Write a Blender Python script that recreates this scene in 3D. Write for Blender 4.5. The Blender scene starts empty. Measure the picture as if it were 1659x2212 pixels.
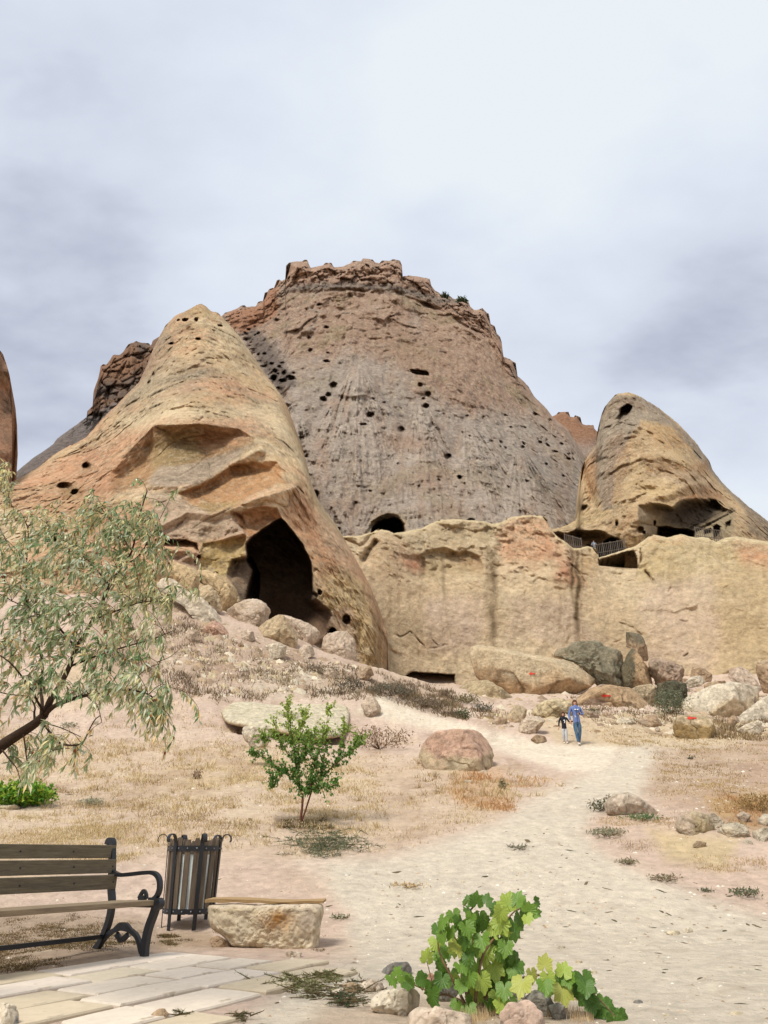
import bpy, bmesh, math, random
import numpy as np
from mathutils import Vector, Matrix
from mathutils.bvhtree import BVHTree

# ------------------------------------------------------------------ camera, sky, sun, exposure
S = bpy.context.scene
COL = S.collection
PITCH = math.radians(24.6)
CP, SP = math.cos(PITCH), math.sin(PITCH)
F, CX, CY = 1609.3, 829.5, 1106.0      # survey units: the photograph scaled to 1659 x 2212
CAMZ = 0.82
cam_d = bpy.data.cameras.new("camera")
cam = bpy.data.objects.new("camera", cam_d); COL.objects.link(cam)
cam.location = (0, 0, CAMZ)
cam.rotation_euler = (math.radians(90) + PITCH, 0, 0)
cam_d.sensor_fit = 'VERTICAL'; cam_d.sensor_height = 36.0
cam_d.lens = 36.0 * F / 2212.0
cam_d.clip_start = 0.05; cam_d.clip_end = 3000
S.camera = cam
S.render.resolution_x, S.render.resolution_y = 768, 1024
S.view_settings.view_transform = 'Standard'
S.view_settings.look = 'None'
S.view_settings.exposure = 0.3
S.view_settings.gamma = 1.0
S.view_settings.use_curve_mapping = False

SUN_EL, SUN_AZ = math.radians(56), math.radians(-142)   # azimuth from +Y towards +X: behind the viewer, to the left
sun_d = bpy.data.lights.new("sun", 'SUN'); sun_d.energy = 2.9; sun_d.angle = math.radians(18)
sun_d.color = (1.0, 0.965, 0.91)
sun = bpy.data.objects.new("sun", sun_d); COL.objects.link(sun)
sdir = Vector((math.sin(SUN_AZ) * math.cos(SUN_EL), math.cos(SUN_AZ) * math.cos(SUN_EL), math.sin(SUN_EL)))
sun.rotation_euler = sdir.to_track_quat('Z', 'Y').to_euler()

def lin(r, g, b):
    f = lambda c: (c / 255 / 12.92) if c / 255 <= 0.04045 else ((c / 255 + 0.055) / 1.055) ** 2.4
    return (f(r), f(g), f(b))

def ray(px, py):
    dx = (px - CX) / F; dy = (CY - py) / F
    yy = CP - dy * SP
    return dx / yy, (SP + dy * CP) / yy
def at(px, py, D):
    a, b = ray(px, py)
    return Vector((a * D, D, CAMZ + b * D))

world = bpy.data.worlds.new("World"); S.world = world; world.use_nodes = True
def build_world():
    nt = world.node_tree; nd = nt.nodes; L = nt.links; nd.clear()
    out = nd.new('ShaderNodeOutputWorld'); bg = nd.new('ShaderNodeBackground'); bg.inputs[1].default_value = 1.0
    sky = nd.new('ShaderNodeTexSky'); sky.sky_type = 'NISHITA'; sky.sun_disc = False
    sky.sun_elevation = SUN_EL; sky.sun_rotation = SUN_AZ % (2 * math.pi)
    sk = nd.new('ShaderNodeVectorMath'); sk.operation = 'SCALE'; sk.inputs['Scale'].default_value = 0.1
    L.new(sky.outputs[0], sk.inputs[0])
    tc = nd.new('ShaderNodeTexCoord')
    # cloud layer: direction flattened onto a ceiling
    sep = nd.new('ShaderNodeSeparateXYZ'); L.new(tc.outputs['Generated'], sep.inputs[0])
    zz = nd.new('ShaderNodeMath'); zz.operation = 'MAXIMUM'; zz.inputs[1].default_value = 0.0; L.new(sep.outputs[2], zz.inputs[0])
    z2 = nd.new('ShaderNodeMath'); z2.operation = 'ADD'; z2.inputs[1].default_value = 0.35; L.new(zz.outputs[0], z2.inputs[0])
    dv = nd.new('ShaderNodeVectorMath'); dv.operation = 'DIVIDE'; L.new(tc.outputs['Generated'], dv.inputs[0])
    cb = nd.new('ShaderNodeCombineXYZ')
    for i in range(3): L.new(z2.outputs[0], cb.inputs[i])
    L.new(cb.outputs[0], dv.inputs[1])
    n1 = nd.new('ShaderNodeTexNoise'); n1.inputs['Scale'].default_value = 3.1; n1.inputs['Detail'].default_value = 5
    n1.inputs['Roughness'].default_value = 0.48; n1.inputs['Distortion'].default_value = 0.25
    mp = nd.new('ShaderNodeMapping'); mp.inputs['Location'].default_value = (3.1, 1.7, 0.4); mp.inputs['Rotation'].default_value = (0, 0, 0.6)
    mp.inputs['Scale'].default_value = (1.0, 1.6, 1.0)
    L.new(dv.outputs[0], mp.inputs[0]); L.new(mp.outputs[0], n1.inputs['Vector'])
    acc = nd.new('ShaderNodeMath'); acc.operation = 'MULTIPLY_ADD'
    L.new(n1.outputs[0], acc.inputs[0]); acc.inputs[1].default_value = 0.9; acc.inputs[2].default_value = 0.16
    cur = acc.outputs[0]
    # the broad lighter and darker banks of the overcast, each a soft lobe about its own direction
    n2 = nd.new('ShaderNodeTexNoise'); n2.inputs['Scale'].default_value = 8.5; n2.inputs['Detail'].default_value = 4; n2.inputs['Roughness'].default_value = .5
    L.new(mp.outputs[0], n2.inputs['Vector'])
    a2 = nd.new('ShaderNodeMath'); a2.operation = 'MULTIPLY_ADD'; L.new(n2.outputs[0], a2.inputs[0]); a2.inputs[1].default_value = .5; L.new(cur, a2.inputs[2])
    a3 = nd.new('ShaderNodeMath'); a3.operation = 'SUBTRACT'; L.new(a2.outputs[0], a3.inputs[0]); a3.inputs[1].default_value = .25; cur = a3.outputs[0]
    for px, py, deg, amp in [(1330, 60, 12, .30), (1080, 140, 8, .08), (980, 330, 9, .08), (1620, 1080, 7, .24), (560, 90, 7, .08),
                             (60, 740, 10, -.34), (1600, 800, 8, -.28), (230, 430, 6, -.10), (1640, 560, 6, -.08), (520, 600, 7, .10), (1000, 560, 4, -.04)]:
        a, b = ray(px, py); d = Vector((a, 1, b)).normalized()
        dt = nd.new('ShaderNodeVectorMath'); dt.operation = 'DOT_PRODUCT'; dt.inputs[1].default_value = d
        nrm = nd.new('ShaderNodeVectorMath'); nrm.operation = 'NORMALIZE'
        ad = nd.new('ShaderNodeVectorMath'); ad.operation = 'MULTIPLY_ADD'
        L.new(n1.outputs[1], ad.inputs[0]); ad.inputs[1].default_value = (.11, .11, .11); L.new(tc.outputs['Generated'], ad.inputs[2])
        sb = nd.new('ShaderNodeVectorMath'); sb.operation = 'SUBTRACT'; sb.inputs[1].default_value = (.055, .055, .055); L.new(ad.outputs[0], sb.inputs[0])
        L.new(sb.outputs[0], nrm.inputs[0]); L.new(nrm.outputs[0], dt.inputs[0])
        mr = nd.new('ShaderNodeMapRange'); mr.interpolation_type = 'SMOOTHERSTEP'
        mr.inputs[1].default_value = math.cos(math.radians(deg * 1.5)); mr.inputs[2].default_value = 1.0
        mr.inputs[3].default_value = 0; mr.inputs[4].default_value = amp
        L.new(dt.outputs['Value'], mr.inputs[0])
        s = nd.new('ShaderNodeMath'); s.operation = 'ADD'; L.new(cur, s.inputs[0]); L.new(mr.outputs[0], s.inputs[1]); cur = s.outputs[0]
    rp = nd.new('ShaderNodeValToRGB'); L.new(cur, rp.inputs[0])
    rp.color_ramp.elements[0].position = 0.16; rp.color_ramp.elements[0].color = (*lin(170, 176, 192), 1)
    rp.color_ramp.elements[1].position = 1.0; rp.color_ramp.elements[1].color = (*lin(217, 223, 228), 1)
    e = rp.color_ramp.elements.new(0.42); e.color = (*lin(196, 203, 216), 1)
    e = rp.color_ramp.elements.new(0.68); e.color = (*lin(206, 213, 225), 1)
    mx = nd.new('ShaderNodeMixRGB'); mx.inputs[0].default_value = 0.96
    L.new(sk.outputs[0], mx.inputs[1]); L.new(rp.outputs[0], mx.inputs[2])
    L.new(mx.outputs[0], bg.inputs[0]); L.new(bg.outputs[0], out.inputs[0])
build_world()

# ------------------------------------------------------------------ helpers
rnd = random.Random(7)
NR = np.random.RandomState(11)

def tag(o, label=None, cat=None, group=None, kind=None):
    if label: o['label'] = label
    if cat: o['category'] = cat
    if group: o['group'] = group
    if kind: o['kind'] = kind
    return o

def empty(name, loc, rz=0.0):
    o = bpy.data.objects.new(name, None); COL.objects.link(o); o.location = loc; o.rotation_euler = (0, 0, rz)
    o.empty_display_size = 0.2
    return o

def mesh_np(name, V, Fc, mat=None, parent=None, loc=None, col=None, smooth=True):
    """V (n,3) array, Fc (m,k) int array or list of tuples."""
    V = np.asarray(V, dtype=np.float64)
    me = bpy.data.meshes.new(name)
    loc = Vector(loc) if loc is not None else Vector((0, 0, 0))
    Vl = V - np.array(loc[:])
    if isinstance(Fc, np.ndarray):
        k = Fc.shape[1]; m = Fc.shape[0]
        me.vertices.add(len(Vl)); me.vertices.foreach_set('co', Vl.ravel())
        me.loops.add(m * k); me.loops.foreach_set('vertex_index', Fc.astype(np.int32).ravel())
        me.polygons.add(m)
        me.polygons.foreach_set('loop_start', np.arange(0, m * k, k, dtype=np.int32))
        me.update(calc_edges=True)
    else:
        me.from_pydata([tuple(v) for v in Vl], [], [tuple(f) for f in Fc]); me.update()
    if col is not None:
        col = np.asarray(col, dtype=np.float32)
        at_ = me.color_attributes.new('Col', 'FLOAT_COLOR', 'POINT')
        c4 = np.ones((len(Vl), 4), dtype=np.float32); c4[:, :3] = col
        at_.data.foreach_set('color', c4.ravel())
    me.polygons.foreach_set('use_smooth', np.full(len(me.polygons), smooth, dtype=bool))
    if mat: me.materials.append(mat)
    o = bpy.data.objects.new(name, me); COL.objects.link(o)
    if parent is not None: o.parent = parent
    o.location = loc
    return o

class MB:
    """collects simple shapes into one mesh"""
    def __init__(self): self.v = []; self.f = []; self.c = []
    def add(self, vs, fs, c=None):
        n = len(self.v); self.v += [tuple(v) for v in vs]; self.f += [tuple(n + i for i in f) for f in fs]
        if c is not None: self.c += [c] * len(vs)
    def box(self, x0, x1, y0, y1, z0, z1, c=None, bev=0.0):
        if bev <= 0:
            vs = [(x, y, z) for x in (x0, x1) for y in (y0, y1) for z in (z0, z1)]
            self.add(vs, [(0, 1, 3, 2), (4, 6, 7, 5), (0, 4, 5, 1), (2, 3, 7, 6), (0, 2, 6, 4), (1, 5, 7, 3)], c); return
        bm = bmesh.new(); bmesh.ops.create_cube(bm, size=1)
        for v in bm.verts:
            v.co = Vector(((x0 + x1) / 2 + v.co.x * (x1 - x0), (y0 + y1) / 2 + v.co.y * (y1 - y0), (z0 + z1) / 2 + v.co.z * (z1 - z0)))
        bmesh.ops.bevel(bm, geom=bm.edges[:], offset=bev, segments=2, affect='EDGES', profile=.6)
        bm.verts.index_update()
        self.add([v.co[:] for v in bm.verts], [[v.index for v in f.verts] for f in bm.faces], c); bm.free()
    def tube(self, pts, radii, n=6, c=None, flat=None):
        pts = [Vector(p) for p in pts]
        if not hasattr(radii, '__len__'): radii = [radii] * len(pts)
        vs = []; fs = []
        up = Vector((0.13, 0.21, 1)).normalized()
        prev = None
        for i, p in enumerate(pts):
            t = (pts[min(i + 1, len(pts) - 1)] - pts[max(i - 1, 0)])
            if t.length < 1e-9: t = Vector((0, 0, 1))
            t.normalize()
            if prev is None:
                a = t.cross(up)
                if a.length < .05: a = t.cross(Vector((1, 0, 0)))
                a.normalize()
            else:
                a = (prev - t * prev.dot(t)).normalized()
            prev = a
            b = t.cross(a)
            for k in range(n):
                th = 2 * math.pi * (k + .5) / n
                vs.append(p + a * math.cos(th) * radii[i] + b * math.sin(th) * radii[i])
        for i in range(len(pts) - 1):
            for k in range(n):
                fs.append((i * n + k, i * n + (k + 1) % n, (i + 1) * n + (k + 1) % n, (i + 1) * n + k))
        fs.append(tuple(range(n))[::-1]); fs.append(tuple((len(pts) - 1) * n + k for k in range(n)))
        self.add(vs, fs, c)
    def sweep(self, prof, x0, w, t, c=None):
        """flat bar following a path in the (y,z) plane; w across the plane's path, t along x"""
        P = [Vector((0, p[0], p[1])) for p in prof]; vs = []; fs = []
        ws = w if hasattr(w, '__len__') else [w] * len(P)
        for i, p in enumerate(P):
            d = P[min(i + 1, len(P) - 1)] - P[max(i - 1, 0)]; d.normalize()
            nrm = Vector((0, -d.z, d.y))
            for sx, sn in ((-1, -1), (1, -1), (1, 1), (-1, 1)):
                q = p + nrm * sn * ws[i] / 2; vs.append((x0 + sx * t / 2, q.y, q.z))
        for i in range(len(P) - 1):
            for k in range(4): fs.append((i * 4 + k, i * 4 + (k + 1) % 4, (i + 1) * 4 + (k + 1) % 4, (i + 1) * 4 + k))
        fs.append((3, 2, 1, 0)); n = (len(P) - 1) * 4; fs.append((n, n + 1, n + 2, n + 3))
        self.add(vs, fs, c)
    def obj(self, name, mat, parent=None, loc=None, smooth=False):
        return mesh_np(name, self.v, self.f, mat, parent, loc, self.c if self.c else None, smooth)

def smooth_path(pts, n=6):
    """Catmull-Rom through points (tuples of any length)"""
    P = [np.array(p, float) for p in pts]; P = [2 * P[0] - P[1]] + P + [2 * P[-1] - P[-2]]; out = []
    for i in range(1, len(P) - 2):
        for k in range(n):
            t = k / n; p0, p1, p2, p3 = P[i - 1], P[i], P[i + 1], P[i + 2]
            out.append(tuple(.5 * ((2 * p1) + (-p0 + p2) * t + (2 * p0 - 5 * p1 + 4 * p2 - p3) * t * t + (-p0 + 3 * p1 - 3 * p2 + p3) * t ** 3)))
    out.append(tuple(P[-2])); return out

# ---- numpy gradient noise
_perm = NR.permutation(4096).astype(np.int64)
_g = NR.normal(size=(4096, 3)); _g /= np.linalg.norm(_g, axis=1)[:, None]; _g = _g.astype(np.float32)
def perlin(X, Y, Z):
    X = np.asarray(X, np.float32); Y = np.asarray(Y, np.float32); Z = np.asarray(Z, np.float32)
    xi = np.floor(X).astype(np.int64); yi = np.floor(Y).astype(np.int64); zi = np.floor(Z).astype(np.int64)
    xf = X - xi; yf = Y - yi; zf = Z - zi
    u = xf ** 3 * (xf * (xf * 6 - 15) + 10); v = yf ** 3 * (yf * (yf * 6 - 15) + 10); w = zf ** 3 * (zf * (zf * 6 - 15) + 10)
    def h(i, j, k): return _perm[(_perm[(_perm[(xi + i) & 4095] + yi + j) & 4095] + zi + k) & 4095]
    def gd(i, j, k):
        g = _g[h(i, j, k)]; return g[..., 0] * (xf - i) + g[..., 1] * (yf - j) + g[..., 2] * (zf - k)
    a = gd(0, 0, 0) * (1 - u) + gd(1, 0, 0) * u; b = gd(0, 1, 0) * (1 - u) + gd(1, 1, 0) * u
    c = gd(0, 0, 1) * (1 - u) + gd(1, 0, 1) * u; d = gd(0, 1, 1) * (1 - u) + gd(1, 1, 1) * u
    return ((a * (1 - v) + b * v) * (1 - w) + (c * (1 - v) + d * v) * w) * 1.6
def fbm(X, Y, Z, s, oct=4, gain=.5, seed=0., ridge=False):
    o = 0; a = 1.; t = 0
    for i in range(oct):
        n = perlin(X / s + seed * 7.3 + i * 3.7, Y / s + seed * 3.1, Z / s + seed * 5.9)
        if ridge: n = 1 - 2 * np.abs(n)
        o = o + a * n; t += a; a *= gain; s = s / 2.03
    return o / t
def worley(X, Y, Z, seed=0):
    """returns F1, F2 and a random value of the nearest cell"""
    X = np.asarray(X, np.float32); Y = np.asarray(Y, np.float32); Z = np.asarray(Z, np.float32)
    xi = np.floor(X).astype(np.int64); yi = np.floor(Y).astype(np.int64); zi = np.floor(Z).astype(np.int64)
    f1 = np.full(X.shape, 9., np.float32); f2 = f1.copy(); cv = np.zeros(X.shape, np.float32)
    for i in (-1, 0, 1):
        for j in (-1, 0, 1):
            for k in (-1, 0, 1):
                hh = _perm[(_perm[(_perm[(xi + i + seed) & 4095] + yi + j) & 4095] + zi + k) & 4095]
                g = _g[hh] * .45 + .5
                d = (xi + i + g[..., 0] - X) ** 2 + (yi + j + g[..., 1] - Y) ** 2 + (zi + k + g[..., 2] - Z) ** 2
                near = d < f1
                f2 = np.where(near, f1, np.minimum(f2, d)); cv = np.where(near, (hh % 997) / 997., cv); f1 = np.where(near, d, f1)
    return np.sqrt(f1), np.sqrt(f2), cv
def crease(X, Y, Z, s, seed=0., w=.05, oct=3):
    n = fbm(X, Y, Z, s, oct, .55, seed); return np.exp(-(n / w) ** 2)
def facets(X, Y, Z, s, seed=0, warp=.35):
    """broken rock: cells of flat faces, each tilted its own way"""
    wx = warp * fbm(X, Y, Z, s * .8, 3, .55, seed + 1.); wy = warp * fbm(X, Y, Z, s * .8, 3, .55, seed + 4.)
    X = np.asarray(X / s + wx, np.float32); Y = np.asarray(Y / s + wy, np.float32); Z = np.asarray(Z / s - wx, np.float32)
    xi = np.floor(X).astype(np.int64); yi = np.floor(Y).astype(np.int64); zi = np.floor(Z).astype(np.int64)
    best = np.full(X.shape, 9., np.float32); out = np.zeros(X.shape, np.float32); sec = best.copy()
    for i in (-1, 0, 1):
        for j in (-1, 0, 1):
            for k in (-1, 0, 1):
                hh = _perm[(_perm[(_perm[(xi + i + int(seed)) & 4095] + yi + j) & 4095] + zi + k) & 4095]
                g = _g[hh] * .45 + .5; t = _g[_perm[hh]]
                ex = X - (xi + i + g[..., 0]); ey = Y - (yi + j + g[..., 1]); ez = Z - (zi + k + g[..., 2]); dd = ex * ex + ey * ey + ez * ez
                v = ex * t[..., 0] + ez * t[..., 2] + .35 * t[..., 1]; nr = dd < best
                sec = np.where(nr, best, np.minimum(sec, dd)); out = np.where(nr, v, out); best = np.where(nr, dd, best)
    return out * sstep(-.02, .13, np.sqrt(sec) - np.sqrt(best))
def sstep(a, b, x):
    t = np.clip((x - a) / (b - a), 0, 1); return t * t * (3 - 2 * t)

def segd(PX, PY, a, b):
    dx, dy = b[0] - a[0], b[1] - a[1]; L2 = dx * dx + dy * dy + 1e-9
    t = np.clip(((PX - a[0]) * dx + (PY - a[1]) * dy) / L2, 0, 1)
    return np.hypot(PX - a[0] - t * dx, PY - a[1] - t * dy)
def inside(PX, PY, poly):
    r = np.zeros(PX.shape, bool); n = len(poly)
    for i in range(n):
        x0, y0 = poly[i][:2]; x1, y1 = poly[(i + 1) % n][:2]
        if y0 == y1: continue
        c = ((y0 > PY) != (y1 > PY)) & (PX < (x1 - x0) * (PY - y0) / (y1 - y0) + x0); r ^= c
    return r
def soft(PX, PY, poly, w=8):
    """soft mask of a polygon, 1 inside, fading over w across its edge"""
    d = np.full(PX.shape, 1e9)
    for i in range(len(poly)): d = np.minimum(d, segd(PX, PY, poly[i], poly[(i + 1) % len(poly)]))
    s = np.where(inside(PX, PY, poly), d, -d)
    return sstep(-w, w, s)
def blob(PX, PY, cx, cy, rx, ry): return np.exp(-(((PX - cx) / rx) ** 2 + ((PY - cy) / ry) ** 2))
def niche(PX, PY, poly, k, cap, kd=None):
    """depth cut into a face: grows away from each edge by that edge's own slope (third item of a corner), capped"""
    ins = inside(PX, PY, poly); d = np.full(PX.shape, 1e9)
    for i in range(len(poly)):
        kk = poly[i][2] if len(poly[i]) > 2 else k
        d = np.minimum(d, kk * segd(PX, PY, poly[i], poly[(i + 1) % len(poly)]))
    d = cap * np.tanh(d / cap * 1.3)
    return np.where(ins, d, 0)
def line_d(PX, PY, pts):
    d = np.full(PX.shape, 1e9)
    for i in range(len(pts) - 1): d = np.minimum(d, segd(PX, PY, pts[i], pts[i + 1]))
    return d
def tps(ctrl):
    P = np.array([(c[0] / 300., c[1] / 300.) for c in ctrl]); z = np.log([c[2] for c in ctrl]); n = len(P)
    def K(r): return r * r * np.log(r + 1e-9)
    R = np.linalg.norm(P[:, None] - P[None], axis=2)
    A = np.zeros((n + 3, n + 3)); A[:n, :n] = K(R) + np.eye(n) * 2e-3; A[:n, n] = 1; A[:n, n + 1:] = P; A[n, :n] = 1; A[n + 1:, :n] = P.T
    w = np.linalg.solve(A, np.concatenate([z, [0, 0, 0]]))
    def f(PX, PY):
        x = PX / 300.; y = PY / 300.; o = w[n] + w[n + 1] * x + w[n + 2] * y
        for i in range(n): o = o + w[i] * K(np.hypot(x - P[i, 0], y - P[i, 1]))
        return np.exp(o)
    return f
def world_of(PX, PY, D):
    dx = (PX - CX) / F; dy = (CY - PY) / F; yy = CP - dy * SP
    return dx / yy * D, D, CAMZ + (SP + dy * CP) / yy * D
def photo_of(X, Y, Z):
    z = Z - CAMZ; dep = Y * CP + z * SP; up = -Y * SP + z * CP
    return CX + F * X / dep, CY - F * up / dep

# ------------------------------------------------------------------ materials
def mat_attr(name, scale=3.0, var=.25, bump=.4, bdist=.02, rough=.95, spec=.12, scale2=None, trans=0.0, spots=None):
    m = bpy.data.materials.new(name); m.use_nodes = True; nt = m.node_tree; nd = nt.nodes; L = nt.links
    b = nd['Principled BSDF']; b.inputs['Roughness'].default_value = rough; b.inputs['Specular IOR Level'].default_value = spec
    at_ = nd.new('ShaderNodeAttribute'); at_.attribute_name = 'Col'
    geo = nd.new('ShaderNodeTexCoord')
    n = nd.new('ShaderNodeTexNoise'); n.inputs['Scale'].default_value = scale; n.inputs['Detail'].default_value = 8; n.inputs['Roughness'].default_value = .72
    L.new(geo.outputs['Object'], n.inputs['Vector'])
    mr = nd.new('ShaderNodeMapRange'); mr.inputs[1].default_value = .3; mr.inputs[2].default_value = .7
    mr.inputs[3].default_value = 1 - var; mr.inputs[4].default_value = 1 + var; L.new(n.outputs[0], mr.inputs[0])
    mu = nd.new('ShaderNodeVectorMath'); mu.operation = 'SCALE'; L.new(at_.outputs[0], mu.inputs[0]); L.new(mr.outputs[0], mu.inputs['Scale'])
    src = mu.outputs[0]
    if spots:
        v = nd.new('ShaderNodeTexNoise'); v.inputs['Scale'].default_value = spots[0]; v.inputs['Detail'].default_value = 4
        L.new(geo.outputs['Object'], v.inputs['Vector'])
        m2 = nd.new('ShaderNodeMapRange'); m2.inputs[1].default_value = spots[1]; m2.inputs[2].default_value = spots[1] + .08; L.new(v.outputs[0], m2.inputs[0])
        mx = nd.new('ShaderNodeMixRGB'); mx.inputs[2].default_value = (*spots[2], 1); L.new(m2.outputs[0], mx.inputs[0]); L.new(src, mx.inputs[1])
        src = mx.outputs[0]
    L.new(src, b.inputs['Base Color'])
    if bump:
        n2 = nd.new('ShaderNodeTexNoise'); n2.inputs['Scale'].default_value = scale2 or scale * 2.5; n2.inputs['Detail'].default_value = 8; n2.inputs['Roughness'].default_value = .7
        L.new(geo.outputs['Object'], n2.inputs['Vector'])
        bp = nd.new('ShaderNodeBump'); bp.inputs['Strength'].default_value = bump; bp.inputs['Distance'].default_value = bdist
        L.new(n2.outputs[0], bp.inputs['Height']); L.new(bp.outputs[0], b.inputs['Normal'])
    if trans > 0:
        tr = nd.new('ShaderNodeBsdfTranslucent'); L.new(src, tr.inputs[0]); ms = nd.new('ShaderNodeMixShader'); ms.inputs[0].default_value = trans
        L.new(b.outputs[0], ms.inputs[1]); L.new(tr.outputs[0], ms.inputs[2]); L.new(ms.outputs[0], nd['Material Output'].inputs[0])
    return m
def mat_plain(name, c1, c2, scale=6, rough=.7, spec=.3, stretch=(1, 1, 1), bump=.3, bdist=.003, metal=0.0, detail=6):
    m = bpy.data.materials.new(name); m.use_nodes = True; nt = m.node_tree; nd = nt.nodes; L = nt.links
    b = nd['Principled BSDF']; b.inputs['Roughness'].default_value = rough; b.inputs['Specular IOR Level'].default_value = spec; b.inputs['Metallic'].default_value = metal
    tc = nd.new('ShaderNodeTexCoord'); mp = nd.new('ShaderNodeMapping'); mp.inputs['Scale'].default_value = stretch
    L.new(tc.outputs['Object'], mp.inputs[0])
    n = nd.new('ShaderNodeTexNoise'); n.inputs['Scale'].default_value = scale; n.inputs['Detail'].default_value = detail; n.inputs['Roughness'].default_value = .65
    L.new(mp.outputs[0], n.inputs['Vector'])
    r = nd.new('ShaderNodeValToRGB'); r.color_ramp.elements[0].position = .32; r.color_ramp.elements[1].position = .68
    r.color_ramp.elements[0].color = (*c1, 1); r.color_ramp.elements[1].color = (*c2, 1); L.new(n.outputs[0], r.inputs[0]); L.new(r.outputs[0], b.inputs['Base Color'])
    bp = nd.new('ShaderNodeBump'); bp.inputs['Strength'].default_value = bump; bp.inputs['Distance'].default_value = bdist
    L.new(n.outputs[0], bp.inputs['Height']); L.new(bp.outputs[0], b.inputs['Normal'])
    return m
M_FAR = mat_attr('weathered_tuff_far', scale=1.5, var=.36, bump=1., bdist=.9, scale2=1.2)
M_TUFF = mat_attr('weathered_tuff', scale=2.4, var=.26, bump=.9, bdist=.30, scale2=2.2)
M_ROCK = mat_attr('boulder_stone', scale=5.0, var=.45, bump=1., bdist=.12, scale2=6)
M_ROCKN = mat_attr('foreground_stone', scale=16.0, var=.25, bump=.8, bdist=.012, scale2=38, spots=(40, .62, (.22, .18, .13)))
M_SOIL = mat_attr('dry_soil', scale=6.0, var=.2, bump=1., bdist=.05, scale2=8)
M_LEAF = mat_attr('leaf', scale=30, var=.15, bump=0, rough=.55, spec=.35, trans=.3)
M_BARK = mat_attr('bark', scale=30, var=.35, bump=.8, bdist=.01, rough=.9)
M_DRY = mat_attr('dry_stalk', scale=20, var=.2, bump=0, rough=.9, trans=.25)
# scale between a colour seen in the photograph and the surface's own colour
def alb(r, g, b, k=.74): c = lin(r, g, b); return np.array([c[0] * k, c[1] * k, c[2] * k])

def grid_faces(nr, nc):
    i = np.arange((nr - 1) * (nc - 1)); r = i // (nc - 1); c = i % (nc - 1); a = r * nc + c
    return np.stack([a, a + nc, a + nc + 1, a + 1], axis=1)
# ------------------------------------------------------------------ rock masses
def relief(name, top, bot, x0, x1, step, ctrl, cut, rough, paint, mat, label, edge=(14, 5.0), jag=(0, 8), thick=25., zfall=0.0, rstep=None, seed=0):
    rstep = rstep or step
    xs = np.arange(x0, x1 + .01, step)
    ty = np.interp(xs, [p[0] for p in top], [p[1] for p in top])
    by = np.interp(xs, [p[0] for p in bot], [p[1] for p in bot])
    if jag[0]:
        ty = ty + jag[0] * (fbm(xs, xs * 0 + 3.3 + seed, xs * 0, jag[1] * 4, 3) + .6 * fbm(xs, xs * 0 + 1.3, xs * 0 + seed, jag[1], 2))
    nr = int(np.ceil((by - ty).max() / rstep)) + 1
    t = np.linspace(0, 1, nr)[:, None]
    kw = max(3, int(26 / step)) | 1; kk = np.hanning(kw + 2)[1:-1]; kk /= kk.sum(); pad = np.pad(ty, kw // 2, mode='edge'); tys = np.convolve(pad, kk, 'valid')
    PY = tys[None] + (by - tys)[None] * t; PY = PY + (ty - tys)[None] * np.exp(-(PY - tys[None]) / 42.); PX = np.broadcast_to(xs[None], PY.shape).copy()
    D = tps(ctrl)(PX, PY)
    q = list(zip(xs[::6], ty[::6])); dt = line_d(PX, PY, q)
    w, R = edge; e = np.clip(1 - dt / w, 0, 1); D = D + R * (1 - np.sqrt(np.clip(1 - e ** 2, 0, 1)))
    X, Y, Z = world_of(PX, PY, D)
    near_edge = 1 - np.exp(-(dt / 5.) ** 2)
    D = D + rough(PX, PY, X, Y, Z) * (0.5 + .5 * near_edge)
    jx = 4 * fbm(X, Y, Z, 2.2, 3, seed=2.); jy = 4 * fbm(X, Y, Z, 2.2, 3, seed=5.)
    D = D + cut(PX, PY, PX + jx, PY + jy)
    X, Y, Z = world_of(PX, PY, D)
    C = paint(PX + 2 * jx, PY + 2 * jy, X, Y, Z)
    # the far side of the mass: carry the crest back and let it fall away
    nb = 7; rowsX = []; rowsY = []; rowsZ = []; rowsC = []
    zb = Z[-1] - 2.0
    for i in range(nb, 0, -1):
        s = i / nb; dd = thick * s ** .8
        rowsX.append(X[0] * (1 + dd / Y[0] * .5)); rowsY.append(Y[0] + dd); rowsZ.append(Z[0] * (1 - s ** 2.2) + zfall * s ** 2.2 + .6 * perlin(X[0] / 3, Y[0] / 3 + i, Z[0] / 3) * s)
        rowsC.append(C[0])
    X = np.vstack(rowsX + [X]); Y = np.vstack(rowsY + [Y]); Z = np.vstack(rowsZ + [Z]); C = np.concatenate([np.stack(rowsC), C])
    n, m = X.shape
    V = np.stack([X.ravel(), Y.ravel(), Z.ravel()], 1)
    base = (float(X.mean()), float(Y[-1].mean()), float(Z[-1].min()))
    o = mesh_np(name, V, grid_faces(n, m), mat, None, base, C.reshape(-1, 3))
    tag(o, label, kind='structure'); return o

def lichen(C, X, Y, Z, amt, c=None, s=1.0):
    """gritty weathering: clustered specks of grey brown crust and pale fresh chips"""
    where = sstep(-.2, .2, fbm(X, Y, Z, 9 * s, 3, .55, 82)); k = fbm(X, Y, Z, .75 * s, 4, .85, 83); k2 = fbm(X, Y, Z, .6 * s, 3, .85, 85)
    C = mixc(C, where * sstep(.03, .17, k) * amt, alb(122, 108, 86, .78) if c is None else c); return mixc(C, sstep(.08, .22, k2) * amt * .5, alb(236, 218, 184, .8))
def mixc(C, m, c):
    m = np.clip(m, 0, 1)[..., None]; return C * (1 - m) + np.asarray(c) * m

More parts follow.
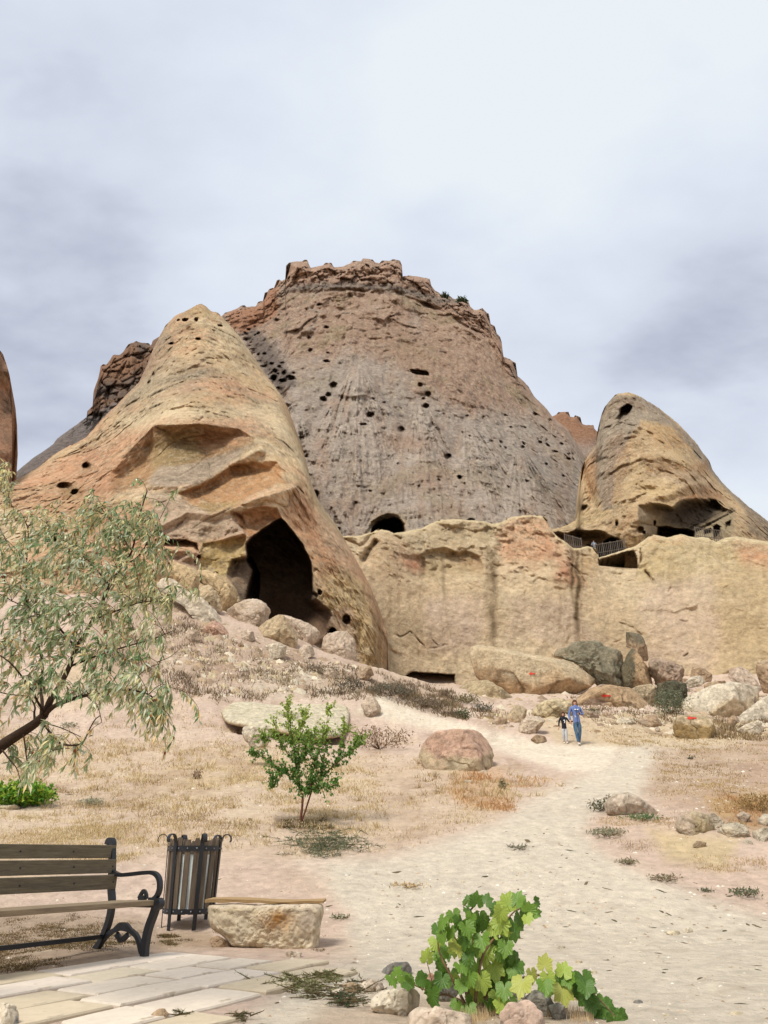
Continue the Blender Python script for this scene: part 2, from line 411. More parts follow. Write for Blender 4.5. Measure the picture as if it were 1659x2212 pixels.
GREY = alb(180, 165, 149, .82); GREYD = alb(118, 110, 102); BROWN = alb(180, 150, 126, .8); BROWND = alb(128, 100, 78); CREST = alb(190, 154, 128, .8)
OCHRE = alb(206, 176, 134, .78); CREAM = alb(230, 208, 168, .78); ORANGE = alb(206, 158, 122, .78); SAND = alb(214, 188, 150, .78); PINK = alb(210, 184, 160, .78); MOSS = alb(112, 110, 84)
SOOT = alb(84, 72, 60); OLIVE = alb(160, 146, 106)

HOLES = [(720,833,8,9),(709,851,6,5),(699,862,8,7),(805,862,4,3),(829,870,4,3),(908,832,5,5),(925,851,7,7),(914,861,4,3),(919,876,8,5),
 (630,817,8,6),(611,822,8,5),(614,806,5,5),(594,802,5,5),(591,817,7,6),(634,806,4,3),(671,756,5,4),(668,730,5,3),(689,658,6,3),(704,707,6,4),
 (709,763,4,2.5),(706,780,8,3.5),(867,929,7,8),(932,919,6,7),(967,986,8,6),(994,1031,4,5),(1156,897,6,5),(1188,911,4,6),(800,896,10,7),
 (785,916,6,3),(999,936,3,3),(1014,942,3,2.5),(1103,924,4,3),(1134,924,3,3),(1119,920,2.5,2.5),(1061,953,5,3.5),(1083,955,4,4),(1092,969,3,3),
 (1081,966,3,3),(1132,959,3,2.5),(1129,965,4,3),(1162,948,2.5,2.5),(1170,947,3,2.5),(1166,956,4,3),(1180,952,2.5,2.5),(1183,962,5,4),(1213,958,4,3),
 (1201,976,4,3),(1195,977,3,2),(1229,980,3,3),(1237,981,2.5,2.5),(1228,991,4,3),(1238,992,3,2.5),(1181,1001,4,2.5),(1217,1027,4,3),(1113,1005,3,2.5),
 (1267,962,4,3),(1043,902,3,2.5),(1009,898,3,2.5),(1092,897,3,2.5),(717,1104,3.5,8),(725,1116,3.5,2.5),(733,1143,4,4),(683,1072,8,14),(993,1031,5,5),
 (1018,1123,9,4),(860,1000,3,2.5),(905,1050,3,2.5),(1100,1050,3,3),(948,1036,3,2.5),(1140,1040,3,2.5),(770,1085,3,3),(800,1060,3,2)]
_r = random.Random(3)
for _ in range(20):
    t = _r.random(); HOLES.append((528 + 95 * t + _r.gauss(0, 9), 715 + 112 * t + _r.gauss(0, 7), _r.uniform(2, 5), _r.uniform(1.6, 3.2)))

FANS = [(775,775,34,.62,-.02),(905,860,26,.5,.18),(1010,900,22,.55,.32),(640,880,18,.45,.10),(870,980,16,.55,-.02),(1120,960,20,.55,.28)]
def rills(PX, PY):
    """run-off lines spreading down the aprons: they cut the surface, and their shading is put into its colour"""
    t = np.zeros(PX.shape); wgt = np.zeros(PX.shape)
    for (ax, ay, h, w, sl) in FANS:
        s = np.clip(PY - ay, 0, None); us = (PX - ax - sl * s) / (w * s + 8); m = sstep(1.05, .7, np.abs(us)) * sstep(4, 40, s)
        n = fbm(us * 5.5 + ax, s / 190. + ay, us * 0, 1, 4, .62, 2, ridge=True); t = t + m * n; wgt = wgt + m
    return t / np.maximum(wgt, 1)
def mountain():
    top = [(460,700),(485,677),(487,675),(497,672),(510,668),(520,661),(528,659),(533,663),(553,662),(557,652),(568,650),(572,632),(578,630),(581,624),(592,621),(598,606),(603,603),(608,607),(616,603),
      (618,574),(624,568),(636,565),(652,565),(659,560),(664,562),(668,573),(671,578),(685,576),(696,574),(704,567),(716,568),(721,577),(741,576),(748,572),(754,570),(764,563),
      (779,565),(784,558),(804,560),(811,567),(820,568),(825,563),(841,563),(849,560),(864,563),(868,572),(869,597),(886,595),(909,598),(929,603),(931,616),(939,626),(954,637),
      (966,637),(979,645),(989,646),(1000,645),(1012,651),(1016,662),(1024,670),(1034,669),(1042,665),(1050,675),(1057,679),(1059,700),(1069,704),(1073,721),(1080,728),(1084,741),(1087,770),
      (1099,775),(1114,784),(1118,812),(1129,821),(1142,836),(1154,856),(1179,881),(1194,901),(1230,930),(1262,985),(1290,1040),(1320,1140)]
    bot = [(460, 1180), (1320, 1215)]
    ctrl = [(485,676,150),(600,620,152),(640,575,152),(760,570,150),(860,570,150),(940,630,149),(1057,690,146),(1115,800,140),(1190,900,134),(1262,985,128),(1290,1040,126),
      (600,800,126),(640,900,110),(680,1050,96),(700,1140,88),(540,720,140),(760,760,128),(780,900,112),(800,1040,98),(830,1150,86),(950,1120,87),(1000,900,116),(1000,760,132),
      (1100,1000,106),(1180,1100,98),(1100,1130,90),(960,1000,102),(1250,1150,96),(860,640,143),(700,640,143),(930,700,140)]
    def rough(PX, PY, X, Y, Z):
        up = sstep(760, 690, PY + 18 * fbm(X, Y, Z, 30, 2))
        crest = sstep(75, 30, PY - np.interp(PX, [460,600,620,870,930,1060,1120,1200], [655,612,570,565,603,685,790,900])) * sstep(1150, 1110, PX)
        d = 2.6 * fbm(X, Y, Z / 2.6, 24, 3, .5, 1) + .8 * fbm(X * 1.6, Y, Z / 3.5, 5, 3, .55, 3, ridge=True)
        g = 1 - up
        for (ax, ay, h, w, sl) in FANS:      # the grey aprons that fan out below the crags
            s = np.clip(PY - ay, 0, None); u = np.abs(PX - ax - sl * s) / (w * s + 8); d = d - .24 * h * np.clip(1 - u, 0, 1) * sstep(0, 60, s)
        d = d - 2.6 * rills(PX, PY)
        # rills
        d = d + g * 1.0 * fbm(X * 2.2, Y, Z / 5., 5, 3, .6, 8, ridge=True) + .6 * fbm(X, Y, Z, 2.4, 4, .68, 4) 
        # weathered crust: small pitting
        f1, f2, cv = worley(X / 1.6, Y / 1.6, Z / 1.1); pit = sstep(-.05, .35, fbm(X, Y, Z, 17, 3, .5, 44)); d = d - .26 * np.clip(f1, 0, 1) * pit
        d = d + (.9 + 1.5 * up) * facets(X, Y, Z / 1.5, 9, 3) + (.4 + .5 * up) * facets(X, Y, Z / 1.3, 3.2, 8) + .5 * crease(X, Y, Z * .8, 15, 3, .025) * up
        # jointed crest: columns and blocks, each standing at its own depth
        f1, f2, cv = worley(X / 3.2, Y / 5, Z / 7., 5); f3, f4, cw = worley(X / 1.7, Y / 3, Z / 2.2, 9)
        d = d + crest * (-2.2 * cv - 1.0 * cw + 1.1 * np.exp(-((f2 - f1) / .07) ** 2) + .5 * np.exp(-((f4 - f3) / .07) ** 2))
        # bands of ledges under the crest
        bands = np.sin((Z + 2.5 * fbm(X, Y, Z, 18, 2, .5, 6)) / 2.9) 
        d = d + (.55 * crest + .35 * up) * np.sign(bands) * np.abs(bands) ** .4
        led = np.exp(-((PY - np.interp(PX, [600,640,760,870,950,1060], [640,632,628,640,668,735]) - 9 * fbm(X, Y, Z, 9, 3, .5, 7)) / 5.) ** 2)
        d = d + 1.3 * led * sstep(585, 640, PX) * sstep(1080, 1040, PX)
        cr = np.exp(-(line_d(PX + 6 * fbm(X, Y, Z, 6, 2, .5, 3), PY, [(532,735),(556,775),(585,810),(602,840),(625,885),(645,940),(668,1010),(680,1080)]) / 8.) ** 2)
        f1, f2, cv = worley(X / 2.4, Y / 3, Z / 2.0, 7)
        d = d + 2.6 * cr + 2.5 * cr * (cv - .5)
        return d
    win = [(885,797),(904,798),(926,803),(927,812),(909,811),(899,810),(889,805)]
    brow = [(904,650),(924,652),(949,667),(939,672),(916,667)]
    arch = [(786,1156,.3),(800,1130,.5),(815,1118,.6),(836,1108,.6),(861,1112,.5),(874,1130,.4),(880,1160,.1)]
    archi = [(802,1141),(815,1127),(830,1121),(850,1117),(866,1121),(873,1132),(877,1160),(800,1160)]
    def cut(PX, PY, JX, JY):
        d = niche(PX, PY, win, 2.0, 5) + niche(PX, PY, brow, .5, 3) + niche(JX, JY, arch, .3, 4) + niche(PX, PY, archi, 2., 14)
        for (cx, cy, rx, ry) in HOLES:
            u = ((JX - cx) / rx) ** 2 + ((JY - cy) / ry) ** 2
            d = d + np.where(u < 1, min(3.2, .34 * rx) * np.sqrt(np.clip(1 - u, 0, 1)) * 1.3, 0)
        return d
    def paint(PX, PY, X, Y, Z):
        n = fbm(X, Y, Z, 22, 5, .6, 21); n2 = fbm(X, Y, Z, 6, 4, .6, 31)
        vs_ = fbm(PX, PY / 5., PX * 0, 16, 4, .6, 4)
        gz = soft(PX + 34 * n, PY + 34 * n + 46 * vs_, [(520,690),(560,730),(600,745),(640,800),(690,780),(760,768),(830,775),(872,800),(885,846),(940,862),(1000,885),(1150,893),(1262,985),(1400,1300),(400,1300),(500,700)], 26)
        C = np.broadcast_to(BROWN, PX.shape + (3,)).copy()
        C = mixc(C, sstep(.05, .5, n2) * .5, GREY); C = mixc(C, sstep(.1, .4, fbm(X, Y, Z / 2, 9, 4, .6, 12)) * .45, OLIVE)
        C = mixc(C, soft(PX, PY, [(590,600),(618,570),(870,560),(1060,670),(1120,800),(1090,800),(1040,720),(930,650),(870,625),(620,620)], 8) * .8, CREST)
        C = mixc(C, np.exp(-((PY - np.interp(PX, [600,640,760,870,950], [628,622,615,625,650]) + 8 * n2) / 9) ** 2) * sstep(590, 640, PX) * sstep(1020, 960, PX) * .8, GREYD)
        C = mixc(C, gz * .95, GREY)
        C = mixc(C, gz * sstep(.0, .4, vs_) * .5, BROWN); C = mixc(C, gz * sstep(.05, .4, -vs_) * .35, alb(196, 180, 160, .82)); C = mixc(C, gz * sstep(.12, .45, n2) * .35, BROWN); C = mixc(C, gz * sstep(.1, .5, -n) * .45, OLIVE)
        rl = rills(PX, PY); C = C * (1 + .34 * gz * (rl - .1))[..., None]; C = lichen(C, X, Y, Z, .45, GREYD, 2.2)  # apron ridges lightened, gullies darkened: relief shading put into the colour
        for b in [(925,1040,80,30),(760,1100,40,40),(960,1105,60,22),(880,950,50,20),(720,870,20,10),(690,1000,20,60),(880,960,60,12)]:
            C = mixc(C, blob(PX, PY, *b) * (.55 + .6 * n2), BROWN * 1.1)
        C = mixc(C, soft(PX, PY, [(770,700),(950,730),(1010,800),(900,800),(820,770)], 25) * .35, alb(178, 146, 116))
        C = mixc(C, soft(PX, PY, [(525,715),(545,700),(600,760),(640,830),(600,850),(560,780)], 10) * .75, alb(112, 98, 88))  # weathered grey gully, darkened further by shade put into the colour
        C = mixc(C, soft(PX, PY, [(487,675),(560,660),(600,600),(600,680),(530,720),(500,710)], 6) * .8, alb(182, 130, 96))
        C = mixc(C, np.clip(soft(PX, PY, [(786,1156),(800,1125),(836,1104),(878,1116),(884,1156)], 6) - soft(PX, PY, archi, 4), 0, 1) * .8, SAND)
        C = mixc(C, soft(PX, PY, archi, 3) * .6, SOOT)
        C = C * (1 + .24 * fbm(X, Y, Z, 2.4, 5, .8, 40) - .12 * crease(X, Y, Z, 6, 2, .03))[..., None]
        return C
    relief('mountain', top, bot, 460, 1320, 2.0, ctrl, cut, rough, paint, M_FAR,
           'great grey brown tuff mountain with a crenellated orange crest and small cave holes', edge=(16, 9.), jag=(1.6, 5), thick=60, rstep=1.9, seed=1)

def cone():
    top = [(-90,1085),(0,1050),(40,1034),(75,1014),(125,976),(185,946),(215,911),(250,876),(300,826),(320,781),(332,752),(345,726),(358,702),(375,685),(392,676),(408,668),(425,659),(435,657),(446,662),
      (455,671),(470,676),(485,690),(510,716),(530,746),(545,766),(575,811),(600,841),(620,876),(640,931),(655,971),(665,1011),(675,1051),(690,1086),(725,1131),(745,1166),
      (775,1216),(800,1261),(820,1311),(835,1361),(838,1391),(834,1440),(842,1500)]
    bot = [(-90, 1440), (840, 1545)]
    ctrl = [(435,657,78),(375,686,77),(480,690,78),(300,826,72),(185,946,68),(75,1016,64),(0,1056,60),(545,766,77),(600,841,73),(655,971,66),(690,1086,60),(745,1166,58),(800,1261,56),(835,1361,55),(835,1440,54),
      (440,740,72),(440,850,63),(330,900,60),(520,900,61),(600,960,59),(620,1060,52),(560,1090,49.5),(400,1110,50),(250,1060,53),(100,1100,55),(20,1150,52),(200,1200,47),(400,1200,47),(520,1200,46.5),
      (400,1300,45),(200,1300,44),(0,1300,44),(700,1200,51),(740,1300,50),(760,1400,49.5),(640,1400,46),(500,1400,44),(200,1440,42),(680,1150,54)]
    def rough(PX, PY, X, Y, Z):
        sm = soft(PX, PY, [(320,915),(550,920),(640,1030),(600,1100),(350,1160),(230,1060)], 20)
        fl = sstep(-.25, .25, fbm(X, Y, Z, 10, 2, .5, 33))
        d = 1.5 * fbm(X, Y, Z, 13, 3, .5, 2) + (.38 - .26 * sm) * fbm(X, Y, Z, 3.2, 5, .65, 5, ridge=True) + (.34 - .22 * sm) * fbm(X, Y, Z, 1.1, 4, .75, 9)
        d = d + (1 - .5 * sm) * (.65 * facets(X, Y, Z, 6.5, 3, .5) + (.12 + .25 * fl) * facets(X, Y, Z, 1.6, 6, .5))
        fk = soft(PX, PY, [(600,900),(660,1000),(700,1090),(840,1360),(838,1500),(700,1460),(700,1300),(640,1080)], 14); al = (PX - .45 * PY)
        d = d - fk * (.55 * fbm(al / 1.0, PY / 9., al * 0, 16, 4, .6, 6, ridge=True)) + .25 * fl * crease(X, Y, Z - .3 * X, 10, 6, .02)
        # right-hand rib beside the great arch, and its braided run-off
        rib = line_d(PX, PY, [(600,870),(640,980),(668,1080),(720,1170),(770,1270),(800,1350),(805,1440)])
        d = d - 1.6 * np.exp(-(rib / 26) ** 2)
        return d
    N1 = [(330,921,.16),(400,916,.16),(450,918,.16),(520,928,.12),(550,948,.05),(600,985,.04),(622,1030,.04),(590,1062,.05),(520,1087,.05),(455,1108,.05),(400,1097,.045),(350,1072,.04),(255,1075,.05),(235,1030,.06),(290,965,.07)]
    N2 = [(385,1066,.09),(430,1048,.10),(500,1008,.10),(545,996,.09),(600,998,.06),(619,1040,.04),(570,1064,.04),(500,1089,.04),(455,1108,.04),(410,1097,.05)]
    NL = [(330,921,.10),(336,960,.12),(318,1040,.04),(255,1075,.05),(235,1030,.05),(290,965,.06)]
    slot = [(340,1163,.9),(400,1165,.9),(425,1173,.8),(431,1196,.3),(415,1187,.12),(340,1184,.4)]
    A1 = [(609,1119,2),(618,1126,2),(638,1151,2),(653,1173,2),(665,1196,2),(674,1216,2),(677,1243,2),(678,1276,1.6),(687,1282,1.5),(684,1293,.5),(698,1306,.35),(715,1316,.3),(718,1331,.2),(700,1372,.16),(640,1420,.16),
      (560,1420,.2),(520,1350,.6),(528,1300,1.6),(535,1273,1.6),(543,1231,1.5),(530,1211,2),(532,1196,2),(531,1175,2),(540,1163,2),(566,1143,2),(585,1131,2)]
    A2 = [(543,1199,.5),(520,1203,.5),(500,1207,.35),(492,1231,.25),(490,1243,.2),(503,1258,.12),(515,1285,.1),(522,1320,.1),(560,1330,1),(560,1235,1)]
    N4 = [(500,1105,.06),(560,1094,.07),(600,1096,.08),(613,1121,.3),(585,1131,.3),(540,1165,.2),(512,1132,.06)]
    door = [(709,1368),(711,1359),(718,1354),(725,1357),(727,1372),(712,1374)]
    c2 = [(96,1146),(112,1138),(124,1150),(122,1172),(100,1172)]; c3 = [(218,1146),(232,1136),(246,1146),(250,1170),(222,1170)]
    under = [(350,1186,.05),(430,1196,.2),(440,1175,.12),(535,1150,.15),(532,1175,.25),(490,1245,.06),(420,1260,.03),(340,1230,.03)]
    holes = [(400,692,7,5),(424,692,5,5),(385,693,4,3),(429,732,6,3),(370,743,6,2.5),(475,703,6,2.5),(322,826,4,4),(332,808,3,4),(187,1008,10,9),(430,1203,4,4),(465,1238,5,3),(424,1212,3,3),
      (748,1338,10,11),(690,1279,5,6),(140,1050,16,8),(162,1062,9,7)]
    def cut(PX, PY, JX, JY):
        d = niche(JX, JY, N1, .1, 7.0) + niche(JX, JY, N2, .1, 2.6) + .6 * niche(JX, JY, NL, .1, 3.0)
        ledge = line_d(JX, JY, [(318,1046),(400,1052),(440,1036),(500,1004),(560,972)]); d = d - 1.0 * np.clip(1 - ledge / 16, 0, 1)
        lip = line_d(JX, JY, [(318,1150),(400,1108),(455,1112),(520,1090),(600,1066),(640,1050)]); d = d - .7 * np.clip(1 - lip / 15, 0, 1)
        d = d + niche(JX, JY, slot, .6, 5) + niche(JX, JY, A1, 2, 13) + niche(JX, JY, A2, .3, 4) + niche(JX, JY, N4, .1, 1.6)
        d = d + niche(PX, PY, door, 2.2, 6) + niche(JX, JY, c2, 1.5, 8) + niche(JX, JY, c3, 1.5, 8) + niche(JX, JY, under, .05, 1.3)
        for (cx, cy, rx, ry) in holes:
            u = ((JX - cx) / rx) ** 2 + ((JY - cy) / ry) ** 2; d = d + np.where(u < 1, min(2.2, .3 * rx) * np.sqrt(np.clip(1 - u, 0, 1)), 0)
        # seams
        for pl, wd, dp in [([(452,1004),(456,1030)], 2, .3), ([(506,1108),(520,1118),(528,1130)], 3, .5), ([(500,1108),(512,1130),(535,1150)], 3, .4), ([(345,1246),(372,1240)], 2, .2), ([(380,1140),(400,1118)], 2, .25)]:
            d = d + dp * np.exp(-(line_d(JX, JY, pl) / wd) ** 2)
        return d
    def paint(PX, PY, X, Y, Z):
        n = fbm(X, Y, Z, 12, 5, .62, 51); n2 = fbm(X, Y, Z, 3.5, 4, .6, 61)
        st = fbm((X + Z * .4) / 3, Y / 2, (Z - .42 * X) * 1.2, 5, 4, .6, 66)
        C = np.broadcast_to(OCHRE, PX.shape + (3,)).copy()
        C = mixc(C, sstep(-.02, .22, n) * .8, ORANGE); C = mixc(C, sstep(.04, .22, -n) * .6, CREAM); C = mixc(C, sstep(.02, .2, st) * .5, alb(216, 174, 136, .78)); C = mixc(C, sstep(.1, .25, n2) * .45, alb(172, 152, 122, .76))
        C = mixc(C, sstep(.02, .4, -st) * .4, alb(172, 148, 116))
        C = mixc(C, soft(PX, PY, [(260,900),(600,870),(650,1000),(600,940),(540,905),(340,900),(220,980),(190,960)], 14) * .6, CREAM)
        C = mixc(C, soft(PX, PY, [(330,700),(350,690),(380,760),(460,800),(420,850),(330,870),(280,900),(230,890)], 22) * .4 * (1 + n2), alb(160, 146, 126))
        C = mixc(C, blob(PX, PY, 435, 670, 60, 12) * .6, alb(176, 158, 108))
        # the big alcove: orange wall, grey ledge, brown lower hollow, pale lip
        C = mixc(C, soft(PX, PY, [(330,921),(450,916),(550,948),(520,970),(430,1000),(340,1010),(318,1044),(240,1072),(230,1030)], 6) * .85, alb(178, 136, 94))
        C = mixc(C, soft(PX, PY, [(345,930),(420,935),(440,990),(330,1030),(325,980)], 14) * .6, alb(162, 144, 98))
        C = mixc(C, soft(PX, PY, [(430,920),(520,926),(545,948),(500,966),(440,960)], 10) * .4, ORANGE)
        C = mixc(C, soft(PX, PY, [(318,1042),(345,1008),(430,999),(540,962),(500,1002),(420,1050),(340,1050)], 5) * .85, alb(184, 162, 138))
        C = mixc(C, soft(PX, PY, [(385,1066),(430,1048),(500,1006),(545,996),(600,998),(617,1040),(570,1062),(500,1087),(455,1106),(410,1095)], 5) * .9, alb(196, 146, 98))
        C = mixc(C, soft(PX, PY, [(440,1085),(520,1078),(500,1092),(455,1108),(410,1097)], 7) * .7, alb(170, 146, 96))
        C = mixc(C, soft(PX, PY, [(320,1060),(380,1070),(455,1112),(500,1110),(540,1150),(430,1168),(345,1160)], 8) * .85, alb(196, 170, 142))
        C = mixc(C, soft(PX, PY, [(470,1106),(600,1066),(640,1048),(610,1098),(560,1094),(500,1108)], 5) * .8, alb(226, 196, 156))
        C = mixc(C, soft(PX, PY, [(500,1108),(560,1096),(600,1098),(612,1120),(570,1140),(540,1160)], 4) * .85, alb(188, 136, 92))
        C = mixc(C, soft(PX, PY, [(350,1188),(430,1196),(435,1240),(345,1240)], 6) * .7, alb(178, 152, 128))
        C = mixc(C, soft(PX, PY, [(436,1172),(530,1160),(530,1196),(490,1245),(432,1240)], 6) * .8, alb(202, 174, 112))
        C = mixc(C, soft(PX, PY, [(610,1120),(650,1040),(700,1130),(740,1200),(700,1290),(680,1230),(660,1180)], 12) * .5, alb(206, 152, 112))
        C = mixc(C, soft(PX, PY, [(700,1230),(790,1260),(835,1400),(830,1450),(720,1430),(690,1300)], 14) * .6, alb(214, 184, 132))
        C = mixc(C, soft(PX, PY, [(690,1090),(760,1200),(730,1210),(680,1130)], 8) * .5, alb(196, 172, 140))
        C = mixc(C, soft(PX, PY, [(40,1040),(250,930),(330,930),(250,1030),(230,1090),(60,1130),(30,1090)], 16) * .5 * (1.1 + n2), alb(208, 154, 116))
        C = mixc(C, blob(PX, PY, 155, 1060, 26, 14) * .7, alb(140, 118, 72)); C = mixc(C, blob(PX, PY, 190, 1005, 10, 8) * .7, alb(110, 92, 60))
        C = mixc(C, soft(PX, PY, [(700,1320),(760,1310),(780,1440),(690,1400)], 8) * .55, alb(214, 180, 152))
        bed = crease(X / 3., Y / 3., Z - .35 * X, 1.6, 71, .07, 4); fine = crease(X / 1.6, Y, Z - .2 * X, .9, 73, .10, 4); msk = sstep(-.2, .25, fbm(X, Y, Z, 7, 2, .5, 75))
        C = C * (1 - msk * (.22 * bed + .16 * fine))[..., None]
        C = lichen(C, X, Y, Z, .5)
        # run-off stains on the right flank
        s = fbm(PX / 1.0, PY / 14., PX * 0, 14, 3, .6, 7); C = mixc(C, soft(PX, PY, [(740,1180),(800,1260),(838,1380),(836,1460),(770,1450),(740,1300)], 8) * sstep(.05, .35, s) * .55, alb(150, 124, 92))
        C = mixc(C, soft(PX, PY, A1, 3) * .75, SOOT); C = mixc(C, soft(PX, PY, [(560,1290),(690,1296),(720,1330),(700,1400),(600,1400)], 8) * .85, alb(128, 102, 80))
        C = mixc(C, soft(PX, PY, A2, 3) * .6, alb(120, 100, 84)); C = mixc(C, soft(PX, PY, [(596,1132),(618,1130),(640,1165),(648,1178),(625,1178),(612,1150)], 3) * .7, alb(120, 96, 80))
        C = C * (1 + .30 * fbm(X, Y, Z, 1.4, 5, .8, 40) + .16 * fbm(X, Y, Z, 7, 3, .6, 90) + .10 * fbm((X + Z * .4) / 4, Y, Z - .45 * X, 1.2, 3, .7, 49))[..., None]
        return C
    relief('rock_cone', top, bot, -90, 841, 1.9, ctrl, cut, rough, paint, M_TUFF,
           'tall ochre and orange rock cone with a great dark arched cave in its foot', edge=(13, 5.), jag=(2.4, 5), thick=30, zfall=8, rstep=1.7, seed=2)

def wall():
    top = [(728,1190),(731,1159),(781,1157),(788,1153),(803,1150),(816,1143),(828,1145),(841,1147),(851,1152),(868,1149),(890,1145),(911,1141),(931,1131),(948,1123),(981,1121),(1006,1123),(1048,1126),(1061,1131),
      (1081,1129),(1094,1120),(1129,1113),(1160,1114),(1179,1116),(1186,1135),(1197,1151),(1205,1160),(1219,1168),(1228,1176),(1239,1184),(1254,1184),(1269,1180),(1287,1184),(1291,1196),(1294,1205),
      (1310,1200),(1331,1193),(1356,1184),(1372,1181),(1382,1172),(1390,1167),(1408,1154),(1425,1158),(1441,1161),(1458,1157),(1471,1154),(1488,1158),(1501,1161),(1520,1160),(1536,1163),(1546,1171),(1561,1163),(1591,1158),(1620,1164),(1800,1190)]
    bot = [(728, 1530), (1800, 1500)]
    ctrl = [(731,1180,59),(800,1160,62),(840,1200,60),(840,1300,58.5),(840,1440,57.5),(900,1150,65),(900,1250,61.5),(950,1440,60),(1050,1130,66),(1050,1250,62.5),(1100,1450,60),(1180,1120,67),(1200,1250,63),(1240,1200,65),
      (1240,1400,61),(1340,1210,66),(1340,1300,63),(1400,1450,61),(1420,1170,65),(1450,1300,62),(1550,1180,64),(1560,1300,60),(1600,1450,58),(1680,1200,62),(1700,1350,57.5),(1790,1300,55)]
    window = [(1293,1209),(1331,1198),(1352,1191),(1369,1189),(1376,1206),(1379,1229),(1345,1227),(1293,1222)]
    slot = [(873,1463,1.2),(890,1451,1.5),(927,1454,1.5),(982,1457,1.5),(981,1486,.8),(947,1490,.3),(910,1478,.5)]
    brow = [(845,1190,.06),(905,1200,.12),(920,1188,.14),(960,1182,.14),(990,1192,.14),(1005,1186,.14),(1035,1200,.12),(1046,1226,.06),(1040,1250,.02),(980,1260,.015),(900,1262,.015),(850,1225,.02)]
    cracks = [([(845,1362),(862,1376),(872,1373),(884,1366),(900,1381),(917,1394)], 1.8, .35), ([(917,1398),(940,1397),(952,1396),(960,1391),(966,1392)], 1.6, .25), ([(926,1376),(938,1384),(948,1394)], 1.5, .2),
      ([(838,1400),(866,1416)], 2, .25), ([(1452,1334),(1468,1340),(1484,1341)], 1.6, .2), ([(1534,1346),(1545,1346)], 1.8, .2), ([(1476,1420),(1486,1414)], 2.5, .3), ([(1388,1225),(1405,1245),(1415,1262)], 4, .8),
      ([(1444,1276),(1452,1262),(1466,1252)], 2.2, .3), ([(884,1253),(905,1254),(912,1240)], 1.8, .25), ([(1096,1228),(1130,1240),(1155,1246)], 2, .3), ([(1330,1388),(1352,1378)], 2, .2), ([(1383,1182),(1386,1228)], 3, .9),
      ([(1340,1344),(1366,1352),(1388,1376)], 2.2, .25), ([(1545,1368),(1560,1374)], 1.3, .12), ([(1490,1370),(1484,1392)], 1.2, .15)]
    def rough(PX, PY, X, Y, Z):
        hi = sstep(1300, 1200, PY + 30 * fbm(X, Y, Z, 7, 2, .5, 3)) * sstep(1420, 1340, PX)
        d = 1.0 * fbm(X, Y, Z, 15, 3, .5, 2) + (.3 + .5 * hi) * facets(X, Y, Z, 5, 3, .5) + (.10 + .35 * hi) * facets(X, Y, Z, 1.7, 9, .5) + (.05 + .3 * hi) * fbm(X, Y, Z * 1.5, 3.4, 5, .65, 5, ridge=True) + (.07 + .12 * hi) * fbm(X, Y, Z * 1.3, .9, 4, .7, 9)
        d = d + hi * .5 * (1 - sstep(.0, .3, worley(X / 2.2, Y / 2.2, Z / 1.6, 3)[0]))
        ch = .10 * fbm(X * 2, Y, Z / 4, 1.6, 3, .6, 19); return d + ch
    def cut(PX, PY, JX, JY):
        d = niche(PX, PY, window, 2.0, 9) + niche(PX + .3 * (JX - PX), PY + .3 * (JY - PY), slot, 1.2, 9) + niche(JX, JY, brow, .1, 1.5)
        kk = np.clip(.45 + 1.6 * fbm(PX, PY, PX * 0, 22, 2, .5, 2), 0, 1)
        for pl, wd, dp in cracks: d = d + dp * kk * np.exp(-(line_d(2.2 * JX - 1.2 * PX, 2.2 * JY - 1.2 * PY, pl) / (wd * .62)) ** 2)
        # the cleft between cone and wall at the left end
        d = d + 2.0 * np.exp(-(line_d(JX, JY, [(786,1210),(798,1188),(812,1172)]) / 7) ** 2) + 1.0 * np.exp(-(line_d(JX, JY, [(745,1165),(775,1180),(790,1172),(800,1156)]) / 5) ** 2)
        d = d + 1.6 * np.exp(-((JX - 1238) / 9.) ** 2) * sstep(1290, 1190, JY)      # gully below the railed cave
        return d
    def paint(PX, PY, X, Y, Z):
        n = fbm(X, Y, Z, 10, 5, .6, 71); n2 = fbm(X, Y, Z, 3., 4, .6, 81)
        C = np.broadcast_to(SAND, PX.shape + (3,)).copy()
        C = mixc(C, sstep(-.05, .35, n) * .6, alb(222, 200, 162, .78)); C = mixc(C, sstep(.05, .4, -n) * .45, alb(206, 174, 136, .78))
        for p, c, s in [([(1420,1260),(1560,1250),(1550,1440),(1400,1440),(1380,1320)], PINK, .5), ([(920,1290),(1050,1290),(1040,1410),(920,1400)], PINK, .6), ([(1100,1300),(1230,1290),(1300,1400),(1100,1400)], PINK, .5),
                        ([(1545,1170),(1820,1170),(1820,1520),(1500,1520),(1550,1400)], alb(200, 174, 130, .78), .6), ([(1400,1170),(1590,1160),(1600,1230),(1400,1260)], alb(208, 184, 134), .6),
                        ([(1095,1125),(1180,1120),(1215,1180),(1190,1220),(1100,1220),(1080,1170)], alb(216, 160, 120), .65), ([(845,1180),(900,1200),(910,1225),(870,1222)], alb(188, 126, 92), .9),
                        ([(985,1205),(1040,1205),(1035,1225),(1000,1222)], alb(188, 132, 96), .7), ([(1200,1200),(1240,1200),(1245,1250),(1210,1250)], alb(192, 130, 96), .7), ([(1250,1185),(1290,1190),(1290,1230),(1250,1230)], alb(196, 160, 112), .6),
                        ([(1590,1175),(1680,1175),(1660,1230),(1600,1210)], alb(208, 150, 112), .55), ([(1420,1155),(1490,1150),(1490,1175),(1420,1175)], alb(208, 152, 116), .5),
                        ([(860,1150),(1080,1130),(1080,1180),(960,1180),(870,1190)], alb(178, 158, 122), .7), ([(780,1160),(850,1150),(850,1200),(800,1260)], alb(186, 156, 120), .6),
                        ([(905,1195),(960,1185),(1040,1200),(1035,1240),(960,1250),(915,1235)], alb(164, 140, 96), .55)]:
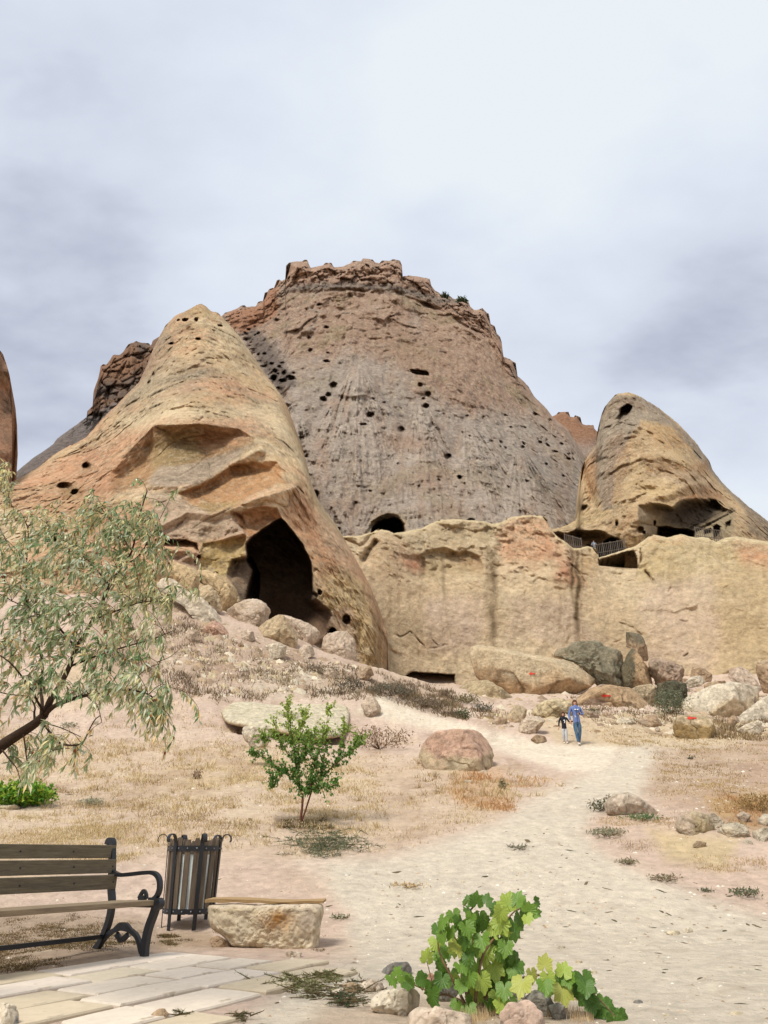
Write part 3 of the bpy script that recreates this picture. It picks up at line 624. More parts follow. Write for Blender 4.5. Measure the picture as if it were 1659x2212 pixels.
            C = mixc(C, soft(PX + 44 * n + 16 * n2, PY + 40 * n - 16 * n2, p, 20) * s * (1 + .9 * n2), c)
        bed = crease(X / 3., Y / 3., Z, 1.6, 71, .07, 4); fine = crease(X / 1.6, Y, Z, .9, 73, .10, 4); msk = sstep(-.2, .25, fbm(X, Y, Z, 7, 2, .5, 75))
        C = C * (1 - msk * (.12 * bed + .10 * fine))[..., None]
        st = fbm(PX, PY / 18, PX * 0, 13, 4, .6, 9)
        C = mixc(C, sstep(.1, .45, st) * .28, alb(170, 144, 104)); C = mixc(C, sstep(.1, .45, -st) * .25, alb(222, 200, 160))
        for sx, w, y0, y1, s in [(1064,9,1190,1405,.75),(1052,5,1180,1330,.4),(1247,6,1175,1395,.95),(1236,4,1185,1300,.8),(1258,3,1180,1280,.45),(957,5,1190,1310,.45),(912,5,1195,1250,.7),(932,4,1195,1230,.5),(1008,3,1195,1230,.5)]:
            j = sx + 3 * fbm(PX * 0, PY, PY * 0, 60, 2, .5, sx)
            C = mixc(C, np.exp(-((PX - j) / w) ** 2) * sstep(y0 - 8, y0 + 8, PY) * sstep(y1 + 40, y1 - 60, PY) * s * (1 + n2), alb(104, 84, 58))
        for sx, w in [(1506,5),(1522,3),(1440,3)]: C = mixc(C, np.exp(-((PX - sx) / w) ** 2) * sstep(1170, 1220, PY) * sstep(1330, 1240, PY) * .4, CREAM)
        C = lichen(C, X, Y, Z, .12 + .4 * sstep(1260, 1180, PY), s=.9)
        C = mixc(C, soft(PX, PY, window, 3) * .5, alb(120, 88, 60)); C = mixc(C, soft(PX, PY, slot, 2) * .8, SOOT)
        C = mixc(C, sstep(10, 2, PY - np.interp(PX, [t[0] for t in top], [t[1] for t in top])) * .7, alb(226, 204, 160))
        return C * (1 + .3 * fbm(X, Y, Z * 1.4, 1.2, 5, .78, 40))[..., None]
    relief('cliff_wall', top, bot, 728, 1800, 2.0, ctrl, cut, rough, paint, M_TUFF,
           'smooth sand coloured rock wall with dark water stains running down from caves on its rim', edge=(4.5, 1.4), jag=(1.7, 6), thick=16, zfall=28, rstep=2.0, seed=3)

def cone2():
    top = [(1150,1150),(1189,1144),(1208,1140),(1229,1133),(1244,1122),(1250,1105),(1253,1040),(1255,1012),(1266,990),(1280,972),(1287,960),(1290,935),(1293,920),(1299,896),(1306,880),(1317,866),(1329,852),(1340,850),(1354,848),(1366,850),(1379,854),
      (1400,867),(1419,879),(1440,894),(1464,914),(1485,936),(1504,956),(1520,980),(1531,993),(1539,1014),(1558,1040),(1579,1061),(1592,1072),(1620,1096),(1659,1126),(1720,1170),(1800,1220)]
    bot = [(1150, 1235), (1380, 1245), (1800, 1290)]
    ctrl = [(1354,848,88),(1300,900,88),(1280,980,84),(1256,1020,83),(1255,1110,79),(1200,1145,74),(1379,856,90),(1464,914,92),(1539,1014,92),(1590,1072,90),(1659,1126,88),(1780,1210,84),
      (1350,950,80),(1340,1050,74),(1330,1130,70),(1250,1165,70),(1200,1180,70),(1420,950,80),(1420,1050,72),(1400,1100,69),(1500,1030,77),(1500,1080,73),(1570,1110,75),(1600,1150,72),(1450,1180,68),(1300,1220,70),(1700,1240,74)]
    R1 = [(1378,1092,.25),(1402,1087,.7),(1426,1086,.7),(1453,1094,.7),(1471,1083,.6),(1493,1077,.6),(1546,1079,.6),(1561,1093,.5),(1572,1100,.3),(1587,1098,.2),(1584,1116,.12),(1580,1140,.12),(1575,1200,.1),(1395,1200,.3),(1388,1150,.12),(1379,1120,.10)]
    H1 = [(1417,1155),(1420,1137),(1440,1136),(1462,1141),(1485,1142),(1500,1148),(1500,1200),(1420,1200)]
    H3 = [(1541,1150),(1541,1138),(1549,1132),(1556,1136),(1557,1165),(1541,1165)]; H4 = [(1566,1130),(1580,1122),(1580,1140),(1566,1146)]; H5 = [(1520,1146),(1537,1140),(1537,1152),(1520,1156)]
    R2 = [(1192,1152,.3),(1205,1147,.3),(1226,1150,.5),(1244,1143,.5),(1296,1146,.5),(1321,1158,.6),(1335,1162,.8),(1345,1176,1.),(1352,1192,1.),(1345,1240,.5),(1230,1240,.3),(1215,1180,.4)]
    H2 = [(1310,1165),(1322,1158),(1334,1162),(1344,1174),(1350,1190),(1348,1235),(1300,1235),(1290,1185)]
    R0 = [(1331,905,.9),(1335,893,1.2),(1342,880,1.2),(1354,871,1.2),(1367,876,1.2),(1363,889,.9),(1350,902,.4),(1340,912,.4)]
    def rough(PX, PY, X, Y, Z):
        d = 1.6 * fbm(X, Y, Z, 14, 3, .5, 2) + .5 * fbm(X, Y, Z, 3.6, 5, .65, 5, ridge=True) + .4 * fbm(X, Y, Z, 1.3, 4, .75, 9) + .8 * facets(X, Y, Z, 5, 3, .5) + .3 * facets(X, Y, Z, 1.8, 6, .5)
        # overhanging tongues on the sunny face
        for pl, w, a in [([(1395,990),(1440,985),(1500,1010),(1530,1000)], 13, 1.4), ([(1385,1040),(1430,1050),(1470,1030),(1530,1022)], 11, 1.2), ([(1400,1075),(1440,1068),(1480,1050),(1540,1040),(1585,1070)], 10, 1.2), ([(1370,930),(1390,905),(1420,900)], 8, .7)]:
            dd = line_d(PX, PY, pl); d = d - .75 * a * np.exp(-(dd / w) ** 2)
        cr = line_d(PX, PY, [(1258,1015),(1266,1045),(1277,1070),(1280,1090)]); d = d + 1.8 * np.exp(-(cr / 9) ** 2)
        return d
    def cut(PX, PY, JX, JY):
        d = niche(JX, JY, R1, .5, 8) + niche(PX, PY, H1, 1.6, 12) + niche(PX, PY, H3, 1.2, 3) + niche(PX, PY, H4, 1.0, 2) + niche(PX, PY, H5, .8, 2.5)
        d = d + niche(JX, JY, R2, .6, 5) + niche(PX, PY, H2, 1.2, 9) + niche(JX, JY, R0, 1., 6)
        for (cx, cy, rx, ry) in [(1382,1144,8,9),(1331,1133,4,7),(1264,1101,9,11),(1390,1150,4,4),(1414,1130,3,6),(1288,925,4,7),(1270,1180,4,4)]:
            u = ((JX - cx) / rx) ** 2 + ((JY - cy) / ry) ** 2; d = d + np.where(u < 1, 1.8 * np.sqrt(np.clip(1 - u, 0, 1)), 0)
        beam = line_d(PX, PY, [(1495,1145),(1585,1100)]); d = d - .6 * (beam < 3) * (PX > 1495) + .5 * np.exp(-((beam - 6) / 1.5) ** 2) * soft(PX, PY, R1, 2)
        bm2 = line_d(PX, PY, [(1385,1131),(1418,1137)]); d = d + .6 * np.exp(-(bm2 / 1.5) ** 2)
        return d
    def paint(PX, PY, X, Y, Z):
        n = fbm(X, Y, Z, 12, 5, .62, 91); n2 = fbm(X, Y, Z, 3.5, 4, .6, 95)
        C = np.broadcast_to(alb(202, 172, 130, .78), PX.shape + (3,)).copy()
        C = mixc(C, sstep(0, .4, n) * .6, alb(176, 136, 98)); C = mixc(C, sstep(0, .4, -n) * .5, alb(206, 178, 126))
        C = mixc(C, soft(PX + 10 * n, PY + 10 * n, [(1290,960),(1290,900),(1320,850),(1400,860),(1550,1000),(1700,1140),(1640,1130),(1540,1030),(1450,920),(1390,905),(1330,1000),(1320,1100),(1300,1100),(1270,1000)], 4) * .85, alb(158, 144, 126, .76))
        C = mixc(C, soft(PX, PY, [(1310,850),(1380,856),(1400,890),(1340,870),(1300,910)], 7) * .4, alb(160, 132, 106))
        C = mixc(C, soft(PX, PY, [(1310,950),(1345,930),(1360,1010),(1330,1100),(1300,1090)], 12) * .5 * (1 + n2), alb(150, 118, 92))
        for p, c, s in [([(1385,985),(1440,990),(1480,1010),(1530,995),(1530,1020),(1470,1035),(1400,1020)], alb(166, 124, 82), .7), ([(1370,1040),(1430,1048),(1470,1070),(1440,1085),(1390,1070)], alb(214, 184, 134), .7),
                        ([(1400,1020),(1500,1015),(1560,1050),(1540,1066),(1480,1050)], alb(206, 180, 146), .5), ([(1460,1080),(1530,1052),(1570,1080),(1540,1080)], alb(170, 126, 88), .8), ([(1390,915),(1450,920),(1500,970),(1420,970)], alb(196, 156, 108), .6),
                        ([(1600,1080),(1680,1140),(1800,1230),(1800,1260),(1620,1150)], alb(146, 126, 102), .8), ([(1255,1010),(1290,970),(1290,1060),(1275,1080)], alb(192, 140, 94), .7)]:
            C = mixc(C, soft(PX, PY, p, 7) * s * (1 + .6 * n2), c)
        bed = crease(X / 3., Y / 3., Z - .35 * X, 1.6, 71, .07, 4); fine = crease(X / 1.6, Y, Z - .2 * X, .9, 73, .10, 4); msk = sstep(-.2, .25, fbm(X, Y, Z, 7, 2, .5, 75))
        C = C * (1 - msk * (.22 * bed + .16 * fine))[..., None]
        C = lichen(C, X, Y, Z, .5)
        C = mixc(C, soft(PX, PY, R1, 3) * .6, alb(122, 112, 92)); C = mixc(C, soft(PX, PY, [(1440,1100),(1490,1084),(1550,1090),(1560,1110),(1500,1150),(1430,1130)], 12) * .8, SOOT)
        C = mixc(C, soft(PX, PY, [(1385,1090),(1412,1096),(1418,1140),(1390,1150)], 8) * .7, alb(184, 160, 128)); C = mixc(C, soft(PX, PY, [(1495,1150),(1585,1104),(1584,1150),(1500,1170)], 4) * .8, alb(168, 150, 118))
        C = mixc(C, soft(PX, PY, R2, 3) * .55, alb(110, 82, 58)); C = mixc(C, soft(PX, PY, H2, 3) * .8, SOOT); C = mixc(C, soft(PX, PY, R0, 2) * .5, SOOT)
        return C * (1 + .26 * fbm(X, Y, Z, 1.5, 5, .8, 40))[..., None]
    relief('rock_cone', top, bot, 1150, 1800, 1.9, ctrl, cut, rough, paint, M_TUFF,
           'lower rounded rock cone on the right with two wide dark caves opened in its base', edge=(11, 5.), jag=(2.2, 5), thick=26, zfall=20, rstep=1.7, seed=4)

def ridges():
    def r1(PX, PY, X, Y, Z):
        f1, f2, cv = worley(X / 3.2, Y / 5, Z / 7., 15); f3, f4, cw = worley(X / 1.8, Y / 3, Z / 2.4, 19); up = sstep(940, 900, PY + (PX - 200) * .25)
        return 2.0 * fbm(X, Y, Z, 12, 3) + up * (-2.2 * cv - 1.0 * cw + 1.0 * np.exp(-((f2 - f1) / .09) ** 2) + .8 * np.exp(-((f4 - f3) / .09) ** 2)) + .3 * fbm(X, Y, Z, 1.5, 3, .6)
    def p1(PX, PY, X, Y, Z):
        n = fbm(X, Y, Z, 8, 4, .6, 5); C = np.broadcast_to(alb(152, 118, 92), PX.shape + (3,)).copy()
        C = mixc(C, sstep(-.1, .3, n) * .5, alb(176, 134, 104)); C = mixc(C, sstep(0, .3, -n) * .7, GREYD)
        C = mixc(C, sstep(-6, 10, PY - np.interp(PX, [-20, 100, 190, 250, 330], [1010, 950, 896, 868, 830]) + 8 * n) * .9, alb(140, 130, 122))
        return C * (1 + .15 * fbm(X, Y, Z, 1.8, 3, .7, 3))[..., None]
    top = [(-20,1070),(20,1034),(40,1015),(70,990),(98,972),(115,960),(120,952),(125,946),(145,932),(160,921),(187,901),(188,889),(200,876),(200,851),(207,831),(212,818),(215,805),(217,791),(223,787),(230,788),(234,782),(245,766),(260,766),
      (267,759),(277,744),(295,737),(305,740),(322,741),(326,747),(330,736),(340,730),(350,722),(420,720),(560,790)]
    relief('ridge', top, [(-20, 1200), (560, 1000)], -20, 560, 2.2, [(20,1034,100),(200,870,118),(300,740,124),(420,720,126),(560,790,124),(100,1100,96),(300,950,112),(500,1000,110),(60,1000,103)],
           lambda a, b, c, d: 0, r1, p1, M_FAR, 'dark jointed rock ridge with a grey slope running down behind the left cone', edge=(9, 6), jag=(1.6, 5), thick=30, seed=6)
    top = [(1150,930),(1185,903),(1202,895),(1206,890),(1229,890),(1231,900),(1240,901),(1242,897),(1254,902),(1257,915),(1266,918),(1282,918),(1284,926),(1300,940),(1340,960),(1420,1040)]
    def p2(PX, PY, X, Y, Z):
        n = fbm(X, Y, Z, 8, 4, .6, 5); return mixc(mixc(np.broadcast_to(alb(176, 134, 104), PX.shape + (3,)).copy(), sstep(0, .4, n) * .6, GREYD), sstep(940, 975, PY) * .7, GREY)
    relief('ridge', top, [(1150, 1120), (1420, 1180)], 1150, 1420, 2.0, [(1202,894,165),(1282,918,165),(1400,1040,160),(1200,1100,140),(1400,1150,140)], lambda a, b, c, d: 0,
           lambda PX, PY, X, Y, Z: r1(PX, PY * 0 + 700, X, Y, Z), p2, M_FAR, 'small jointed crest showing between the mountain and the right hand cone', edge=(8, 5), jag=(1.2, 4), thick=30, seed=7)
    top = [(-260,560),(-120,640),(-50,700),(0,757),(6,764),(12,781),(18,800),(22,816),(25,841),(26,880),(27,960)]
    def p3(PX, PY, X, Y, Z):
        n = fbm(X * 2, Y, Z / 3, 4, 4, .6, 5); return mixc(np.broadcast_to(alb(176, 134, 104), PX.shape + (3,)).copy(), sstep(-.1, .4, n) * .7, alb(132, 112, 92))
    relief('crag', top, [(-260, 1300), (20, 1300), (27, 1180)], -260, 27, 2.4, [(0,757,62),(-200,650,62),(-200,1200,56),(24,850,66),(24,1150,60),(-60,1000,56)], lambda a, b, c, d: 0,
           lambda PX, PY, X, Y, Z: 1.5 * fbm(X, Y, Z / 3, 6, 3) + .4 * fbm(X, Y, Z, 1.5, 3, ridge=True), p3, M_TUFF, 'narrow brown crag cut off by the left edge of the view', edge=(20, 8), jag=(1, 6), thick=20, zfall=5, seed=8)

# ------------------------------------------------------------------ ground
def prof(y):
    """rise of the site with distance: level terrace, then a steady climb towards the cliff"""
    y = np.asarray(y, float)
    a = .226 * np.logaddexp(0, (y - 9.2) * 2.2) / 2.2
    return a + .085 * np.logaddexp(0, (y - 31) * .5) / .5
_RC = [(550,1335,44.5),(380,1300,42),(200,1290,41),(20,1290,40),(-150,1300,40),(700,1400,46.5),(765,1440,48),(832,1456,52),(950,1490,57),(1100,1500,57),(1290,1480,58),(1500,1470,57),(1659,1460,55),(1800,1450,54)]
_P = []
for px, py, D in _RC:
    w = at(px, py, D); _P.append((w.x, w.y, w.z - float(prof(w.y))))
for x in (-14, -7, -3, 0, 3, 7, 14):
    for y in (2, 5, 8, 12, 17): _P.append((x, y, 0))
for x, y in [(8, 29), (6, 25), (3, 29), (0, 24), (-4, 22), (-9, 22), (9, 22), (12, 30), (-30, 20), (30, 20), (18, 30)]: _P.append((x, y, 0))
for x, y, z in [(-6, 30, .9), (-12, 30, 1.4), (-2, 31, .35), (-20, 30, 1.6), (-8, 26, .5), (15, 36, .3)]: _P.append((x, y, z))
_P = np.array(_P, float)
def _fit():
    n = len(_P); R = np.linalg.norm(_P[:, None, :2] - _P[None, :, :2], axis=2)
    A = np.zeros((n + 1, n + 1)); A[:n, :n] = -R - np.eye(n) * .1; A[:n, n] = 1; A[n, :n] = 1
    return np.linalg.solve(A, np.append(_P[:, 2], 0))
_W = _fit()
def ground_z(x, y, detail=True):
    x = np.asarray(x, float); y = np.asarray(y, float)
    r = np.full(np.broadcast(x, y).shape, _W[-1])
    for i in range(len(_P)): r = r - _W[i] * np.hypot(x - _P[i, 0], y - _P[i, 1])
    r = r * sstep(14, 24, y); z = prof(y) + r
    h = np.exp(-(((x + 2.3) / 2.4) ** 2 + ((y - 25.4) / 1.2) ** 2)) * 0   # reserved
    z = z - .8 * np.exp(-(((x - HOL[0] - .25 * (y - HOL[1])) / 1.45) ** 2 + ((y - HOL[1]) / .75) ** 4))
    z = z + .14 * np.exp(-(((x - RB_[0]) / 1.9) ** 2 + ((y - RB_[1]) / 1.3) ** 2))
    if detail:
        k = sstep(7, 16, y); kp = 1 - .75 * pathness(x, y)
        hill = sstep(24, 34, y) * kp
        z = z + (.014 + .07 * k * kp + .14 * hill) * fbm(x, y, x * 0, 1.3, 4, .65, 3) + (.2 * k * kp + .25 * hill) * fbm(x, y, x * 0, 5.0, 3, .5, 8) + (.008 + .03 * k * kp) * fbm(x, y, x * 0, .25, 3, .6, 5)
        z = z + .10 * np.exp(-(((x - RB_[0]) / 1.9) ** 2 + ((y - RB_[1]) / 1.3) ** 2)) * fbm(x, y, x * 0, .5, 3, .6, 15)
        f1 = fbm(x * 1.0, y * 1.0, x * 0, .42, 2, .5, 61); z = z - .018 * np.clip(f1 - .18, 0, 1) * 3 * sstep(3, 5, y)
        z = z + .05 * np.exp(-(((x + 2.75) / .5) ** 2 + ((y - 7.75) / .5) ** 2))
    return z
HOL = (0., -99.); RB_ = (0., -99.)
_path_w = []
def pathness(x, y):
    xs = np.interp(y, [0, 6, 9, 12, 15, 19, 23, 27, 30, 34], [2.0, 1.9, 1.6, 2.0, 3.4, 5.4, 7.0, 7.6, 7.4, 7.0])
    w = np.interp(y, [0, 6, 9, 12, 15, 19, 23, 27, 30, 34], [5, 4.6, 3.6, 2.5, 1.9, 1.9, 2.1, 1.9, 1.5, .6])
    return np.exp(-(((x - xs) / w) ** 4))
def hit(px, py):
    """point of the ground seen at a survey position"""
    a, b = ray(px, py); D = np.geomspace(2.5, 75, 1500); z = ground_z(a * D, D, False); d = (CAMZ + b * D) - z
    i = np.argmax(d < 0) if (d < 0).any() else len(D) - 1
    i = max(i, 1); t = d[i - 1] / (d[i - 1] - d[i] + 1e-9); t = min(max(t, 0), 1); DD = D[i - 1] + t * (D[i] - D[i - 1])
    return Vector((a * DD, DD, float(ground_z(a * DD, DD))))
_LEDGE = [(478,1532),(500,1511),(530,1507),(560,1504),(600,1509),(640,1512),(700,1513),(735,1517),(752,1530),(750,1560),(738,1577),(700,1592),(655,1590),(620,1588),(590,1580),(560,1577),(530,1568),(505,1562),(486,1550)]
_LP = [hit(p[0], p[1] + 20) for p in _LEDGE]
_h = hit(610, 1596); HOL = (_h.x, _h.y + .75)

_h = hit(1560, 1800); RB_ = (_h.x, _h.y)
SOIL = alb(214, 188, 166, .76); PATHC = alb(222, 208, 184, .76); PALE = alb(232, 216, 190, .78); STRAW = alb(208, 182, 128, .70); BRUSH = alb(184, 158, 134, .74); PINKS = alb(216, 188, 164, .76)
ZONES = [ # (outline, colour, strength, softness)
 ([(-200,1560),(300,1600),(560,1600),(900,1640),(1130,1690),(1090,1760),(830,1845),(480,1856),(-200,1860)], STRAW, .22, 34),
 ([(340,1300),(560,1380),(760,1440),(1000,1500),(980,1560),(800,1500),(600,1500),(420,1480),(200,1480),(200,1300)], BRUSH, .7, 22),
 ([(600,1440),(700,1440),(780,1500),(640,1520),(500,1500)], PALE, .45, 18),
 ([(1010,1650),(1090,1660),(1110,1740),(1010,1750),(960,1700)], alb(214, 166, 116, .7), .5, 18),
 ([(820,1500),(905,1538),(1000,1562),(1070,1580),(1180,1605),(1345,1612),(1300,1650),(1220,1665),(1110,1632),(1000,1590),(860,1560),(760,1540)], PALE, .95, 9),
 ([(1345,1612),(1420,1590),(1560,1600),(1680,1620),(1560,1680),(1400,1720),(1280,1760),(1260,1800),(1340,1860),(1500,1930),(1700,2000),(1700,2260),(420,2260),(700,2090),(760,1980),(640,1862),(830,1856),(1080,1775),(1120,1742),(1230,1690),(1300,1650)], PATHC, .9, 26),
 ([(1180,1620),(1345,1608),(1290,1668),(1200,1662)], PALE, .8, 8),
 ([(1420,1620),(1760,1580),(1760,1760),(1500,1760),(1380,1720)], alb(196, 166, 138, .72), .8, 26),
 ([(1520,1720),(1760,1700),(1760,1800),(1640,1800),(1540,1770)], alb(198, 160, 108, .7), .8, 18),
 ([(1300,1770),(1460,1760),(1500,1800),(1600,1830),(1760,1830),(1760,1940),(1560,1930),(1380,1880),(1280,1830)], PINKS, .75, 22),
 ([(1400,1790),(1600,1810),(1560,1880),(1440,1860)], alb(214, 190, 134, .72), .6, 20),
 ([(-50,1960),(300,1980),(380,2030),(330,2060),(180,2090),(-50,2120)], alb(150, 128, 98, .7), .55, 18),  # soil darkened beneath the bench, its soft shade put into the colour
 ([(350,2010),(450,2010),(480,2045),(340,2050)], alb(170, 144, 100, .7), .5, 10),
 ([(850,2150),(1300,2180),(1400,2260),(560,2260),(700,2170)], alb(198, 168, 138, .72), .55, 25),
 ([(1150,1545),(1500,1545),(1700,1580),(1560,1610),(1340,1612),(1200,1605)], alb(212, 188, 148, .72), .7, 10),
 ([(470,1862),(700,1862),(780,2080),(480,2080)], PINKS, .6, 25),
]
def ground():
    ys = np.concatenate([np.arange(1.4, 3.6, .2), []])
    Dd = np.geomspace(3.0, 70, 6000); _, pyy = photo_of(Dd * 0, Dd, prof(Dd))
    tgt = np.arange(2262, 1452, -2.3); dd = np.interp(tgt, pyy[::-1], Dd[::-1])
    ys = np.concatenate([ys[ys < dd[0] - .1], dd, np.arange(dd[-1] + .8, 74, .8)])
    xa = np.concatenate([np.arange(-1.5, -.585, .06), np.arange(-.58, .58, .00172 * 1.25), np.arange(.59, 1.5, .06)])
    A, Y = np.meshgrid(xa, ys); X = A * Y
    Z = ground_z(X, Y)
    PX, PY = photo_of(X, Y, Z)
    n = fbm(X, Y, X * 0, 3.5, 5, .6, 5); n2 = fbm(X, Y, X * 0, .6, 4, .65, 7)
    QX = PX + 26 * n * np.clip(8 / Y, .6, 3) + 14 * n2; QY = PY + 12 * n * np.clip(8 / Y, .3, 3) + 6 * n2
    C = np.broadcast_to(SOIL, PX.shape + (3,)).copy()
    C = mixc(C, sstep(.0, .45, n) * .4, STRAW); C = mixc(C, sstep(.05, .5, -n) * .4, PINKS)
    pm = None
    for poly, c, s, w in ZONES:
        m = soft(QX, QY, poly, w)
        if c is PATHC: pm = m.copy()
        C = mixc(C, m * s, c)
    C = mixc(C, sstep(.15, .5, n2) * .22, alb(150, 122, 96, .7)); C = mixc(C, sstep(.15, .5, -n2) * .2, alb(236, 216, 184, .74))
    mot = fbm(X, Y * .6, X * 0, 1.7, 5, .7, 77); slope_ = sstep(11, 15, Y) * (1 - .85 * pathness(X, Y)); C = mixc(C, slope_ * sstep(.02, .35, mot) * .5, alb(168, 138, 112, .74)); C = mixc(C, slope_ * sstep(.05, .4, -mot) * .4, alb(226, 206, 176, .78))
    dark_foot = soft(QX, QY, [(590,1765),(700,1762),(720,1788),(650,1795),(590,1785)], 7); C = mixc(C, dark_foot * .7, alb(116, 92, 68, .7))  # darker ground round the foot of the sapling
    C = C * (1 + .24 * fbm(X, Y, X * 0, .22, 4, .75, 9) + .12 * fbm(X, Y * .5, X * 0, 1.2, 4, .7, 19))[..., None]
    Fc = grid_faces(*X.shape); fm = pm.ravel()[Fc].mean(1) > .5
    V = np.stack([X.ravel(), Y.ravel(), Z.ravel()], 1); Cf = C.reshape(-1, 3)
    for nm, sel, lb in (('ground', ~fm, 'dry sandy hillside with straw coloured grass and pinkish soil'), ('path', fm, 'pale trodden dust path widening towards the viewer')):
        ff = Fc[sel]; u, inv = np.unique(ff, return_inverse=True); ff2 = inv.reshape(ff.shape)
        o = mesh_np(nm, V[u], ff2, M_SOIL, None, (0, 10, 0), Cf[u]); tag(o, lb, kind='structure')
    # open country all round, lower than the site
    g = np.concatenate([np.linspace(-900, -60, 12), np.linspace(-50, 90, 15), np.linspace(110, 900, 12)]); GX, GY = np.meshgrid(g, g)
    GZ = np.where(GY > 0, prof(np.clip(GY, 0, 70)), 0) * .0 - 1.2 + 1.5 * perlin(GX / 70, GY / 70, GX * 0)
    GZ = np.where((np.abs(GX) < 110) & (GY > 0) & (GY < 100), -1.5, GZ)
    o = mesh_np('ground', np.stack([GX.ravel(), GY.ravel(), GZ.ravel()], 1), grid_faces(*GX.shape), M_SOIL, None, (0, 0, -1.5), np.broadcast_to(SOIL, (GX.size, 3))); tag(o, 'plain of dry earth round the site', kind='structure')
mountain(); cone(); wall(); cone2(); ridges(); ground()
# ------------------------------------------------------------------ boulders
def boulder(outline, label, col, col2=None, thick=.8, D=None, cuts=7, rough=.075, seed=0, group=None, amt2=.5, box=.62, mat=None, name='boulder', cat='boulder', nseg=88, c2side=None, sink=.0, scale2=1.0):
    P = np.array(outline, float); cx, cy = (P[:, 0].min() + P[:, 0].max()) / 2, (P[:, 1].min() + P[:, 1].max()) / 2
    cx, cy = .5 * cx + .5 * P[:, 0].mean(), .5 * cy + .5 * P[:, 1].mean()
    by = P[:, 1].max() - 2
    if D is None:
        h = hit(float(P[np.argmax(P[:, 1]), 0]), by); D = h.y
    hgt = P[:, 1].max() - P[:, 1].min(); P[:, 1] += np.where(P[:, 1] > P[:, 1].max() - .3 * hgt, .09 * hgt, 0); 
    half = (P[:, 0].max() - P[:, 0].min()) / 2 * D * 1.07 / F
    T = half * thick; Dc = D + T * .55
    # radius of the outline by angle
    ang = np.linspace(0, 2 * np.pi, nseg, endpoint=False)
    vx = P[:, 0] - cx; vy = P[:, 1] - cy; n = len(P); rad = np.zeros(nseg)
    for i, a in enumerate(ang):
        ca, sa = math.cos(a), math.sin(a); best = 0
        for k in range(n):
            x1, y1, x2, y2 = vx[k], vy[k], vx[(k + 1) % n], vy[(k + 1) % n]
            den = ca * (y2 - y1) - sa * (x2 - x1)
            if abs(den) < 1e-9: continue
            t = (x1 * (y2 - y1) - y1 * (x2 - x1)) / den; u = (x1 * sa - y1 * ca) / den
            if t > 0 and -1e-6 <= u <= 1 + 1e-6: best = max(best, t)
        rad[i] = best or rad[i - 1]
    k = np.array([.25, .5, .25]); rad = np.convolve(np.r_[rad[-1], rad, rad[0]], k, 'valid')
    mf = int(nseg * .42); psi = np.concatenate([np.linspace(.02, math.pi / 2, mf), np.linspace(math.pi / 2, math.pi - .05, 9)[1:]])[:, None]; m = len(psi)
    s = np.sin(psi); ex = 2 / box; c = np.sign(np.cos(psi)) * np.clip(1 - s ** ex, 0, 1) ** (1 / ex)
    PX = cx + np.cos(ang)[None] * rad[None] * s; PY = cy + np.sin(ang)[None] * rad[None] * s
    sc = half
    Dd = Dc - T * c + 0 * PX
    X, Y, Z = world_of(PX, PY, Dd)
    V = np.stack([X.ravel(), Y.ravel(), Z.ravel()], 1)
    ctr = np.array(at(cx, cy, Dc)[:])
    R = np.random.RandomState(seed + 100)
    Q = (V - ctr) / sc; hz = max(1e-3, np.abs(Q[:, 2]).max())
    for _ in range(int(cuts * 1.7)):      # flat broken faces
        nrm = R.normal(size=3); nrm[1] = -abs(nrm[1]) * 1.3 - .25; nrm[0] *= .8; nrm[2] = nrm[2] * .6 + .15; nrm /= np.linalg.norm(nrm)
        d = Q @ nrm; lim = d.max() * R.uniform(.54, .82); over = np.clip(d - lim, 0, None); Q = Q - np.outer(over * .92, nrm)
    L = np.linalg.norm(Q, axis=1)[:, None] + 1e-6; U = Q / L
    V = ctr + Q * sc
    x, y, z = V.T; f = 1.0 / (sc + .05)
    dn = rough * sc * (1.2 * fbm(x * f, y * f, z * f, .9, 4, .6, seed) + .9 * fbm(x * f, y * f, z * f, .34, 4, .7, seed + 3, ridge=True) - .2)
    dn = dn - (cuts > 0) * .035 * sc * crease(x * f, y * f, z * f, .8, seed + 5, .04)
    V = V + U * dn[:, None]
    nn = fbm(x * f, y * f, z * f, .8, 4, .6, seed + 9); n3 = fbm(x * f, y * f, z * f, .2, 3, .7, seed + 19)
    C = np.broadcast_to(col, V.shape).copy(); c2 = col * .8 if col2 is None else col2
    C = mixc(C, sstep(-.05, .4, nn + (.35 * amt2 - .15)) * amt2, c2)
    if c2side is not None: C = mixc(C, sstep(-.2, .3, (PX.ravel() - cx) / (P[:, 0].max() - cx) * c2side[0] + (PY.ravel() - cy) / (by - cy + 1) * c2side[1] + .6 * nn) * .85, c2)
    C = C * (1 + .4 * n3 - (cuts > 0) * .3 * crease(x * f, y * f, z * f, .8, seed + 5, .04))[:, None]
    # faces (closed by the two pole rings)
    fs = []
    for i in range(m - 1):
        for j in range(nseg): fs.append((i * nseg + j, (i + 1) * nseg + j, (i + 1) * nseg + (j + 1) % nseg, i * nseg + (j + 1) % nseg))
    fs.append(tuple(range(nseg))); fs.append(tuple((m - 1) * nseg + j for j in range(nseg))[::-1])
    base = (float(ctr[0]), float(ctr[1]), float(V[:, 2].min()))
    o = mesh_np(name, V, fs, mat or M_ROCK, None, base, C)
    tag(o, label, cat, group); return o

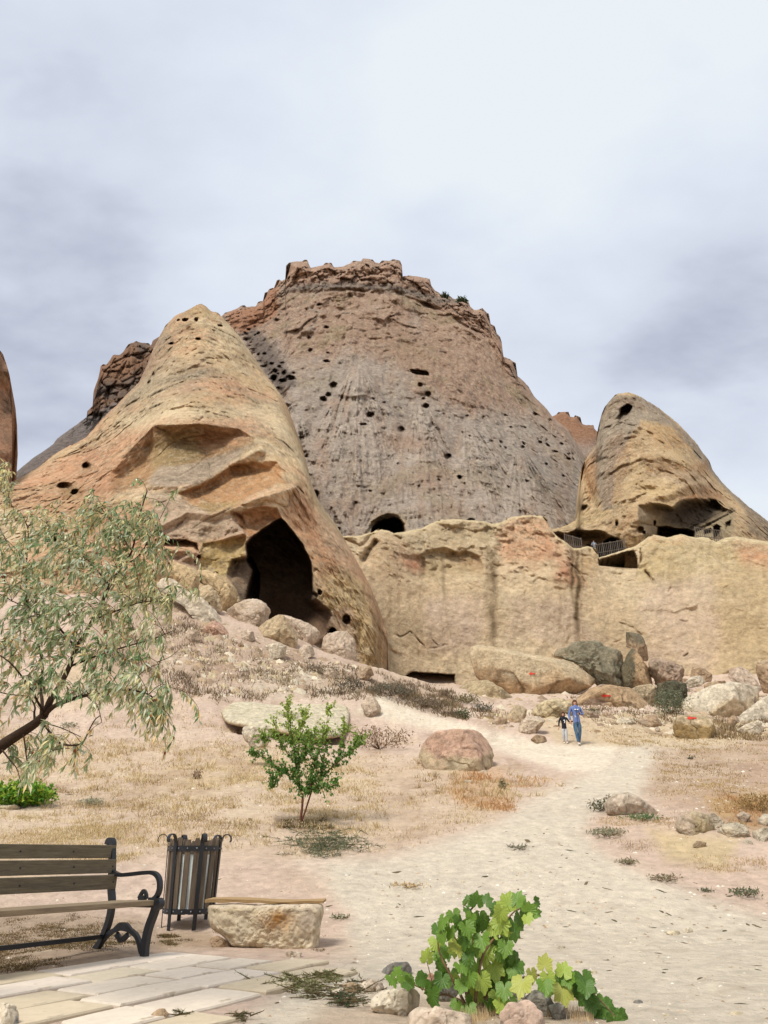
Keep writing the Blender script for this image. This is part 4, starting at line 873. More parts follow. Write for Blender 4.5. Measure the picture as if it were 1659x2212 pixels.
RC = alb(212, 190, 154, .76); RP = alb(220, 198, 172, .76); RB = alb(184, 158, 134, .76); RO = alb(200, 168, 128, .76); RM = alb(104, 100, 80, .7); RR = alb(212, 172, 146, .78); RW = alb(232, 216, 188, .76); RG = alb(160, 154, 142, .7); RT = alb(196, 166, 132, .7); RV = alb(164, 148, 118, .74)
G1 = 'boulders fallen below the cliff'; G2 = 'boulders at the mouth of the great cave'; G3 = 'rocks round the vine in the foreground'
B = {}
def bl(key, *a, **k): B[key] = boulder(*a, seed=len(B) * 5 + 1, **k)
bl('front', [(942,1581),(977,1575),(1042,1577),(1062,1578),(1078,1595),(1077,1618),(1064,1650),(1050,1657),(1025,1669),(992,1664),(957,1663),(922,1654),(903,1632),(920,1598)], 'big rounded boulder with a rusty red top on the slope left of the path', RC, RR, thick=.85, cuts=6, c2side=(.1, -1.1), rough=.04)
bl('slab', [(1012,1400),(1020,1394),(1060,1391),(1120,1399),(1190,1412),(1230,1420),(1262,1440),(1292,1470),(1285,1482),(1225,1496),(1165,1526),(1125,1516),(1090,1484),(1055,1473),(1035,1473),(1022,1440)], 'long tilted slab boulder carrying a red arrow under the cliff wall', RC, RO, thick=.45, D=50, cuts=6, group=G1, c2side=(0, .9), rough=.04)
bl('hump', [(985,1482),(1010,1472),(1055,1473),(1085,1488),(1110,1512),(1128,1540),(1112,1572),(1060,1575),(1010,1565),(975,1540)], 'rounded scrubby hump of rock below the long tilted slab', alb(198, 176, 138, .74), RV, thick=.8, D=41, cuts=3, group=G1, rough=.09)
bl('mossy', [(1190,1412),(1200,1402),(1244,1388),(1290,1390),(1333,1405),(1342,1430),(1346,1482),(1325,1486),(1290,1474),(1262,1442),(1230,1424),(1200,1419)], 'dark lichen covered boulder lying above the long slab', alb(146, 138, 114, .8), alb(188, 166, 132, .8), thick=.55, D=52, cuts=5, group=G1, rough=.15)
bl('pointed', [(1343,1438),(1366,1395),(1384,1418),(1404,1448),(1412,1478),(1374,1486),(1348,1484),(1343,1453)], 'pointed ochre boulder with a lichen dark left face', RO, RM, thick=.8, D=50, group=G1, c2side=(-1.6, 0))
bl('upper', [(1350,1367),(1364,1357),(1380,1360),(1390,1378),(1397,1400),(1403,1424),(1388,1420),(1370,1400),(1352,1398)], 'grey topped block standing on the pointed ochre boulder', RT, alb(128, 120, 98, .7), thick=.7, D=51.5, group=G1, c2side=(.3, -1.2))
bl('brown', [(1405,1423),(1424,1417),(1444,1426),(1469,1434),(1496,1456),(1494,1468),(1476,1482),(1444,1484),(1414,1482),(1404,1448)], 'low broken brown rock heap right of the pointed boulder', RB, RM, thick=.8, D=49.5, group=G1, rough=.14, cuts=9)
bl('arrowmid', [(1228,1502),(1246,1487),(1300,1483),(1362,1486),(1378,1500),(1395,1515),(1412,1532),(1428,1552),(1380,1556),(1300,1556),(1250,1554),(1232,1532)], 'flat topped brown boulder with a red arrow behind the walking people', RB, RO, thick=.5, D=38, group=G1, c2side=(.5, -.8), rough=.06)
bl('mid2', [(1360,1490),(1374,1482),(1406,1479),(1421,1488),(1426,1512),(1421,1534),(1405,1534),(1385,1514)], 'ochre boulder wedged beside the flat brown one', RC, RM, thick=.8, D=41, group=G1)
bl('pale', [(1470,1515),(1491,1500),(1519,1489),(1544,1480),(1579,1474),(1631,1482),(1680,1492),(1660,1515),(1602,1542),(1576,1544),(1544,1551),(1500,1549),(1473,1545)], 'biggest smooth pale boulder near the right edge', RW, RC, thick=.6, D=37, cuts=4, group=G1, c2side=(0, 1.2), rough=.03)
bl('pale2', [(1598,1545),(1620,1528),(1640,1512),(1668,1497),(1710,1515),(1715,1575),(1655,1570),(1640,1564),(1606,1566),(1592,1558)], 'pale rounded boulder cut by the right edge in front of the biggest one', RW, RP, thick=.7, D=34, cuts=4, group=G1, rough=.03)
bl('pale3', [(1592,1578),(1614,1564),(1634,1559),(1652,1571),(1657,1588),(1640,1596),(1604,1596)], 'small pale boulder lowest at the right edge', RW, RC, thick=.8, group=G1, cuts=4)
bl('arrowblock', [(1453,1556),(1469,1546),(1494,1542),(1524,1544),(1535,1551),(1546,1573),(1552,1594),(1539,1600),(1494,1600),(1462,1594),(1454,1578)], 'squared block boulder with a bright red arrow painted near its top', alb(206, 178, 126, .7), RC, thick=.75, box=.42, cuts=3, group=G1, c2side=(0, -.9), rough=.035)
bl('smallpale', [(1328,1557),(1340,1550),(1360,1549),(1378,1556),(1380,1565),(1360,1572),(1338,1568)], 'small flat pale rock on the ground right of the people', RW, RC, thick=.8, group=G1, cuts=4)
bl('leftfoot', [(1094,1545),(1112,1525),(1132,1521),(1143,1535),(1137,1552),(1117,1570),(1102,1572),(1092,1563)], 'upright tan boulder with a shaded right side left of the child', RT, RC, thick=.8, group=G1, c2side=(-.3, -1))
bl('leftfoot2', [(1119,1570),(1130,1553),(1150,1547),(1167,1547),(1178,1558),(1167,1572),(1145,1590),(1122,1584)], 'pale sloping boulder just left of the child', RP, RC, thick=.8, group=G1, cuts=5)
bl('mound', [(1146,1540),(1160,1522),(1187,1510),(1217,1511),(1242,1526),(1248,1552),(1190,1562),(1156,1556)], 'low pale mound of rock directly behind the child', alb(222, 202, 162, .76), RC, thick=.8, D=35, cuts=4, group=G1)
bl('right1', [(1573,1444),(1599,1440),(1619,1448),(1639,1468),(1646,1488),(1606,1486),(1586,1476),(1575,1463)], 'leaning pale boulder with a dark split left side near the right edge', RP, RB, thick=.7, D=43, group=G1, c2side=(-1.1, .4))
bl('right2', [(1632,1445),(1637,1428),(1659,1424),(1700,1430),(1700,1492),(1648,1490),(1638,1465)], 'upright tan boulder at the right edge behind the biggest pale one', RT, RC, thick=.8, D=44, group=G1)
bl('flatbit', [(1474,1478),(1494,1462),(1520,1459),(1530,1470),(1512,1480),(1494,1484)], 'thin pale slab poking out above the biggest pale boulder', RW, RP, thick=.7, D=41, group=G1)
bl('band', [(1520,1478),(1545,1472),(1575,1470),(1590,1480),(1560,1492),(1525,1490)], 'low tan rock tucked behind the biggest pale boulder', RT, RC, thick=.7, D=42, group=G1)
bl('filler', [(1420,1478),(1450,1470),(1480,1476),(1492,1500),(1480,1530),(1440,1540),(1415,1520)], 'grey green weathered rock left of the biggest pale boulder', RM, RV, thick=.7, D=40, group=G1, rough=.12)
bl('buried', [(1305,1733),(1328,1715),(1354,1710),(1379,1721),(1404,1739),(1430,1756),(1380,1764),(1332,1763),(1310,1752)], 'smooth half buried mound of pinkish rock on the right side of the path', RP, PALE, thick=.6, cuts=2, rough=.02, sink=.1)
G4 = 'broken ochre rocks on the right slope'
bl('ochre1', [(1457,1777),(1475,1763),(1505,1753),(1530,1760),(1546,1780),(1540,1802),(1520,1814),(1494,1806),(1472,1796)], 'jagged ochre rock with a dark undercut left end on the right slope', alb(220, 198, 156, .8), RP, thick=.7, cuts=14, group=G4, rough=.13, c2side=(-1.2, .3))
bl('ochre2', [(1523,1764),(1540,1756),(1556,1766),(1566,1780),(1556,1792),(1535,1790)], 'pale rock leaning on the jagged ochre one', RW, RT, thick=.8, cuts=8, group=G4)
bl('ochre3', [(1560,1782),(1590,1776),(1625,1788),(1632,1806),(1600,1816),(1566,1806)], 'flat cream rock farther right on the same slope', RW, RC, thick=.7, cuts=8, group=G4, rough=.1)
bl('ochre4', [(1625,1796),(1650,1788),(1690,1796),(1690,1824),(1650,1828),(1628,1816)], 'cream rock cut by the right edge below the orange grass', RW, RC, thick=.7, cuts=8, group=G4, rough=.1)
bl('x1', [(1145,1598),(1158,1588),(1178,1590),(1182,1600),(1160,1606)], 'low tan rock at the edge of the pale path below the sloping boulder', RT, RC, thick=.8, group=G1)
bl('x2', [(1240,1545),(1262,1534),(1290,1538),(1300,1556),(1270,1564),(1244,1560)], 'low brown rock right behind the walking woman', RB, RC, thick=.8, group=G1)
bl('x3', [(1380,1556),(1400,1544),(1432,1548),(1444,1562),(1415,1570),(1385,1568)], 'rough tan rock between the flat brown boulder and the arrow block', RT, RP, thick=.8, group=G1)
bl('x4', [(1490,1462),(1496,1440),(1520,1436),(1540,1452),(1536,1470),(1508,1472)], 'tan chunk against the wall above the thin pale slab', RT, RC, thick=.8, D=46, group=G1)
bl('x5', [(1280,1486),(1300,1478),(1330,1480),(1338,1490),(1305,1494)], 'narrow shaded rock between the dark lichen boulder and the flat brown one', RB, RM, thick=.8, D=45, group=G1)
bl('x6', [(1570,1556),(1582,1545),(1600,1548),(1598,1566),(1576,1568)], 'small tan boulder tucked left of the pale one at the right edge', RT, RP, thick=.8, group=G1)
bl('x7', [(1062,1560),(1075,1548),(1094,1552),(1096,1568),(1075,1574)], 'small rock at the foot of the rounded hump beside the path', RT, RP, thick=.8, group=G1)
bl('y1', [(512,1372),(526,1360),(548,1364),(552,1380),(530,1388)], 'small pale boulder left of the faceted tan one', RP, RT, thick=.8, group='boulders at the mouth of the great cave')
bl('y2', [(640,1404),(654,1392),(678,1396),(684,1412),(660,1420),(644,1416)], 'pale boulder on the slope right of the white squared rock', RP, RW, thick=.8, group='boulders at the mouth of the great cave')
bl('y3', [(392,1372),(408,1358),(430,1364),(436,1384),(412,1392),(396,1388)], 'pale boulder beneath the left end of the long slab', RP, RT, thick=.8, group='boulders at the mouth of the great cave')
bl('y4', [(770,1452),(780,1438),(800,1440),(808,1458),(790,1468),(774,1464)], 'tan boulder where the ribbed rock meets the slope', RT, RP, thick=.8, group='boulders at the mouth of the great cave')
bl('y5', [(690,1452),(704,1442),(726,1446),(730,1462),(706,1468)], 'low pinkish boulder under the pale one at the foot of the ribs', RP, RT, thick=.8, group='boulders at the mouth of the great cave')
bl('o5', [(1546,1800),(1556,1786),(1576,1790),(1580,1806),(1560,1812)], 'broken cream rock between the jagged ochre one and the flat cream one', RW, RC, thick=.8, cuts=14, group=G4, rough=.12)
bl('o6', [(1590,1762),(1604,1752),(1622,1758),(1620,1772),(1600,1776)], 'small pinkish rock above the flat cream rock on the right slope', RP, RT, thick=.8, cuts=12, group=G4, rough=.1)
bl('o7', [(1600,1822),(1612,1812),(1634,1818),(1630,1834),(1608,1834)], 'small pale rock just below the flat cream rock on the right slope', RW, RP, thick=.8, cuts=12, group=G4, rough=.1)
bl('o8', [(1496,1826),(1506,1816),(1526,1820),(1524,1834),(1502,1836)], 'little tan rock below the jagged ochre one', RT, RC, thick=.8, cuts=12, group=G4, rough=.1)
bl('o9', [(1636,1770),(1650,1758),(1680,1764),(1680,1786),(1644,1786)], 'pale angular rock at the right edge above the cream ones', RW, RC, thick=.8, cuts=14, group=G4, rough=.1)
# mouth of the great cave
bl('L4', [(318,1258),(350,1247),(378,1252),(403,1275),(440,1295),(473,1325),(492,1346),(502,1375),(490,1386),(440,1352),(390,1302),(335,1275)], 'long pale slab sloping down beneath the cave boulders', RW, RP, thick=.35, D=40.0, cuts=5, group=G2, rough=.04)
bl('L1', [(352,1207),(366,1205),(386,1217),(416,1225),(434,1232),(431,1256),(423,1268),(403,1273),(388,1265),(366,1250),(350,1243)], 'leftmost tan block of the pile by the great cave', alb(216, 188, 144, .76), RO, thick=.8, D=42.5, group=G2)
bl('L2', [(425,1231),(448,1231),(481,1242),(496,1247),(507,1261),(514,1288),(507,1309),(486,1319),(476,1300),(458,1268),(430,1262)], 'tan boulder with a shaded right face leaning over the pile', alb(216, 188, 144, .76), RO, thick=.8, D=43, group=G2)
bl('L3', [(417,1277),(433,1263),(450,1260),(462,1273),(477,1291),(481,1318),(470,1313),(445,1294)], 'smaller tan block propped beneath the leaning boulder', RC, RO, thick=.8, D=41.3, group=G2)
bl('L5', [(482,1322),(500,1312),(520,1298),(553,1290),(568,1300),(580,1313),(598,1323),(592,1336),(560,1350),(545,1352),(515,1344),(495,1334)], 'wide pinkish boulder in the mouth of the great cave', RP, RT, thick=.6, D=41.6, cuts=9, group=G2)
bl('L7', [(596,1328),(615,1327),(646,1340),(676,1352),(693,1366),(688,1380),(673,1390),(648,1382),(630,1366),(615,1345)], 'pinkish boulder dipping to the right inside the cave mouth', RP, RB, thick=.6, D=44.5, group=G2)
bl('L6', [(547,1372),(556,1357),(580,1333),(600,1328),(613,1332),(630,1351),(645,1376),(638,1394),(615,1397),(590,1392),(558,1382)], 'faceted tan boulder at the front of the cave pile', alb(212, 188, 150, .76), RT, thick=.8, D=40.6, cuts=10, group=G2)
bl('L8', [(686,1388),(700,1373),(726,1365),(750,1365),(766,1381),(770,1422),(740,1436),(712,1424)], 'pale boulder at the foot of the ribs right of the cave', RP, RT, thick=.7, D=44, group=G2)
bl('L9', [(578,1393),(603,1388),(620,1396),(614,1418),(583,1420)], 'small white squared rock below the cave pile', RW, RP, thick=.8, group=G2, box=.45)
bl('L10', [(433,1350),(460,1334),(485,1349),(502,1374),(482,1386),(445,1384)], 'rust red hollowed boulder under the long pale slab', RR, RO, thick=.7, D=38.6, group=G2)
bl('L11', [(330,1215),(352,1205),(356,1245),(340,1256),(322,1240)], 'tan block half hidden by the leafy branches', RC, RT, thick=.8, D=42, group=G2)
bl('upslope', [(779,1522),(794,1504),(810,1505),(823,1525),(825,1558),(800,1557)], 'single pale boulder standing on the slope above the sapling', RP, RC, thick=.8)
def ledge():
    ctr = np.mean([[p.x, p.y] for p in _LP], axis=0); n0 = len(_LP); rim = smooth_path([tuple(p) for p in _LP] + [tuple(_LP[0])], 5)[:-1]; n = len(rim); vs = []; cl = []
    y0 = min(p.y for p in _LP); y1 = max(p.y for p in _LP)
    def pt(i, s, up):
        x = ctr[0] + (rim[i][0] - ctr[0]) * s; y = ctr[1] + (rim[i][1] - ctr[1]) * s
        zr = rim[i][2]; zc = sum(p.z for p in _LP) / n0; return (x, y, zc + (zr - zc) * s + up + .22 * (1 - (y - y0) / (y1 - y0)) - .1)
    rings = [(.02, .30), (.3, .31), (.55, .32), (.75, .33), (.88, .33), (.95, .31), (1.0, .25), (1.01, .15), (.98, .10), (.9, .05), (.7, -.1), (.5, -.6)]
    y0 = min(p.y for p in _LP); y1 = max(p.y for p in _LP)
    for s, up in rings:
        for i in range(n): vs.append(pt(i, s, up))
    V = np.array(vs); nz = fbm(V[:, 0], V[:, 1], V[:, 2], .8, 4, .6, 4); V[:, 2] += .05 * nz; V[:, 1] += .09 * fbm(V[:, 0], V[:, 1], V[:, 2] * 3, .5, 3, .6, 6)
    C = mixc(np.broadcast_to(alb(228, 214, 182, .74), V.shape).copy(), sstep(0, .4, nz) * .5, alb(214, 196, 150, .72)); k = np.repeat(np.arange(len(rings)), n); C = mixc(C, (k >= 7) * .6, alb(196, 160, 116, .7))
    fs = [(r * n + i, r * n + (i + 1) % n, (r + 1) * n + (i + 1) % n, (r + 1) * n + i) for r in range(len(rings) - 1) for i in range(n)] + [tuple(range(n))]
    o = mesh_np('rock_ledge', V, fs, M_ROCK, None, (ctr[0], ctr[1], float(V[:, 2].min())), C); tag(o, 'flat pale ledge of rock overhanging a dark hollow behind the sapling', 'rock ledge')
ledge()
bl('chunk', [(520,1566),(560,1572),(590,1584),(575,1610),(545,1612),(525,1592)], 'cream rock wedged under the left end of the overhanging ledge', RW, RT, thick=.6, D=22.4)
# foreground stones
FR = dict(mat=M_ROCKN, group=G3, name='rock', cat='rock')
bl('f1', [(821,2096),(838,2084),(855,2080),(880,2078),(890,2090),(889,2106),(860,2111),(826,2110)], 'small blue grey rock behind the vine on the left', RG, alb(120, 118, 114, .7), thick=.9, **FR)
bl('f2', [(803,2152),(822,2141),(860,2138),(898,2137),(914,2152),(908,2178),(868,2196),(830,2193),(802,2178)], 'cream white rock at the left foot of the vine', RW, alb(214, 184, 146, .74), thick=.8, **FR)
bl('f3', [(880,2192),(905,2176),(950,2178),(985,2184),(1016,2192),(1020,2230),(890,2230)], 'long pale rock at the bottom edge below the vine', RP, RW, thick=.6, **FR)
bl('f4', [(932,2120),(960,2104),(985,2110),(992,2140),(975,2168),(940,2165),(928,2140)], 'grey rock hidden among the lower leaves of the vine', RG, alb(92, 84, 72, .7), thick=.8, **FR)
bl('f5', [(1096,2110),(1112,2098),(1132,2104),(1140,2135),(1126,2160),(1100,2156)], 'whitish rock right behind the vine stem', alb(222, 214, 200, .74), RG, thick=.8, **FR)
bl('f6', [(1131,2156),(1155,2139),(1180,2145),(1198,2172),(1192,2200),(1160,2190)], 'grey speckled rock right of the vine', RG, alb(188, 180, 160, .7), thick=.8, **FR)
bl('f7', [(1184,2172),(1205,2166),(1226,2178),(1222,2202),(1196,2204)], 'little grey rock under the trailing runner', RG, RP, thick=.8, **FR)
bl('f8', [(1082,2192),(1100,2168),(1140,2160),(1170,2185),(1184,2235),(1080,2235)], 'reddish clay rock below the vine at the bottom edge', alb(214, 184, 160, .76), RP, thick=.6, **FR)
bl('f9', [(917,2112),(930,2100),(944,2108),(940,2146),(922,2150)], 'small reddish stone between the cream rock and the vine', alb(196, 146, 116, .7), RP, thick=.8, **FR)
bl('f10', [(-40,2172),(0,2166),(34,2172),(42,2200),(20,2230),(-40,2230)], 'pale rock in the bottom left corner beside the paving', RW, RP, thick=.7, **FR)
bl('f11', [(8,2200),(22,2190),(38,2196),(42,2222),(10,2226)], 'small blue grey stone in the bottom left corner', alb(140, 138, 134, .7), RG, thick=.8, **FR)
bl('f12', [(325,2192),(340,2180),(356,2178),(365,2190),(352,2206),(330,2205)], 'tan stone on the edge of the paving', RT, RC, thick=.8, **FR)
bl('f13', [(712,2142),(737,2135),(745,2147),(722,2153)], 'small white stone among the weeds beside the paving', RW, RP, thick=.9, **FR)
bl('f14', [(738,2128),(758,2120),(776,2128),(772,2144),(748,2146)], 'small tan stone among the weeds beside the paving', RT, RC, thick=.9, **FR)
bl('f15', [(770,2128),(800,2116),(830,2122),(834,2140),(800,2146)], 'pale stone between the weeds and the cream white rock', RP, RW, thick=.7, **FR)
bl('b1', [(445,2040),(456,2026),(470,2021),(488,2031),(500,2046),(470,2050)], 'half buried pinkish stone at the left foot of the stone seat', RT, RR, thick=.8, mat=M_ROCKN, name='rock', cat='rock')
bl('b2', [(610,2060),(630,2054),(655,2058),(648,2068),(620,2070)], 'flat pale stone on the ground before the stone seat', RP, RW, thick=.8, mat=M_ROCKN, name='rock', cat='rock')
# smaller loose stones on the slopes, each its own
LS = [(1213,2047,18,6,'white','on the lower path'),(1178,2000,14,5,'cream','on the lower path'),(1250,2078,16,6,'cream','on the lower path'),(1456,2016,30,10,'cream','on the right side of the path'),(1487,2010,24,9,'white','on the right side of the path'),
      (1556,2029,14,5,'pinkish','on the right side of the path'),(1280,2100,18,6,'cream','on the lower path'),(1380,2165,20,8,'grey','at the bottom of the path'),(1590,2190,36,9,'cream','at the bottom right'),(1440,2195,20,6,'cream','at the bottom of the path'),(1000,1905,9,4,'cream','by the dry grass on the path'),
      (205,1560,16,10,'white','under the leafy branches'),(428,1737,12,4,'white','on the grassy slope'),(290,1620,10,5,'cream','under the branches'),(1010,1690,22,7,'white','below the rusty boulder'),(1045,1668,16,6,'white','below the rusty boulder'),
      (560,1430,12,7,'pinkish','below the cave pile'),(660,1425,12,8,'pinkish','below the cave pile'),(520,1395,12,8,'tan','below the cave pile'),(720,1450,14,9,'pinkish','below the cave pile'),(905,1500,12,6,'tan','on the scrubby bank'),(1290,1580,14,6,'tan','by the feet of the people'),
      (1200,1570,12,6,'tan','by the feet of the people'),(1420,1574,12,6,'pale','beside the arrow block'),(1568,1592,14,8,'pale','beside the arrow block'),(1580,1560,18,9,'tan','among the right hand boulders'),(1480,1470,12,8,'tan','among the right hand boulders'),(1530,1462,12,6,'tan','at the foot of the wall'),
      (20,1745,50,8,'cream','below the bright green bush'),(1010,1650,10,6,'tan','left of the rusty boulder')]
LL = ['small white stone on the path, straight above the right half of the vine', 'small cream stone on the path, farther left than the white one above the vine', 'small cream stone on the path between the vine and the twin stones', 'wide flat cream stone, left one of the pair on the right of the path',
 'bright white stone, right one of the pair on the right of the path', 'small pinkish stone on the soil right of the bright white stone', 'cream stone on the path just above the trailing vine runner', 'flat grey stone at the bottom of the path right of the vine runner', 'long cream stone in the bottom right of the path', 'small cream stone at the bottom of the path left of the long one',
 'tiny cream stone left of the flat straw tuft on the path', 'white stone on the slope seen under the leafy branches', 'small flat white stone in the dry grass right of the narrow brown weed', 'tiny cream stone in the dry grass below the leafy branches', 'wide flat white stone under the shaded end of the rusty boulder', 'small white stone touching the shaded end of the rusty boulder',
 'small pinkish stone below the faceted boulder of the cave pile', 'small pinkish stone right of the white squared rock', 'small tan stone at the left, below the hollowed red boulder', 'pinkish stone at the foot of the ribs, rightmost below the cave', 'small tan stone on the scrubby bank below the slot cave', 'small tan stone on the ground right of the woman',
 'small tan stone on the ground left of the child', 'small pale stone left of the squared arrow block', 'small pale stone right of the squared arrow block', 'tan stone between the squared arrow block and the lowest pale boulder', 'small tan stone above the biggest pale boulder', 'small tan stone at the foot of the wall near its right end',
 'long cream stone below the bright green bush at the left edge', 'small tan stone left of the rusty boulder foot']
cmap = {'white': RW, 'cream': alb(228, 210, 176, .74), 'pinkish': RP, 'grey': RG, 'tan': RT, 'pale': RP}
for i, (px, py, w, h, cn, where) in enumerate(LS):
    th = np.linspace(0, 2 * np.pi, 9)[:-1]; R = np.random.RandomState(i)
    rr = R.uniform(.8, 1.1, 8)
    boulder([(px + w * .6 * math.cos(a) * r, py + h * .75 * math.sin(a) * r) for a, r in zip(th, rr)], LL[i], cmap[cn], None, thick=.8, cuts=5, seed=300 + i, group='loose stones lying ' + where,
            name='stone', cat='stone', nseg=24, mat=M_ROCKN if py > 1900 else M_ROCK)
bpy.context.view_layer.update()

def drape(o, px, py, off=.03):
    a, b = ray(px, py); org = Vector((0, 0, CAMZ)); d = Vector((a, 1, b)).normalized()
    bv = BVHTree.FromPolygons([o.matrix_world @ v.co for v in o.data.vertices], [p.vertices[:] for p in o.data.polygons])
    h = bv.ray_cast(org, d)
    if h[0] is None: return None
    return h[0] - d * off
M_RED = mat_plain('red_arrow_paint', lin(196, 48, 36), lin(214, 70, 52), scale=9, rough=.8, bump=.1)
def arrow(o, cx, cy, w, h):
    nx = 14; pts = {}; vs = []; fs = []
    for i in range(nx + 1):
        u = i / nx; hh = (h * u / .38) if u < .38 else h * .34
        if abs(u - .38) < .5 / nx: hh = h
        row = []
        for s in (-1, 0, 1):
            p = drape(o, cx - w / 2 + u * w, cy + s * hh / 2); 
            if p is None: return
            row.append(len(vs)); vs.append(p)
        pts[i] = row
    for i in range(nx):
        for k in (0, 1): fs.append((pts[i][k], pts[i][k + 1], pts[i + 1][k + 1], pts[i + 1][k]))
    a = mesh_np('painted_arrow', [v[:] for v in vs], fs, M_RED, None, vs[0][:])
    a.parent = o; a.location = Vector(vs[0]) - o.location
arrow(B['slab'], 1149, 1455, 13, 8); arrow(B['arrowmid'], 1309, 1503, 20, 9); arrow(B['arrowblock'], 1494, 1551, 21, 9)

# ------------------------------------------------------------------ stone seat with its plank
def stone_seat():
    t = empty('stone_bench', hit(570, 2048)); tag(t, 'rough stone block topped with a single weathered plank, right of the litter bin', 'bench')
    D = t.location.y + .05
    o = boulder([(447,1956),(500,1953),(560,1956),(620,1953),(694,1953),(697,1968),(694,1985),(689,1998),(686,2036),(672,2054),(640,2056),(602,2052),(577,2050),(537,2042),(500,2036),(486,2024),(474,2016),(456,2007),(449,1988)],
                None, alb(218, 200, 168, .76), alb(200, 166, 116, .74), thick=.42, D=D, cuts=0, rough=.03, seed=13, box=.30, mat=M_ROCKN, name='stone_block', cat=None, nseg=190, amt2=.45)
    me = o.data; ca = me.color_attributes['Col']
    n = len(me.vertices); co = np.zeros(n * 3); me.vertices.foreach_get('co', co); co = co.reshape(-1, 3) + np.array(o.location[:])
    px, py = photo_of(co[:, 0], co[:, 1], co[:, 2]); c = np.zeros(n * 4, np.float32); ca.data.foreach_get('color', c); c = c.reshape(-1, 4)
    nn = fbm(co[:, 0], co[:, 1], co[:, 2], .12, 4, .65, 3); C = c[:, :3]
    C = mixc(C, blob(px, py, 600, 1990, 34, 26) * (.9 + nn), alb(190, 136, 74, .7)); C = mixc(C, sstep(16, 2, py - 1953) * .8, alb(226, 206, 178, .72))
    C = mixc(C, blob(px, py, 665, 1985, 20, 25) * .6, alb(186, 164, 146, .7)); C = mixc(C, sstep(.1, .4, nn) * .5, alb(150, 130, 86, .7))
    c[:, :3] = np.clip(C * (1 + .35 * nn)[:, None], .02, 1); ca.data.foreach_set('color', c.ravel())
    off = 0.07 * fbm(co[:, 0], co[:, 1], co[:, 2], .45, 5, .66, 7, ridge=True); co[:, 1] += off; me.vertices.foreach_set('co', (co - np.array(o.location[:])).ravel()); me.update()
    loc = Vector(o.location); o.parent = t; o.location = loc - t.location
    for k in ('label', 'category'):
        if k in o: del o[k]
    a = at(444, 1950, D + .02); b = at(699, 1951, D + .02); L = (b - a).length
    mb = MB(); N = 40; vs = []; fs = []; R = np.random.RandomState(4)
    for i in range(N + 1):
        u = i / N; x = a.x + (b.x - a.x) * u; zc = a.z + (b.z - a.z) * u; w = .006 * math.sin(u * 9) + .004 * math.sin(u * 23); thk = .024 + .006 * math.sin(u * 5 + 1)
        for (yy, zz) in ((-.04 + w, -.0 + .004 * math.sin(u * 31)), (.36, 0), (.36, thk), (-.045 + w, thk + .003 * math.sin(u * 17))): vs.append((x, a.y + yy, zc + zz + .004 * math.sin(u * 7)))
    for i in range(N):
        for k in range(4): fs.append((i * 4 + k, i * 4 + (k + 1) % 4, i * 4 + 4 + (k + 1) % 4, i * 4 + 4 + k))
    fs.append((0, 1, 2, 3)); fs.append((N * 4 + 3, N * 4 + 2, N * 4 + 1, N * 4))
    p = mesh_np('plank', vs, fs, mat_plain('plank_wood', alb(168, 124, 80, .7), alb(198, 172, 122, .7), scale=7, stretch=(.6, 8, 8), rough=.85, bump=.6), None, a, smooth=False); p.parent = t; p.location = a - t.location
stone_seat()

